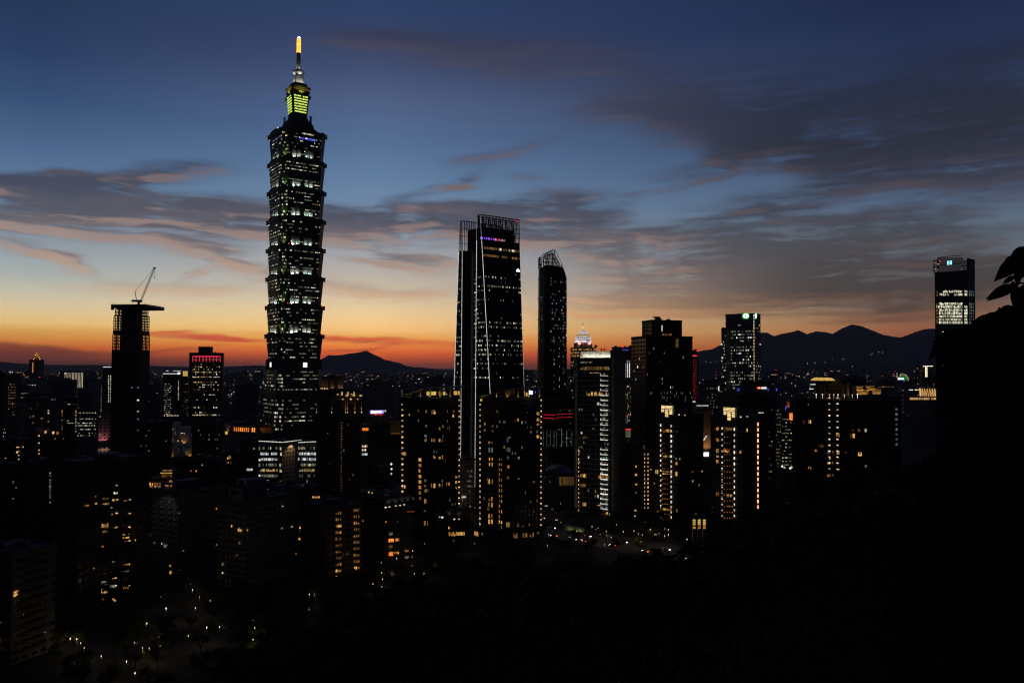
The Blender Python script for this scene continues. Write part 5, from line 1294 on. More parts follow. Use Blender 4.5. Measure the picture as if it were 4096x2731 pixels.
for lx in (3320, 3352):
    for k in range(13): winpx(B, 'L', lx - 1.8, 1591 + 23.6 * k - 2, lx + 1.8, 1591 + 23.6 * k + 2, BRIGHT if k % 2 else HOT, .9, 'balcony_lamp')
for k in range(13):
    u0, z = B.hit('L', 3306, 1601 + 23.6 * k); u1, _ = B.hit('L', 3364, 1601 + 23.6 * k); MB().box(tuple(B.pt('L', (u0 + u1) / 2, z, .9)), (1.8, abs(u1 - u0), .9), B.a).build('balcony', DARKT, B.root)
for (x0, ya, x1, yb, m) in ((3345, 1732, 3360, 1748, WARM), (3381, 1734, 3389, 1744, WARM), (3402, 1734, 3418, 1751, GOLD), (3457, 1714, 3466, 1727, WHITE), (3235, 1680, 3248, 1692, WARM), (3345, 1802, 3367, 1816, WARM), (3381, 1804, 3389, 1813, WARM), (3431, 1808, 3446, 1823, WARM), (3306, 1802, 3335, 1814, DIMW), (3284, 1777, 3294, 1788, AMBER), (3272, 1776, 3276, 1786, DIMW), (3261, 1798, 3276, 1806, AMBER), (3308, 1846, 3332, 1856, AMBER), (3346, 1874, 3366, 1878, WARM), (3308, 1896, 3334, 1905, AMBER), (3458, 1858, 3467, 1868, DIMG), (3234, 1587, 3240, 1597, WARM), (3318, 1826, 3326, 1836, WHITE), (3306, 1590, 3330, 1602, DIMW), (3345, 1592, 3364, 1602, DIMW), (3214, 1682, 3222, 1692, DIMW), (3234, 1614, 3240, 1622, WHITE), (3234, 1866, 3246, 1874, AMBER), (3400, 1716, 3414, 1724, DIMW), (3425, 1714, 3440, 1726, DIMW)):
    n_ = max(1, int((x1 - x0) / 5)); fc = 'L' if x0 < 3372 else 'R'
    for e in range(n_): winpx(B, fc, x0 + (x1 - x0) * (e + .05) / n_, ya, x0 + (x1 - x0) * (e + .93) / n_, yb, m, .4)
for k in range(8): y = 1632 + 20 * k; winpx(B, 'R', 3582, y, 3592, y + 9, DIMC)
for fc in 'LR':
    for k in range(11): MB().box(tuple(B.pt(fc, B.w(fc) * (k + .5) / 11, B.zt / 2, .35)), (1.2, .8, B.zt - 2) if fc == 'R' else (.8, 1.2, B.zt - 2), B.a).build('pilaster', DARKT, B.root)
MB().box(tuple(B.pt('L', B.wL / 2, B.zt - 1.4, .6)), (1.6, B.wL + 2, 1.2), B.a).build('cornice', STONE, B.root); MB().box(tuple(B.pt('R', B.wR / 2, B.zt - 1.4, .6)), (B.wR + 2, 1.6, 1.2), B.a).build('cornice', STONE, B.root)
for (xa, ya, xb) in ((3242, 1537, 3262), (3238, 1555, 3254), (3272, 1512, 3282)):
    p, p2 = at(xa, ya, 640), at(xb, ya, 640); MB().box(((p.x + p2.x) / 2, 640, p.z), (p2.x - p.x, .6, .7)).build('roof_sign', STRIP, B.root)

# ------------------------------------------------------------------ the left-hand neighbourhood
def gp(px, py, z=0.0):
    r = ray(px, py); t = (z - EYE.z) / r.z; return EYE + r * t


def rows(B, fc, x0, x1, ys, n, pr, pal, wf=.75, h=3.0):
    for y in ys:
        k = rnd.choice((.4, .8, 1, 1.3, 1.7))
        for e in range(n):
            if rnd.random() < pr * k: winpx(B, fc, x0 + (x1 - x0) * (e + .5 - wf / 2) / n, y, x0 + (x1 - x0) * (e + .5 + wf / 2) / n, y + h, rnd.choices([p[0] for p in pal], [p[1] for p in pal])[0])


B = block('apartment_block', 'dark slab block at the far left edge with small cool lights low down', 'apartment block', -30, 10, 26, 1493, 700, 50, DARKT)
rows(B, 'R', 12, 25, range(1700, 1800, 14), 4, .4, [(DIMC, 2), (COOL, 1), (WARM, 1)], .6, 4)
B = block('office_tower', 'office tower with warm lit windows on one face and greenish lit floors', 'office tower', 28, 66, 82, 1502, 900, 52, GREY)
rows(B, 'L', 33, 64, range(1535, 1660, 11), 6, .5, [(DIMW, 4), (WARM, 1), (DIMG, 2)], .6, 4)
B2 = block('x', '', '', 70, 82, 122, 1543, 880, 24, GREY, root=B.root, part='side_wing')
for y in (1572, 1588, 1601): rows(B2, 'R', 84, 120, (y,), 12, .85, [(emit('lime_white_window', (.6, .85, .4), .3), 1)], .9, 3)
B = block('grid_tower', 'pale apartment tower with a white balcony grid and a dark rooftop dish', 'apartment tower', 75, 102, 199, 1600, 600, 24, PALE)
B2 = block('x', '', '', 100, 112, 225, 1578, 640, 24, GREY, root=B.root, part='rear_wing')
for k in range(17): MB().box(tuple(B.pt('R', B.wR / 2, B.zt - 4 - 3.6 * k, .5)), (B.wR, 1.1, .5), B.a).build('balcony', CONC, B.root)
for k in range(5): MB().box(tuple(B.pt('R', B.wR * k / 4, B.zt / 2, .6)), (.8, 1.0, B.zt), B.a).build('balcony_wall', CONC, B.root)
for x, y, m in ((103, 1626, WARM), (126, 1634, WARM), (104, 1656, AMBER), (121, 1666, DIMW), (133, 1664, WARM), (167, 1674, AMBER), (194, 1642, WHITE), (194, 1652, WHITE), (194, 1685, WARM), (130, 1690, DIMW), (150, 1620, DIMW), (180, 1720, DIMW)): winpx(B, 'R', x - 3, y - 3, x + 3, y + 3, m, .3)
for x in (112, 124, 134): winpx(B2, 'R', x - 3, 1589, x + 3, 1595, WARM)
rows(B2, 'R', 198, 224, (1596, 1612), 5, .6, [(DIMG, 2), (WHITE, 1)], .7, 3)
B = block('office_block', 'dark office block with white glints down its two edges and two orange lamps', 'office block', 238, 246, 307, 1594, 750, 24, DARKT)
for fc, x in (('R', 248), ('R', 303)):
    for k in range(18):
        if rnd.random() < .75: winpx(B, fc, x - 1.5, 1650 + 4.6 * k, x + 1.5, 1652.6 + 4.6 * k, rnd.choice((DIMG, DIMW, WHITE)), .3)
    winpx(B, fc, x - 2, 1640, x + 2, 1650, ORANGE, .5, 'wall_lamp')
rows(B, 'R', 268, 298, (1615, 1657, 1681, 1690), 6, .5, [(DIMG, 2), (WHITE, 1)], .7, 3)
B = block('office_block', 'low office block with several rows of white lit windows', 'office block', 300, 308, 390, 1642, 800, 20, GREY)
rows(B, 'R', 310, 384, (1649, 1673, 1690, 1700, 1715, 1730, 1740), 18, .5, [(WHITE, 4), (DIMG, 3), (WARM, 1)], .85, 3.2)
B = block('pink_lit_building', 'pale stepped building washed by pink lamps at the foot of the unfinished tower', 'building', 391, 396, 443, 1660, 860, 18, PALE, house=False)
B2 = block('x', '', '', 402, 410, 443, 1650, 880, 18, PALE, root=B.root, part='upper_block', house=False)
for u in (.2, .55): spot(B.root, B.pt('R', B.wR * u, B.zt - 30, 3), B.pt('R', B.wR * u, B.zt - 12, 0), 1300, (1, .25, .3), 100)
for u in (.25, .7): spot(B.root, B.pt('R', B.wR * u, B.zt - 34, 4), B.pt('R', B.wR * u, B.zt - 42, 0), 500, (1, .55, .35), 110)
rows(B, 'R', 398, 440, (1664, 1736), 8, .35, [(WHITE, 1), (DIMG, 2)], .7, 3)
B = block('striped_building', 'office block covered in upright white and pink light stripes', 'office block', 240, 256, 332, 1486, 2000, 30, GREY)
ST1, ST2 = emit('pink_stripe', (1, .6, .45), .9, .1), emit('pale_stripe', (1, .9, .6), .9, .1)
for k in range(13): winpx(B, 'R', 257.5 + 5.95 * k, 1490, 259.8 + 5.95 * k, 1567 - (8 if 4 < k < 10 else 0) - (14 if k > 10 else 0), ST1 if k % 3 == 1 else ST2, .5, 'light_stripe')
winpx(B, 'R', 258, 1490, 264, 1496, BRIGHT, .9, 'round_sign')
p = at(147, 1440, 2400)
B = thing('spired_tower', 'slim far-off tower with stepped orange lit crown and spike', 'tower', (p.x, 2400, 0))
zq = lambda y: at(147, y, 2400).z
MB().loft([(0, [(p.x + sx_ * 14, 2400 + sy_ * 14) for sx_, sy_ in ((-1, -1), (1, -1), (1, 1), (-1, 1))]), (zq(1438), [(p.x + sx_ * 14, 2400 + sy_ * 14) for sx_, sy_ in ((-1, -1), (1, -1), (1, 1), (-1, 1))])]).build('shaft', GREY, B)
MB().lathe((p.x, 2400), [(zq(1438), 14), (zq(1430), 11), (zq(1429), 9), (zq(1422), 7), (zq(1421), 5), (zq(1415), 3), (zq(1408), .5)], 8).build('crown', STONE, B)
OR2 = emit('orange_crown_light', (1, .4, .1), 1.3, .4)
for x, y in ((138, 1429), (147, 1426), (156, 1429), (142, 1420), (152, 1420), (147, 1413), (134, 1436), (160, 1436)):
    c = at(x, y, 2384); MB().box(tuple(c), (3.2, 1, 2.4)).build('crown_lamp', OR2, B)
c = at(131, 1470, 2385); MB().box(tuple(c), (2.5, .6, 30)).build('edge_light_line', emit('orange_edge', (1, .4, .12), .5, 0), B)
B = block('office_tower', 'narrow dark tower with a white roof line and two columns of dotted lights', 'office tower', 413, 430, 452, 1468, 1400, 40, DARKT, house=False)
winpx(B, 'L', 413, 1466, 430, 1469, STRIP, .5, 'roof_light_line'); winpx(B, 'R', 430, 1466, 446, 1469, STRIP, .5, 'roof_light_line')
for x in (434, 442): lampcol(B, 'R', x, 1503, 1606, 17, WHITE, 2.6, 3, 'dot_lamp')
B = block('apartment_block', 'dark low apartment block with a scatter of warm windows at the left edge', 'apartment block', -60, -30, 126, 1772, 520, 18, DARKT)
rows(B, 'R', 5, 120, range(1782, 1830, 22), 10, .3, [(WARM, 2), (DIMW, 3), (WHITE, 1)], .6, 8)
for y in (1788, 1804, 1820, 1836): winpx(B, 'R', 72, y - 2, 76, y + 2, HOT, .6, 'wall_lamp')
B = block('apartment_block', 'dark apartment block with three orange lamps along its roof edge', 'apartment block', 125, 150, 300, 1732, 500, 22, DARKT)
for x in (182, 213, 230):
    c = at(x, 1727 + (x - 182) * .1, 503); MB().lathe((c.x, c.y), [(B.zt - .05, .2), (c.z - .8, .25), (c.z - .6, .6), (c.z + .6, .6), (c.z + .9, .2)], 8).build('roof_lamp', ORANGE if x > 220 else HOT, B.root)
for y in (1742, 1771, 1800, 1814): winpx(B, 'R', 153, y - 2, 157, y + 2, HOT, .6, 'wall_lamp')
for x, y, m in ((220, 1754, DIMW), (253, 1754, DIMC), (156, 1798, AMBER), (200, 1860, DIMG), (202, 1905, DIMC)): winpx(B, 'R', x - 3, y - 3, x + 3, y + 3, m)
B = block('apartment_block', 'unlit apartment block low at the left edge of the view', 'apartment block', -40, -10, 76, 1868, 430, 22, DARKT)
rows(B, 'R', 0, 70, range(1880, 2080, 22), 6, .05, [(DIMW, 2), (DIMG, 2)], .5, 7)
B = block('apartment_block', 'apartment block with pale stairwell glints down its right edge', 'apartment block', 76, 100, 205, 1855, 440, 25, DARKT)
for k in range(16): winpx(B, 'R', 196, 1870 + 9 * k, 203, 1876 + 9 * k, rnd.choice((DIMG, DIMC, CONC)), .4)
B = block('apartment_tower', 'tall dark apartment tower with warm windows and balcony lamps above the street trees', 'apartment tower', 212, 318, 600, 1852, 392, 32, DARKT)
for x, y, w, h, m in ((462, 1972, 16, 10, WHITE), (455, 1999, 12, 8, WARM), (383, 1985, 9, 8, AMBER), (383, 2013, 9, 8, GOLD), (344, 2021, 18, 8, AMBER), (421, 1993, 24, 6, DIMW), (421, 2012, 26, 12, WARM), (419, 2099, 26, 20, WARM), (418, 2124, 22, 12, DIMW), (446, 2057, 8, 10, AMBER), (503, 2143, 26, 18, WARM), (539, 2160, 8, 9, GOLD), (410, 2182, 9, 11, AMBER), (505, 2252, 28, 12, WARM), (505, 2280, 18, 12, DIMC), (455, 2310, 14, 8, AMBER), (503, 2315, 18, 14, DIMW), (416, 2330, 24, 15, DIMG), (450, 2343, 22, 12, DIMG), (503, 2346, 22, 14, AMBER), (417, 2363, 25, 16, WARM), (410, 2396, 10, 15, AMBER), (419, 2427, 25, 14, WHITE), (453, 2436, 16, 15, WHITE), (505, 2440, 24, 14, DIMW), (378, 2430, 10, 10, DIMC), (455, 2248, 14, 10, DIMG), (425, 2488, 20, 5, DIMW), (453, 2480, 18, 6, AMBER), (500, 2003, 16, 8, DIMW), (461, 2110, 14, 8, WARM), (505, 2165, 16, 8, DIMW), (455, 2395, 14, 7, AMBER), (445, 2030, 6, 8, DIMG), (375, 2272, 6, 6, AMBER)):
    n = max(1, int(w / 5))
    for e in range(n): winpx(B, 'R', x - w / 2 + w * (e + .04) / n, y - h / 2, x - w / 2 + w * (e + .95) / n, y + h / 2, m, .3)
for x, y in ((465, 1940), (467, 1997), (518, 1997), (465, 2051), (517, 2052), (464, 2107), (516, 2107), (516, 2162), (461, 2247), (514, 2248), (460, 2309), (461, 2340), (515, 2341), (457, 2400), (430, 2453), (457, 2480)): winpx(B, 'R', x - 2.4, y - 2.4, x + 2.4, y + 2.4, HOT if x != 461 else BRIGHT, .9, 'balcony_lamp')
for x in (421, 458, 505):
    for k in range(22): u, z = B.hit('R', x, 1925 + 27 * k); MB().box(tuple(B.pt('R', u, z, .6)), (4.2, 1.4, .9), B.a).build('balcony', DARKT, B.root)
B = block('balcony_block', 'near apartment block with broad rounded balconies and one bright window by its corner', 'apartment block', -90, 52, 226, 2216, 322, 38, facade('beige_tile_wall', (.13, .12, .1), (.012, .013, .015), 4.2, 3.3, .9))
BALC = mat('balcony_tile', (.08, .075, .06))
for k in range(12):
    z = B.zt - 3.4 - 3.3 * k
    for fc in 'LR':
        w = B.w(fc); pts = [tuple(B.pt(fc, w * (.12 + .72 * i / 8), 0, 1.7 * math.sin(math.pi * i / 8) + .05).xy) for i in range(9)]
        MB().loft([(z - .5, pts[::-1] if fc == 'L' else pts), (z + .55, pts[::-1] if fc == 'L' else pts)]).build('balcony', BALC, B.root)
for k in range(6): winpx(B, 'R', 53, 2362 + 3.6 * k, 71, 2364.6 + 3.6 * k, WARM, .3)
for x, y in ((93, 2374), (168, 2410), (92, 2453), (80, 2530)): winpx(B, 'R', x - 1.5, y - 6, x + 1.5, y + 6, DIMW, .4)
for x, y in ((3, 2480), (1, 2560)): winpx(B, 'L', x - 4, y - 8, x + 4, y + 8, DIMW, .4)
spot(B.root, B.pt('L', B.wL * .5, 2, 6), B.pt('L', B.wL * .5, 7, 0), 160, (1, .4, .1), 100)


def stone_block(label, xl, xc, xr, yt, d, seed, arch=False):
    B = block('apartment_block', label, 'apartment block', xl, xc, xr, yt, d, 42, GREY, house=False, group='matching stone apartment blocks'); q = random.Random(seed)
    p = B.C + B.dL * B.wL * .45 + B.dR * 1.0                                  # gable frame over the entrance bay
    for du in (-4.5, 4.5): c = p + B.dL * du; MB().box((c.x, c.y, B.zt - 2), (1.4, 1.2, 16), B.a).build('frame_post', CONC, B.root)
    MB().box((p.x, p.y, B.zt + 6.2), (1.5, 10.4, 1.3), B.a).build('frame_beam', CONC, B.root); MB().box((p.x, p.y, B.zt + 2.4), (1.4, 8, 1.0), B.a).build('frame_beam', CONC, B.root)
    for k in range(15):
        z = B.zt - 4 - 3.2 * k
        if z < 4: break
        for u in (.08, .3, .6, .9):
            MB().box(tuple(B.pt('L', B.wL * u, z, .55)), (1.3, B.wL * .16, 1.0), B.a).build('balcony', CONC, B.root)
        for j in range(3): MB().box(tuple(B.pt('R', B.wR * (.15 + .35 * j), z, .35)), (B.wR * .24, .9, .35), B.a).build('window_ledge', CONC, B.root)
    if arch:
        c = B.C + B.dL * B.wL * .5 + B.dR * B.wR * .16; vb = MB(); n = 12
        prof = [(math.cos(math.pi * i / n) * 3.4, 8 + math.sin(math.pi * i / n) * 3.6) for i in range(n + 1)] + [(-3.4, 0), (3.4, 0)]
        f = [(*(c + B.dL * a), B.zt + h - .5) for a, h in prof]; b = [(*(c + B.dL * a + B.dR * 15), B.zt + h - .5) for a, h in prof]; m = len(prof)
        vb.add(f + b, [tuple(range(m)), tuple(range(m, 2 * m))[::-1]] + [(i, (i + 1) % m, (i + 1) % m + m, i + m) for i in range(m)]); vb.build('barrel_vault', mat('blue_metal_roof', (.07, .1, .16), .5, .5), B.root)
        pa = MB()
        for i in range(n): a0, h0 = prof[i]; a1, h1 = prof[i + 1]; pa.tube((*(c + B.dL * a0 - B.dR * .3), B.zt + h0 - .3), (*(c + B.dL * a1 - B.dR * .3), B.zt + h1 - .3), .5, n=5)
        pa.build('arch_moulding', WHITEP, B.root)
    else: MB().box((B.cen.x, B.cen.y, B.zt + 3.4), (B.wR * .45, B.wL * .4, 6.8), B.a).build('roof_house', mat('blue_roof_sheet', (.08, .1, .14)), B.root)
    return B


B = stone_block('stone apartment block with pale left balconies and a lit doorway at its foot', 612, 716, 878, 1982, 462, 61)
for x, y, w, h, m in ((620, 2170, 6, 7, DIMG), (650, 2173, 4, 6, WHITE), (664, 2182, 14, 10, DIMC), (683, 2289, 8, 13, WARM), (866, 2033, 8, 7, AMBER), (866, 2177, 8, 9, AMBER), (685, 2261, 10, 6, AMBER), (717, 2051, 8, 7, AMBER), (732, 2202, 3, 4, DIMG), (717, 2279, 10, 3, AMBER)): winpx(B, 'L' if x < 716 else 'R', x - w / 2, y - h / 2, x + w / 2, y + h / 2, m, .5)
winpx(B, 'R', 792, 2308, 806, 2334, emit('pink_white_door', (1, .8, .95), .45), .5, 'lit_doorway')
spot(B.root, B.pt('L', B.wL * .25, B.zt + 3, 12), B.pt('L', B.wL * .45, B.zt - 12, 0), 520, (1, .95, .88), 80)
B = stone_block('stone apartment block with an arched dormer and blue barrel roof', 878, 984, 1196, 2010, 432, 62, True)
for x, y, w, h, m in ((930, 2103, 4, 8, WARM), (963, 2117, 19, 12, GOLD), (988, 2118, 4, 8, WARM), (949, 2220, 4, 9, AMBER), (890, 2287, 8, 8, WHITE), (893, 2255, 6, 10, DIMG), (1182, 2213, 6, 9, AMBER), (1126, 2112, 8, 8, DIMG), (1166, 2105, 8, 8, DIMG), (1126, 2388, 8, 9, WHITE), (1129, 2023, 4, 4, BRIGHT), (960, 2170, 8, 8, DIMW)): winpx(B, 'L' if x < 984 else 'R', x - w / 2, y - h / 2, x + w / 2, y + h / 2, m, .5)
winpx(B, 'L', 905, 2370, 922, 2386, DIMG, .5, 'lit_doorway')

B = block('apartment_block', 'low dark block with a blue water tank and two amber stair windows', 'apartment block', 1168, 1232, 1302, 1962, 560, 42, DARKT)
for y in (1983, 2004): rows(B, 'R', 1250, 1279, (y,), 6, 1, [(WARM, 1), (AMBER, 1)], .9, 9)
for x, y in ((1172, 2006), (1190, 2033)): winpx(B, 'L', x - 3, y - 4, x + 3, y + 4, WARM)
B = block('apartment_block', 'brown apartment block with two columns of dim orange balcony windows', 'apartment block', 1204, 1306, 1450, 2032, 455, 36, BROWN)
for x in (1353, 1425):
    for k in range(12):
        y = 2050 + 25.6 * k - (12 if x == 1425 else 0)
        for e in range(3): winpx(B, 'R', x - 11 + 8 * e, y - 4, x - 5 + 8 * e, y + 7, WARM if (x, k) in ((1353, 2), (1425, 9), (1353, 9)) else DIMW if rnd.random() < .8 else AMBER, .3)
        u, z = B.hit('R', x, y + 9); MB().box(tuple(B.pt('R', u, z, .6)), (5, 1.3, .6), B.a).build('balcony', BROWN, B.root)
winpx(B, 'R', 1449, 2077, 1453, 2085, WARM)
B = block('apartment_block', 'dark apartment block with white lamps under its roof edge and fiery orange living rooms', 'apartment block', 1450, 1538, 1650, 2003, 490, 40, DARKT)
for x, y in ((1541, 2028), (1556, 2026), (1582, 2022), (1599, 2020), (1615, 2017)): winpx(B, 'R', x - 2, y - 2, x + 2, y + 2, BRIGHT, .8, 'eave_lamp')
for u in (.12, .35, .6, .8): spot(B.root, B.pt('R', B.wR * u, B.zt - 2.4, 1.4), B.pt('R', B.wR * u + 1, B.zt + .4, .3), 60, (1, .9, .85), 120)
ORW = emit('fiery_orange_window', (1, .26, .03), 1.3, .5)
for x0, x1, y, h, m in ((1554, 1574, 2153, 14, ORW), (1576, 1597, 2152, 12, AMBER), (1554, 1572, 2206, 16, ORW), (1576, 1597, 2205, 10, AMBER), (1619, 1634, 2196, 10, AMBER), (1619, 1634, 2222, 11, DIMG), (1644, 1650, 2216, 13, WARM), (1556, 1570, 2128, 12, DIMG), (1540, 1545, 2083, 6, AMBER), (1554, 1570, 2180, 8, DIMW), (1588, 1592, 2084, 3, DIMG)):
    n = max(1, int((x1 - x0) / 5))
    for e in range(n): winpx(B, 'R', x0 + (x1 - x0) * (e + .05) / n, y, x0 + (x1 - x0) * (e + .93) / n, y + h, m, .3)
rows(B, 'R', 1626, 1656, (2042,), 8, .8, [(emit('dull_red_window', (.7, .12, .03), .25), 1)], .7, 6)
B = block('apartment_block', 'short corner block with one warm lit corner floor and roof lamps', 'apartment block', 1738, 1822, 1882, 2052, 545, 44, DARKT)
for e in range(7): winpx(B, 'L', 1793 + 4.2 * e, 2127, 1796.8 + 4.2 * e, 2142, WARM if e % 3 else AMBER, .3)
for e in range(8): winpx(B, 'R', 1823 + 4.4 * e, 2126, 1826.8 + 4.4 * e, 2140, GOLD if e % 3 else AMBER, .3)
for x, y in ((1760, 2066), (1771, 2068), (1819, 2075), (1834, 2075)): winpx(B, 'L' if x < 1822 else 'R', x - 1.8, y - 1.8, x + 1.8, y + 1.8, BRIGHT, .9, 'eave_lamp')
for fc, u in (('L', .3), ('R', .15)): spot(B.root, B.pt(fc, B.wL * u, B.zt - 2.2, 1.3), B.pt(fc, B.wL * u, B.zt + .5, .3), 50, (1, .9, .9), 120)
for x, y, m in ((1752, 2120, WARM), (1798, 2110, WARM), (1814, 2208, AMBER), (1838, 2206, AMBER), (1815, 2160, DIMW)): winpx(B, 'L' if x < 1822 else 'R', x - 3, y - 4, x + 3, y + 4, m, .3)
B = block('gate_house', 'small brown gate house with two amber lit windows between the towers', 'gate house', 1888, 1922, 1948, 2112, 570, 40, BROWN, house=False)
winpx(B, 'L', 1898, 2127, 1914, 2139, WARM, .3); winpx(B, 'R', 1927, 2127, 1942, 2139, WARM, .3)
B = block('office_block', 'pale low office block seen in the gap between the twin towers', 'office block', 1838, 1846, 1900, 1838, 690, 20, PALE)
rows(B, 'R', 1870, 1890, (1880, 1900, 1920, 1940, 1962), 4, .5, [(DIMC, 2), (DIMG, 1)], .8, 7)
winpx(B, 'R', 1847, 1983, 1862, 1990, BRIGHT, .8, 'white_sign')
B = block('dark_block', 'dark block with one bright square window beside the white office block', 'office block', 868, 884, 978, 1818, 610, 22, DARKT)
for e in range(3): winpx(B, 'R', 908 + 5 * e, 1822, 912.5 + 5 * e, 1836, WARM, .3)
rows(B, 'R', 906, 930, (1845,), 5, .8, [(DIMW, 1)], .8, 9)
rows(B, 'R', 886, 970, range(1870, 1960, 22), 9, .06, [(DIMG, 1), (DIMW, 1)], .5, 6)
B = block('dark_block', 'dark block with a white lit lobby next to the white office block', 'office block', 960, 974, 1034, 1762, 665, 24, DARKT)
rows(B, 'R', 980, 1010, (1873,), 5, .9, [(COOL, 2), (WHITE, 1)], .8, 9)
rows(B, 'R', 940, 1020, (1790, 1820, 1893, 1910), 9, .25, [(DIMC, 2), (COOL, 1), (DIMW, 1)], .5, 7)
B = block('dark_block', 'square unlit block in front of the orange lit terraces', 'apartment block', 770, 790, 894, 1692, 700, 26, DARKT)
rows(B, 'R', 790, 890, range(1700, 1840, 18), 12, .09, [(DIMW, 2), (DIMG, 2), (AMBER, 1)], .5, 5)
B = block('dark_block', 'unlit block with rooftop shrubs left of the orange lit terraces', 'apartment block', 556, 572, 690, 1694, 655, 20, DARKT)
rows(B, 'R', 560, 680, range(1720, 1900, 20), 12, .05, [(DIMW, 2), (DIMG, 2)], .5, 5)
B = block('dark_block', 'long dark low building behind the temple roof', 'office block', 690, 880, 905, 1836, 575, 70, DARKT)
rows(B, 'L', 700, 860, (1856, 1880), 14, .1, [(DIMW, 2), (DIMG, 2), (AMBER, 1)], .5, 6)

# orange lit terraces: stacked curved drums
tr = at(712, 1760, 890); TR = thing('lit_terraces', 'stacked pale curved terraces glowing orange from lamps on each step', 'building', (tr.x, 890, 0))
q = random.Random(77)
for (x, yt, yb, w) in ((672, 1702, 1760, 40), (700, 1690, 1745, 30), (735, 1708, 1736, 38), (690, 1740, 1775, 44), (725, 1738, 1775, 50), (760, 1742, 1790, 36), (700, 1770, 1800, 40), (740, 1778, 1810, 46), (690, 1797, 1830, 40), (725, 1800, 1830, 48), (765, 1795, 1830, 36)):
    d_ = 905 - (yt - 1690) * .32; c = at(x, yt, d_); r = w / 2 * d_ / F
    MB().lathe((c.x, d_ + r), [(0, r), (c.z, r), (c.z + .4, r * .96)], 24).build('terrace_drum', WHITEP, TR)
    if q.random() < .62:
        a = -math.pi / 2 + q.uniform(-.6, .6); pz = at(x, yb, d_).z
        spot(TR, (c.x + math.cos(a) * (r + 2), d_ + r + math.sin(a) * (r + 2), pz), (c.x + math.cos(a) * r, d_ + r + math.sin(a) * r, pz + 5), q.uniform(250, 800), (1, .45, .14), 110)
for x, y in ((725, 1732), (731, 1732), (738, 1733), (712, 1762), (728, 1762), (691, 1716)): c = at(x, y, 868); MB().box(tuple(c), (.9, .6, .9)).build('terrace_lamp', HOT, TR)
B = block('arcade_building', 'long pale building with a row of fiery orange lit arcade bays', 'building', 880, 934, 1028, 1694, 960, 24, PALE, house=False)
for i in range(11):
    if i == 8: continue
    winpx(B, 'R', 935 + 8 * i, 1708 + i * .3, 939.6 + 8 * i, 1724 + i * .3, ORW, .3, 'lit_arcade_bay')
winpx(B, 'L', 901, 1726, 911, 1735, GOLD, .3); spot(B.root, B.pt('L', B.wL * .4, B.zt - 12, 3), B.pt('L', B.wL * .4, B.zt - 6, 0), 500, (1, .5, .2), 100)
B = block('arcade_building', 'narrow pale building with a short row of orange lit bays between dark towers', 'building', 1440, 1448, 1476, 1702, 800, 24, PALE, house=False)
for i in range(5): winpx(B, 'R', 1449.5 + 5 * i, 1711, 1453 + 5 * i, 1722, ORW, .3, 'lit_arcade_bay')
rows(B, 'R', 1448, 1470, (1780, 1795, 1812), 4, .8, [(COOL, 1), (WHITE, 1), (GOLD, 1)], .9, 8)
B = block('gold_facade_building', 'low building with a dim gold lit slatted wall', 'building', 1540, 1562, 1606, 1676, 850, 24, DARKT, house=False)
for k in range(20): winpx(B, 'R', 1563, 1680 + 2.9 * k, 1603, 1681.4 + 2.9 * k, emit('gold_slat', (1, .5, .12), .10 if k < 18 else .6, .2) if k in (0, 18) else bpy.data.materials['gold_slat'], .3, 'lit_slat')
# temple with glowing eaves
tp = gp(655, 1955); TM = thing('temple', 'temple with bright gold eaves and an arcade of glowing orange lamps', 'temple', (tp.x, tp.y, 0)); dT = 590
z_ = lambda y: at(655, y, dT).z
def tbox(x0, x1, y0, y1, dep, nm, m, off=0.0):
    a, b = at(x0, y1, dT + off), at(x1, y0, dT + off); return MB().box(((a.x + b.x) / 2, dT + off + dep / 2, (a.z + b.z) / 2), (b.x - a.x, dep, b.z - a.z)).build(nm, m, TM)
ROOFT = mat('temple_roof_tile', (.16, .07, .03), .6)
xa, xb = at(636, 1890, dT).x, at(722, 1890, dT).x
MB().loft([(z_(1892), [(xa, dT - 1.5), (xb, dT - 1.5), (xb, dT + 16), (xa, dT + 16)]), (z_(1884), [(xa + 2, dT + 1), (xb - 2, dT + 1), (xb - 2, dT + 13), (xa + 2, dT + 13)]), (z_(1874), [(xa + 4, dT + 5), (xb - 4, dT + 5), (xb - 4, dT + 9), (xa + 4, dT + 9)])]).build('upper_roof', ROOFT, TM)
tbox(644, 716, 1891.4, 1912, 13, 'upper_storey', STONE, .8)
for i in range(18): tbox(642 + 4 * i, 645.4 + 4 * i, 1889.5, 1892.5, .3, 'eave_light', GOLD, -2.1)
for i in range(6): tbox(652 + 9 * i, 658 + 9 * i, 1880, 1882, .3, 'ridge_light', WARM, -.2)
tbox(586, 720, 1914, 1919, 18, 'lower_roof', ROOFT, -3); tbox(590, 716, 1919, 1955, 12, 'lower_hall', STONE, .5)
for i in range(13): tbox(592 + 10 * i, 595 + 10 * i, 1919, 1955, .6, 'column', ROOFT, -1.5)
for i in range(12): tbox(597 + 10 * i, 603 + 10 * i, 1930 - 10 * (i > 7) - 4 * (i == 11), 1942 - 4 * (i > 7), .3, 'lit_bay', AMBER if i % 3 else WARM, .1)
for i in range(7): tbox(600 + 16 * i + (i % 2) * 2, 609 + 16 * i, 1941 + (i < 4) * 3, 1944 + (i < 4) * 3, .3, 'counter_light', HOT, -2)
for x in (655, 690): spot(TM, (at(x, 1900, dT).x, dT - 2, z_(1908)), (at(x, 1900, dT).x, dT, z_(1896)), 120, (1, .45, .1), 120)

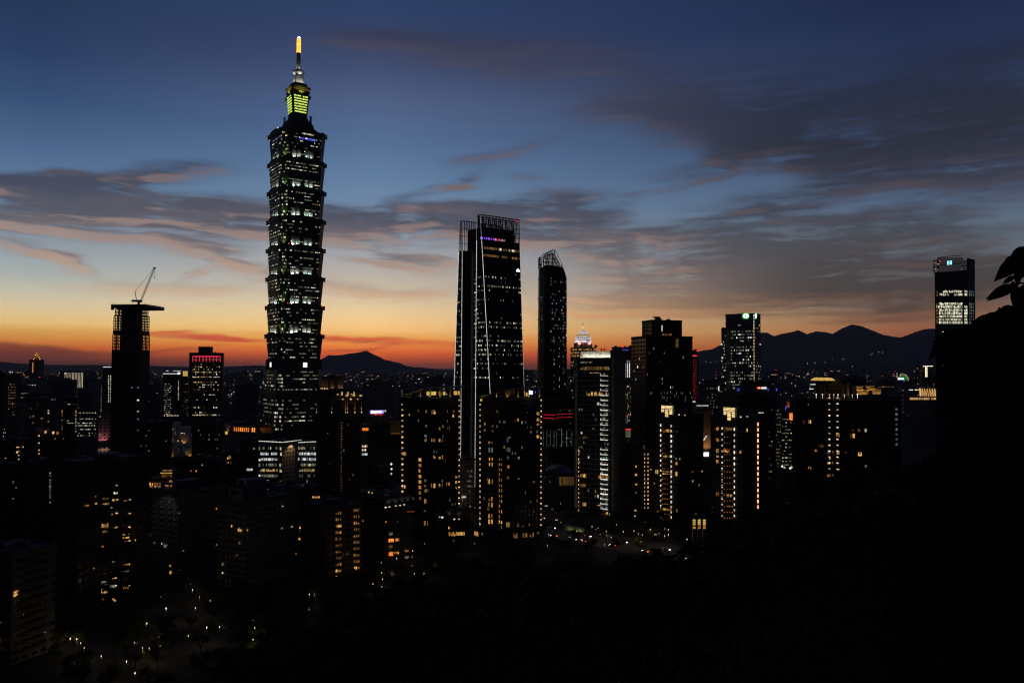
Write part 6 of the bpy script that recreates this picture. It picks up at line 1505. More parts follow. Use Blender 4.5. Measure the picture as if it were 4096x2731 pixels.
# building site with the violet sign, its two cranes
B = block('unfinished_block', 'dark building under construction carrying a white and violet roof sign', 'building', 1474, 1484, 1557, 1662, 770, 18, DARKT, roof=False)
winpx(B, 'R', 1480, 1640, 1534, 1654, emit('violet_sign_board', (.28, .2, 1), 1.5, 0, mottle=0), 1.0, 'sign_board')
for x0, x1, y0, y1 in ((1482, 1490, 1641, 1654), (1491, 1502, 1642, 1652), (1503, 1514, 1642, 1651), (1515, 1526, 1642, 1650)): winpx(B, 'R', x0, y0, x1, y1, SIGNW, 1.4, 'sign_letter')
for i in range(8):
    if i != 4: winpx(B, 'R', 1496 + 4 * i, 1654, 1499 + 4 * i, 1658, SIGNR, 1.4, 'sign_letter')
for k in range(6): MB().box(tuple(B.pt('R', B.wR * (.06 + .18 * k), B.zt - 4.6, .2)), (1.7, .8, 9), B.a).build('scaffold_panel', CONC, B.root)
for k in range(12): MB().box(tuple(B.pt('R', B.wR * .5, B.zt - 14 - 5 * k, .4)), (B.wR * .98, .9, .5), B.a).build('floor_slab', CONC, B.root)
for x, y in ((1541, 1643), (1565, 1855), (1566, 1875), (1565, 1894)): c = at(x, y, 764); MB().lathe((c.x, c.y), [(c.z - 1, .3), (c.z, 1.1), (c.z + 1, .3)], 8).build('work_lamp', BRIGHT, B.root)
rows(B, 'R', 1500, 1552, (1945, 1955), 6, .6, [(COOL, 1), (DIMC, 1)], .7, 8)
for nm, x0, y0, x1, y1, xb_ in (('violet', 1536, 1652, 1446, 1516, 1540), ('far', 1620, 1572, 1576, 1478, 1622)):
    dd = 790 if nm == 'violet' else 860; f0, f1 = at(x0, y0, dd), at(x1, y1, dd); c = at(xb_, y0, dd)
    K = thing('tower_crane', 'dark lattice crane boom leaning left above the violet sign' if nm == 'violet' else 'dark lattice crane boom leaning left beyond the left wavy roof', 'crane', (c.x, dd, 0))
    jb = MB(); w = .8
    for i in range(14):
        a, b = f0.lerp(f1, i / 14), f0.lerp(f1, (i + 1) / 14)
        for o in ((-w, -w), (w, -w), (w, w), (-w, w)): jb.tube(a + Vector((o[0], o[1], 0)), b + Vector((o[0], o[1], 0)), .2, n=4)
        jb.tube(a + Vector((-w, -w, 0)), a + Vector((-w, w, 0)), .15, n=4); jb.tube(a + Vector((-w, -w, 0)), b + Vector((w, -w, 0)), .15, n=4); jb.tube(a + Vector((-w, w, 0)), b + Vector((w, w, 0)), .15, n=4)
    jb.build('jib', STEEL, K); MB().tube((c.x, dd, 0), (c.x, dd, c.z + 1), .9, n=4).build('mast', STEEL, K); MB().box((c.x, dd, c.z + 1.6), (6, 2.6, 2.4)).build('machine_deck', STEEL, K)
    MB().tube((c.x + 1.5, dd, c.z + 2), (c.x + 3, dd, c.z + 14), .35).build('gantry', STEEL, K); MB().tube((c.x + 3, dd, c.z + 14), tuple(f1), .1, n=4).build('stay_cable', STEEL, K)

# ------------------------------------------------------------------ right of centre: gaps between the towers
B = block('ribbed_glass_building', 'low ribbed glass building with two red light lines beside the rounded tower', 'building', 2172, 2222, 2296, 1604, 770, 40, DGLASS)
REDD = emit('red_dot_lamp', (1, .02, .05), .7, .4, mottle=0)
for fc, x0, x1 in (('L', 2174, 2220), ('R', 2226, 2292)):
    for y in (1656, 1669):
        for e in range(12): winpx(B, fc, x0 + (x1 - x0) * e / 12, y - e * .3 * (1 if fc == 'R' else -1), x0 + (x1 - x0) * (e + .55) / 12, y + 2.2 - e * .3 * (1 if fc == 'R' else -1), REDD, .4, 'red_dot_lamp')
    for k in range(14): x = x0 + (x1 - x0) * k / 13; winpx(B, fc, x - .35, 1720, x + .35, 1786, DIMC if k % 4 == 0 else STEEL, .4, 'facade_rib')
rows(B, 'R', 2228, 2290, (1640, 1690, 1715, 1735, 1750, 1765, 1780), 12, .3, [(DIMG, 3), (DIMC, 2), (WHITE, 1)], .5, 4); rows(B, 'L', 2174, 2220, (1740, 1780), 9, .35, [(DIMW, 3), (DIMG, 2)], .5, 4)
spot(B.root, B.pt('L', B.wL * .5, 12, 5), B.pt('L', B.wL * .5, 20, 0), 900, (1, .8, .4), 120)
for x, y in ((2286, 1668), (2318, 1668), (2286, 1685), (2318, 1686)): pass
B = block('hall_building', 'low hall with a slanted dark metal roof and lit timber ribs', 'hall', 2172, 2232, 2300, 1898, 700, 35, GREY, house=False)
rf = MB(); e = B.poly; z1, z2 = B.zt, B.zt + 8
rf.loft([(B.zt + .05, [tuple(p) for p in e]), (B.zt + 6, [tuple(e[0].lerp(e[2], .1)), tuple(e[1].lerp(e[2], .6)), tuple(e[2]), tuple(e[3].lerp(e[2], .5))])]); rf.build('slanted_roof', mat('blue_grey_metal_roof', (.12, .14, .18), .5, .5), B.root)
for k in range(12): winpx(B, 'R', 2236 + 5 * k, 1906, 2237.2 + 5 * k, 1940, DIMW, .4, 'lit_rib')
rows(B, 'L', 2175, 2230, (1905, 1925, 1935), 8, .3, [(DIMW, 2), (WHITE, 1), (DIMG, 2)], .6, 4)
B = block('tan_slab_building', 'tan slab building lit orange with a white screen between the lantern towers', 'building', 2782, 2808, 2842, 1640, 800, 26, mat('tan_stone', (.36, .26, .17)), house=False)
B2 = block('x', '', '', 2768, 2784, 2834, 1618, 815, 26, PALE, root=B.root, part='upper_block', house=False)
winpx(B2, 'R', 2785, 1620, 2833, 1623, STRIP, .6, 'roof_light_line'); winpx(B2, 'L', 2770, 1604, 2782, 1607, STRIP, .6, 'roof_light_line')
spot(B.root, B.pt('R', B.wR * .5, B.zt - 40, 9), B.pt('R', B.wR * .5, B.zt - 25, 0), 3500, (1, .5, .18), 120)
winpx(B, 'R', 2811, 1808, 2834, 1824, SIGNW, .5, 'lit_screen')
u0, za = B.hit('R', 2811, 1762); u1, zb = B.hit('R', 2826, 1742); MB().tube(B.pt('R', u0, za, .6), B.pt('R', u1, zb, .6), .6).build('slanted_light_tube', STRIP, B.root)
B = block('dark_block', 'wide dark block with a flat roof right behind the lantern towers', 'apartment block', 2876, 2960, 3100, 1580, 720, 30, DARKT)
rows(B, 'R', 2970, 3092, range(1600, 1850, 18), 12, .05, [(DIMG, 3), (DIMC, 2), (WHITE, .6)], .5, 5); rows(B, 'R', 3060, 3090, range(1700, 1920, 26), 3, .4, [(DIMC, 2), (DIMG, 2), (WHITE, 1)], .5, 6)
winpx(B, 'R', 3033, 1649, 3054, 1651.5, STRIP, .4, 'light_line')
B = block('office_block', 'slim block with a tall orange sign and rows of mixed lit windows', 'office block', 3098, 3126, 3174, 1648, 760, 30, GREY)
rows(B, 'R', 3128, 3168, range(1674, 1870, 14), 6, .55, [(DIMG, 3), (WHITE, 2), (AMBER, 1), (DIMW, 2)], .7, 4); rows(B, 'L', 3104, 3124, range(1640, 1870, 14), 4, .45, [(DIMW, 3), (DIMG, 2)], .7, 4)
winpx(B, 'R', 3158, 1651, 3169, 1680, ORW, .6, 'orange_sign')
for x, y in ((3128, 1864), (3137, 1869), (3160, 1872), (3165, 1868)): winpx(B, 'R', x - 3, y - 3, x + 3, y + 3, BRIGHT, .6, 'street_sign')
for x0, y0, x1, y1 in ((3141, 1625, 3147, 1632), (3141, 1632, 3144, 1640)):
    a, b = at(x0, y1, 764), at(x1, y0, 764); MB().box(((a.x + b.x) / 2, 764, (a.z + b.z) / 2), (b.x - a.x, .6, b.z - a.z)).build('blue_sign', BLUE, B.root)
B = block('round_lit_building', 'low building with a curved orange lit parapet left of the ornate residence', 'building', 3146, 3160, 3190, 1604, 830, 26, mat('orange_stone', (.3, .16, .08)), house=False)
spot(B.root, B.pt('L', B.wL * .5, B.zt - 8, 3), B.pt('L', B.wL * .5, B.zt - 2, 0), 900, (1, .4, .1), 100)
# metro canopy
mc = gp(2300, 2122); MC = thing('station_entrance', 'ribbed barrel canopy of a station entrance glowing pale green', 'station entrance', (mc.x, mc.y, 0))
dv = Vector((.93, -.36)); nv = Vector((.36, .93)); L = 15.0; sk = MB(); n = 10
ring = lambda s, o=0: [(mc.x + dv.x * s + nv.x * math.cos(math.pi * i / n) * (3.4 - o), mc.y + dv.y * s + nv.y * math.cos(math.pi * i / n) * (3.4 - o), .05 + math.sin(math.pi * i / n) * (4.6 - o - (s + L / 2) / L * 2.0)) for i in range(n + 1)]
for k in range(13):
    r = ring(-L / 2 + L * k / 12)
    rb = MB()
    for a, b in zip(r, r[1:]): rb.tube(a, b, .16, n=4)
    rb.build('canopy_rib', LSTEEL, MC)
a, b = ring(-L / 2, .3), ring(L / 2, .3); sk.add(a + b, [(i, i + 1, n + 2 + i, n + 1 + i) for i in range(n)]); sk.build('canopy_glass', mat('frosted_green_glass', (.3, .36, .22), .5), MC)
for s in (-2, 5): p = (mc.x + dv.x * s - nv.x * 6, mc.y + dv.y * s - nv.y * 6, 1.5); spot(MC, p, (mc.x + dv.x * s, mc.y + dv.y * s, 2.6), 150, (.9, 1, .45), 110)
# lit glass entrances by the park
def entrance(label, x, y, n, w, h, d):
    c = at(x, y, d); E = thing('lit_entrance', label, 'entrance', (c.x, d, hill_z(c.x, d)))
    for i in range(n):
        xx = c.x + (i - (n - 1) / 2) * w * 1.6; zb = max(hill_z(xx, d), -.1)
        MB().box((xx, d + .5, (c.z + zb) / 2 + h / 2), (w, 1, c.z - zb + h)).build('lantern_shaft', LSTEEL, E)
        for k in range(5): MB().box((xx, d - .06, c.z - h / 2 + h * (k + .5) / 5), (w * .84, .1, h / 5 * .8)).build('lit_pane', GOLD if k > 1 else AMBER, E)
    return E


entrance('three gold lantern shafts of a lit entrance among the park trees', 2797, 2095, 3, 2.0, 6.0, 500)
entrance('two small gold lit arches alone on the dark wooded slope', 3215, 2112, 2, 1.0, 2.2, 262)

# ------------------------------------------------------------------ landmarks of the far right city
B = block('lattice_roof_building', 'low building with a gold lit lattice drum above amber lit roof bands', 'building', 3636, 3720, 3810, 1588, 1300, 45, GREY, house=False)
cL = at(3733, 1580, 1306); lt = MB(); zA, zB = B.zt, at(3733, 1554, 1300).z
for i in range(22):
    a0, a1, a2 = [2 * math.pi * (i + o) / 22 for o in (0, .5, 1)]; P_ = lambda a, z, r: (cL.x + math.cos(a) * r, 1322 + math.sin(a) * r, z)
    lt.tube(P_(a0, zA, 12), P_(a1, zB, 13.2), .35, n=4); lt.tube(P_(a2, zA, 12), P_(a1, zB, 13.2), .35, n=4)
lt.build('roof_lattice', emit('gold_lattice', (1, .6, .2), .75, 0, mottle=.4), B.root); MB().lathe((cL.x, 1322), [(zB, 14), (zB + 1, 14.3), (zB + 1.6, 13)], 22).build('lattice_roof', PALEM, B.root); MB().lathe((cL.x, 1322), [(zA, 10.5), (zB, 11)], 22).build('inner_drum', mat('amber_dark_wall', (.3, .2, .1)), B.root)
for fc, x0, x1 in (('L', 3640, 3718), ('R', 3724, 3806)):
    for k in range(7): winpx(B, fc, x0 + (x1 - x0) * k / 7, 1590, x0 + (x1 - x0) * (k + .96) / 7, 1598, emit('amber_band', (1, .55, .2), .45, .4) if not k else bpy.data.materials['amber_band'], .4, 'lit_roof_band')
    for k in range(10):
        if rnd.random() < .6: c = at(x0 + (x1 - x0) * k / 10, 1559, 1340); MB().box(tuple(c), (3, 1, 1.4)).build('roof_lamp', BRIGHT, B.root)
B = block('slab_tower', 'far dark pair of slabs outlined by a glowing T of light', 'tower', 3660, 3722, 3736, 1464, 2500, 60, GREY, house=False)
TL = emit('t_light', (1, .85, .55), 1.6, 0)
winpx(B, 'L', 3692, 1463, 3703, 1465.4, TL, .6, 'light_line'); winpx(B, 'L', 3708, 1463, 3732, 1465.4, TL, .6, 'light_line')
for x in (3703, 3708): winpx(B, 'L', x - .9, 1464, x + 1, 1535, TL, .6, 'light_line')
rows(B, 'L', 3664, 3700, range(1472, 1540, 9), 8, .3, [(DIMW, 2), (AMBER, 1)], .6, 3)
B = block('arch_roof_building', 'far dark block crowned by a half round arch of white bulbs over a green fan', 'building', 3574, 3645, 3668, 1522, 2200, 50, DARKT, house=False)
cA = B.hit('L', 3613, 1521); r = 24 * 2200 / F
FA = MB().add([tuple(B.pt('L', cA[0], B.zt + .2, -1))] + [tuple(B.pt('L', cA[0] + math.cos(math.pi * i / 16) * r * .9, B.zt + .2 + math.sin(math.pi * i / 16) * r * .9, -1)) for i in range(17)] + [tuple(B.pt('L', cA[0], B.zt + .2, -2))] + [tuple(B.pt('L', cA[0] + math.cos(math.pi * i / 16) * r * .9, B.zt + .2 + math.sin(math.pi * i / 16) * r * .9, -2)) for i in range(17)], [tuple(range(18)), tuple(range(18, 36))[::-1]] + [(i, (i + 1) % 18, (i + 1) % 18 + 18, i + 18) for i in range(18)]).build('green_fan', emit('green_fan', (.03, .4, .06), .35, 0), B.root)
for i in range(17): MB().box(tuple(B.pt('L', cA[0] + math.cos(math.pi * i / 16) * r, B.zt + .4 + math.sin(math.pi * i / 16) * r, -.5)), (1.6, 1.6, 1.6), B.a).build('bulb', HOT, B.root)
winpx(B, 'L', 3584, 1512, 3600, 1518, SIGNW, .8, 'white_sign'); winpx(B, 'L', 3598, 1511, 3616, 1518, emit('blue_white_sign', (.6, .7, 1), 1.6, 0, mottle=0), 1.0, 'oval_sign'); winpx(B, 'L', 3615, 1522, 3619, 1526, BLUE, .6, 'blue_light')
B = block('twin_dome_tower', 'far pair of dark apartment towers each topped by a small red lit dome', 'tower', 3314, 3362, 3370, 1490, 4000, 60, GREY, house=False)
for x in (3327, 3355): c = at(x, 1482, 4000); MB().lathe((c.x, 4015), [(B.zt - .5, 12), (B.zt + 6, 12), (B.zt + 12, 8), (B.zt + 16, 2), (B.zt + 22, .4)], 10).build('dome', mat('copper_dome', (.3, .15, .1)), B.root); MB().box((c.x, 4001, B.zt + 7), (12, 2, 4)).build('dome_light', emit('dome_light_red', (1, .35, .2), .35, 0), B.root)

# ------------------------------------------------------------------ the far city: a few hundred small blocks with lit windows
q = random.Random(2024)
FW = [mat('far_wall_grey', (.16, .16, .17)), mat('far_wall_brown', (.15, .12, .1)), mat('far_wall_pale', (.3, .29, .28))]
ZONES = [(0, 440, 'at the far left of the city'), (440, 620, 'near the unfinished tower'), (620, 1000, 'by the red crowned office tower'), (1000, 1300, 'beside the tallest skyscraper'), (1300, 1800, 'below the pointed mountain'),
         (1800, 2300, 'around the twin slab tower'), (2300, 2800, 'behind the glass apartment tower'), (2800, 3200, 'left of the ornate residence'), (3200, 3640, 'behind the ornate residence'), (3640, 4100, 'near the far right office tower')]
LIT = [WARM, WHITE, DIMW, DIMG, COOL, AMBER, emit('far_amber_dot', (1, .5, .16), .8, .7, mottle=0), emit('far_white_dot', (1, .9, .75), 1.0, .7, mottle=0)]


def farbox(px, d, wid, dep, h, turn, nl, nm, red=False, near=None):
    c = at(px, 1500, d); mb = MB(); mats = [FW[q.randrange(3)], ROOFM]
    mb.box((c.x, d, h / 2), (wid, dep, h), turn); mb.box((c.x + wid * .1, d, h + 1.6), (wid * .35, dep * .4, 3.2), turn, 1)
    co, si = math.cos(turn), math.sin(turn); hue = q.choice((0, 1, 6, 7, 7)); s = max(1.3, d * q.uniform(1.7, 2.8) / F)
    cols = 0
    style = q.random()
    for k in range(nl):
        m = LIT[hue] if q.random() < .6 else q.choice(LIT)
        if m not in mats: mats.append(m)
        if style < .18: u, z = (-.42 + .84 * k / max(1, nl - 1)) * wid, h * .86
        elif style < .3: u, z = wid * .3, h * (.3 + .62 * k / max(1, nl - 1))
        else: u, z = q.uniform(-.45, .45) * wid, h * q.uniform(.45, .97)
        ww, hh = s * q.choice((.8, 1, 1, 1.8)), s * q.choice((.7, .9))
        y = -dep / 2 - .2
        mb.box((c.x + u * co - y * si, d + u * si + y * co, z), (ww, .5, hh), turn, mats.index(m))
    if red:
        mats.append(RED); mb.box((c.x + wid * .1, d, h + 4.6), (s * .9, s * .9, s * 1.1), turn, len(mats) - 1)
    zone = next((t for a, b, t in ZONES if a <= px < b), 'in the distance')
    tone = {0: 'grey', 1: 'brown', 2: 'pale'}[FW.index(mats[0])]
    size = 'tall' if h > 55 else 'low' if h < 24 else 'mid height'
    glow = 'a red roof lamp' if red else 'no lit windows' if nl == 0 else ('warm' if hue in (0, 6) else 'white') + (' lit windows' if nl > 6 else ' specks of light')
    if near: o = mb.build('low_building', mats); return tag(o, f'low {tone} walk-up block with ' + ('a few warm windows' if nl else 'no lit windows') + ', ' + near, 'building', 'low blocks ' + near)
    o = mb.build('distant_building', mats)
    return tag(o, f'{size} {tone} block with {glow}, {zone}', 'building', 'distant city blocks ' + zone)


n = 0
for i in range(900):
    if n >= 285: break
    px = q.uniform(-40, 3800); r = q.random()
    d = q.uniform(1350, 2600) if r < .42 else q.uniform(2600, 5200) if r < .78 else q.uniform(5200, 9500)
    if px > 2750: d = min(d, 5600)
    yt = q.uniform(1476, 1500) if d > 5200 else q.uniform(1482, 1535) if d > 2600 else q.uniform(1505, 1610)
    h = at(px, yt, d).z
    if h < 8 or h > 118: continue
    wid = q.uniform(18, 46) * (1 + d / 7000); dep = q.uniform(16, 30)
    farbox(px, d, wid, dep, h, q.uniform(-.7, .7), q.choice((0, 2, 3, 5, 7, 10, 14, 18)), 'b', q.random() < .13); n += 1
# lower blocks filling the ground between the towers
for i in range(70):
    px = q.uniform(0, 3650); d = q.uniform(985, 1330); yt = q.uniform(1640, 1790); h = at(px, yt, d).z
    if h < 7: continue
    if 740 < px < 910 and d > 1180: continue
    if 1000 < px < 1320 and d < 1060: continue
    farbox(px, d, q.uniform(20, 40), q.uniform(14, 24), min(h, 42), q.uniform(-.7, .7), q.choice((0, 0, 2, 4, 6, 9)), 'b', q.random() < .06)
fs = MB(); fsm = [FW[0], *LIT, RED]                                           # the endless far-off city, one mass of small blocks and lights
for i in range(2100):
    px = q.uniform(-60, 3700); d = q.uniform(1800, 4200) if q.random() < .4 else q.uniform(4200, 10500)
    if px > 2750: d = min(d, 6000)
    h = q.uniform(9, 26) if d < 4200 else q.uniform(12, 45) ; c = at(px, 1500, d); w = q.uniform(16, 40) * (1 + d / 9000); fs.box((c.x, d, h / 2), (w, 18, h), q.uniform(-.6, .6))
    for k in range(q.choice((1, 1, 2, 3, 4, 6))):
        s_ = d * q.uniform(1.1, 2.5) / F; fs.box((c.x + q.uniform(-.5, .5) * w, d - 15, h * q.uniform(.4, 1.0)), (s_ * q.choice((1, 1, 1.8)), .6, s_ * .8), 0, q.choices(range(1, len(fsm)), (3, 3, 4, 4, 1.2, 3, 4, 4, .7))[0])
tag(fs.build('distant_city', fsm), kind='stuff')
BX0 = [(o.location.x, o.location.y) for o in bpy.data.objects if o.parent is None and o.get('category')]; k_ = 0
for i in range(400):
    if k_ >= 46: break
    px = q.uniform(20, 1660); d = q.uniform(470, 720); x = at(px, 1900, d).x
    if any(abs(x - a) < 26 and abs(d - b) < 24 for a, b in BX0) or (px > 1380 and d < 600): continue
    BX0.append((x, d)); k_ += 1
    farbox(px, d, q.uniform(14, 24), q.uniform(10, 16), q.uniform(10, 24), q.uniform(-.6, .6), q.choice((0, 2, 3, 5, 6)), 'b', False, 'among the towers at left' if px < 600 else 'behind the stone apartment blocks' if px < 1250 else 'left of the twin apartment towers')
# lamps strung along the far hillside
for i, (x, y) in enumerate(((2824, 1446), (2843, 1449), (2863, 1448), (2900, 1449), (3055, 1412), (3330, 1434), (3372, 1436), (3480, 1419), (3486, 1417), (3491, 1414), (3515, 1408), (3530, 1410), (3410, 1464), (3300, 1449), (3260, 1452), (3230, 1453), (2150, 1484), (1690, 1487))):
    p = at(x, y, 7000 if y < 1470 else 9000); MB
    o = MB().lathe((p.x, p.y), [(p.z - 3, .6), (p.z - 1, 2.2), (p.z + 2, 2.2), (p.z + 3, .6)], 6).tube((p.x, p.y, p.z - 160), (p.x, p.y, p.z - 3), 1.2, n=4, mi=1).build('hillside_lamp', [HOT if i % 3 else BRIGHT, STEEL])
    tag(o, 'pinprick lamp glowing on the dark slope of the right hand mountains' if x > 2700 else 'pinprick lamp on the dark low hill behind the city centre', 'lamp', 'lamps on the far hills')

# ------------------------------------------------------------------ road, cars and street lamps
ROADM = mat('road_asphalt', (.055, .055, .06), .8, nscale=.3)
ra = [gp(*p, z=.004) for p in ((2150, 2098), (2360, 2122), (2600, 2160), (2900, 2215))]; rb_ = [gp(*p, z=.004) for p in ((2150, 2142), (2330, 2176), (2560, 2216), (2900, 2275))]
rm = MB()
for i in range(3): rm.add([tuple(rb_[i]), tuple(rb_[i + 1]), tuple(ra[i + 1]), tuple(ra[i])], [(0, 1, 2, 3)])
tag(rm.build('road', ROADM), kind='structure')
ld = MB(); WL = mat('road_marking', (.7, .7, .68))
for t in (.33, .66):
    for i in range(3):
        for k in range(6):
            a, b = ra[i].lerp(rb_[i], t), ra[i + 1].lerp(rb_[i + 1], t); p, e = a.lerp(b, k / 6), a.lerp(b, k / 6 + .08); n_ = (b - a).normalized().cross(Vector((0, 0, 1))) * .08
            ld.add([tuple(v + Vector((0, 0, .005))) for v in (p - n_, e - n_, e + n_, p + n_)], [(0, 1, 2, 3)])
tag(ld.build('road_marking', WL), kind='structure')
HEADL = emit('headlight', (1, .9, .75), 14, 0, mottle=0); TAILL = emit('tail_light', (1, .09, .03), 9, 0, mottle=0)
CARM = [mat('car_paint_grey', (.12, .12, .13), .3, .5), mat('car_paint_white', (.6, .6, .6), .3, .5), mat('car_paint_dark', (.03, .03, .04), .3, .5)]
TYRE = mat('tyre_rubber', (.02, .02, .02))


def car(x, y, yaw, m, label):
    C_ = thing('car', label, 'car', (x, y, 0), 'cars on the road below the towers')
    co, si = math.cos(yaw), math.sin(yaw); L = lambda a, b: (x + a * co - b * si, y + a * si + b * co)
    def slab(prof, w): return [[(*L(a, sg * w), z) for a, z in prof] for sg in (-1, 1)]
    for nm, prof, w, mm in (('body', [(-2.2, .35), (2.2, .35), (2.25, .7), (1.2, .95), (-2.1, 1.0), (-2.25, .7)], .88, m), ('cabin', [(-1.9, .97), (.95, .97), (.35, 1.45), (-1.3, 1.48)], .78, GLASS)):
        A, B_ = slab(prof, w); k = len(prof); MB().add(A + B_, [tuple(range(k)), tuple(range(k, 2 * k))[::-1]] + [(i, i + k, (i + 1) % k + k, (i + 1) % k) for i in range(k)]).build(nm, mm, C_)
    for a in (-1.4, 1.4):
        for b in (-.85, .85): p = L(a, b); e = L(a, b * .8); MB().tube((*p, .33), (*e, .33), .33, n=10).build('wheel', TYRE, C_)
    for b in (-.6, .6):
        MB().box((*L(2.26, b), .68), (.12, .36, .2), yaw).build('headlight', HEADL, C_); MB().box((*L(-2.28, b), .78), (.12, .5, .24), yaw).build('tail_light', TAILL, C_)
    return C_


CNAMES = iter(['grey', 'white', 'black'] * 9)
for i, (t, s, dr) in enumerate(((.82, .12, -1), (.82, .3, -1), (.8, .5, -1), (.82, .68, -1), (.84, .86, -1), (.2, .1, 1), (.2, .24, 1), (.45, .34, 1), (.2, .42, 1), (.45, .55, 1), (.22, .62, 1), (.45, .76, 1), (.22, .84, 1))):
    f = s * 3; k = min(2, int(f)); a = ra[k].lerp(ra[k + 1], f - k); b = rb_[k].lerp(rb_[k + 1], f - k); p = a.lerp(b, t); dd = (ra[k + 1] - ra[k]).normalized() * dr
    where = ('nearest the station canopy', 'at the near kerb of the road', 'in the far lane', 'in the middle lane', 'further along the road')[i % 5]
    lab = f"{('grey', 'white', 'dark')[i % 3]} car with {'red tail lights' if dr > 0 else 'white headlights'} showing, {['first', 'second', 'third', 'fourth', 'fifth', 'sixth', 'seventh', 'eighth'][i if i < 5 else i - 5]} from the left in its direction"
    car(p.x, p.y, math.atan2(dd.y, dd.x), CARM[i % 3], lab)

LAMPS = [(245, 2524), (265, 2536), (281, 2553), (307, 2554), (323, 2570), (337, 2590), (405, 2623), (636, 2549), (570, 2590), (597, 2592), (538, 2569), (640, 2582), (506, 2644), (540, 2690), (152, 2084), (104, 2125), (170, 2176), (178, 2179), (185, 2180), (645, 2386), (664, 2431),
         (770, 2358), (762, 2337), (645, 2388), (798, 2386), (841, 2401), (782, 2430), (665, 2433), (587, 2492), (827, 2508), (878, 2506), (753, 2542), (637, 2551), (570, 2592), (1012, 2478), (1019, 2509), (1012, 2557), (1236, 2435), (1238, 2376), (1257, 2376),
         (1648, 2262), (1569, 2285), (1601, 2275), (1587, 2232), (1525, 2248), (1527, 2289), (1658, 2293), (1725, 2260), (1530, 2315), (1492, 2334), (1527, 2345), (1697, 2292), (1698, 2173), (1651, 2202), (1568, 2293),
         (2182, 2022), (2188, 2022), (2242, 2012), (2208, 2035), (2175, 2071), (2226, 2078), (2244, 2088), (2278, 2147), (2344, 2163), (2418, 2177), (2445, 2148), (2368, 2105), (2383, 2116), (2392, 2110), (2493, 2125), (2554, 2133), (2569, 2138), (2622, 2136), (2636, 2132), (2659, 2142), (2674, 2137), (2673, 2117), (2660, 2115), (2748, 2156), (2466, 2097), (2579, 2088), (2601, 2117), (2536, 2122), (2195, 2136), (2190, 2180), (2564, 2165), (2540, 2063), (2425, 2124),
         (1898, 2172), (1850, 2000), (1880, 2025), (1900, 2030), (3150, 2012), (3040, 2096), (3180, 2000)]
POLE = mat('lamp_pole_steel', (.12, .12, .12), .5, .5, .4)
lamp_me = {}
def lamp_proto():
    root = thing('street_lamp', 'x', 'street lamp', (0, 0, 0), 'street lamps')
    a = MB().lathe((0, 0), [(0, .14), (.3, .14), (.35, .07), (5.6, .05)], 8).build('pole', POLE, root)
    b = MB().lathe((0, 0), [(5.62, .06), (5.72, .26), (5.95, .36), (6.2, .26), (6.3, .06)], 10).build('lamp_globe', LAMP, root)
    l = bpy.data.lights.new('lamp_light', 'POINT'); l.energy = 120; l.color = (1, .66, .3); l.shadow_soft_size = .35
    lo = bpy.data.objects.new('lamp_light', l); COL.objects.link(lo); lo.parent = root; lo.location = (0, 0, 5.3)
    return root, a, b, lo
def lamp2_proto():
    root = thing('street_lamp', 'x', 'street lamp', (0, 0, 0), 'street lamps')
    a = MB().lathe((0, 0), [(0, .14), (.3, .14), (.35, .07), (5.6, .05)], 8).tube((-.9, 0, 5.5), (.9, 0, 5.5), .05).build('pole', POLE, root)
    bs = [MB().lathe((x, 0), [(5.58, .06), (5.68, .24), (5.9, .33), (6.12, .24), (6.22, .06)], 10).build('lamp_globe', LAMP, root) for x in (-.9, .9)]
    return [root, a] + bs
P1, P2 = list(lamp_proto()), lamp2_proto(); used = {1: False, 2: False}
AREA = [(0, 480, 2480, 2800, 'beside the lane below the tall warm windowed block'), (0, 480, 0, 2480, 'by the street behind the balconied block'), (480, 1300, 0, 2450, 'on the paths by the stone apartment blocks'), (480, 1300, 2450, 2800, 'among the park trees at lower left'), (1300, 1760, 0, 2800, 'in the garden of the fiery windowed block'),
        (1760, 2150, 0, 2800, 'in the gap between the twin towers'), (2150, 2460, 0, 2100, 'in the car park beside the glass apartment tower'), (2150, 2460, 2100, 2800, 'along the road by the station canopy'), (2460, 2720, 0, 2800, 'in the park below the lantern top towers'), (2720, 3300, 0, 2800, 'on the wooded slope at right')]
LQ = random.Random(5)
for i, (x, y) in enumerate(LAMPS):
    two = (x, y) in ((2226, 2078), (2175, 2071), (2278, 2147), (2344, 2163), (2622, 2136), (2182, 2022)); pr = P2 if two else P1
    d = F * (CAMZ - 6.0) / (y - 1466); p = at(x, y, d); gz = max(0.0, hill_z(p.x, d))
    if gz > 1: d = F * (CAMZ - 6.0 - gz) / (y - 1466); p = at(x, y, d); gz = max(0, hill_z(p.x, d))
    if not used[2 if two else 1]: obs = pr; used[2 if two else 1] = True
    else:
        r0 = pr[0].copy(); COL.objects.link(r0); obs = [r0]
        for c in pr[1:]: c2 = c.copy(); COL.objects.link(c2); c2.parent = r0; obs.append(c2)
    s = LQ.choice((.45, .55, .6, .7, .9)); r0 = obs[0]; r0.location = (p.x, d, gz); r0.scale = (s * .8, s * .8, (p.z - gz) / 5.95)
    where = next(t for a, b, c, e, t in AREA if a <= x < b and c <= y < e)
    r0['label'] = ('two headed white street lamp ' if two else 'round white street lamp ') + where; r0['group'] = 'street lamps ' + where

# ------------------------------------------------------------------ trees
LEAF = mat('dark_foliage', (.035, .05, .02), .95, .03, 0, .5, .8); LEAF2 = mat('olive_foliage', (.05, .065, .018), .95, .03, 0, .5, .8); BARK = mat('bark', (.06, .045, .03), .9)


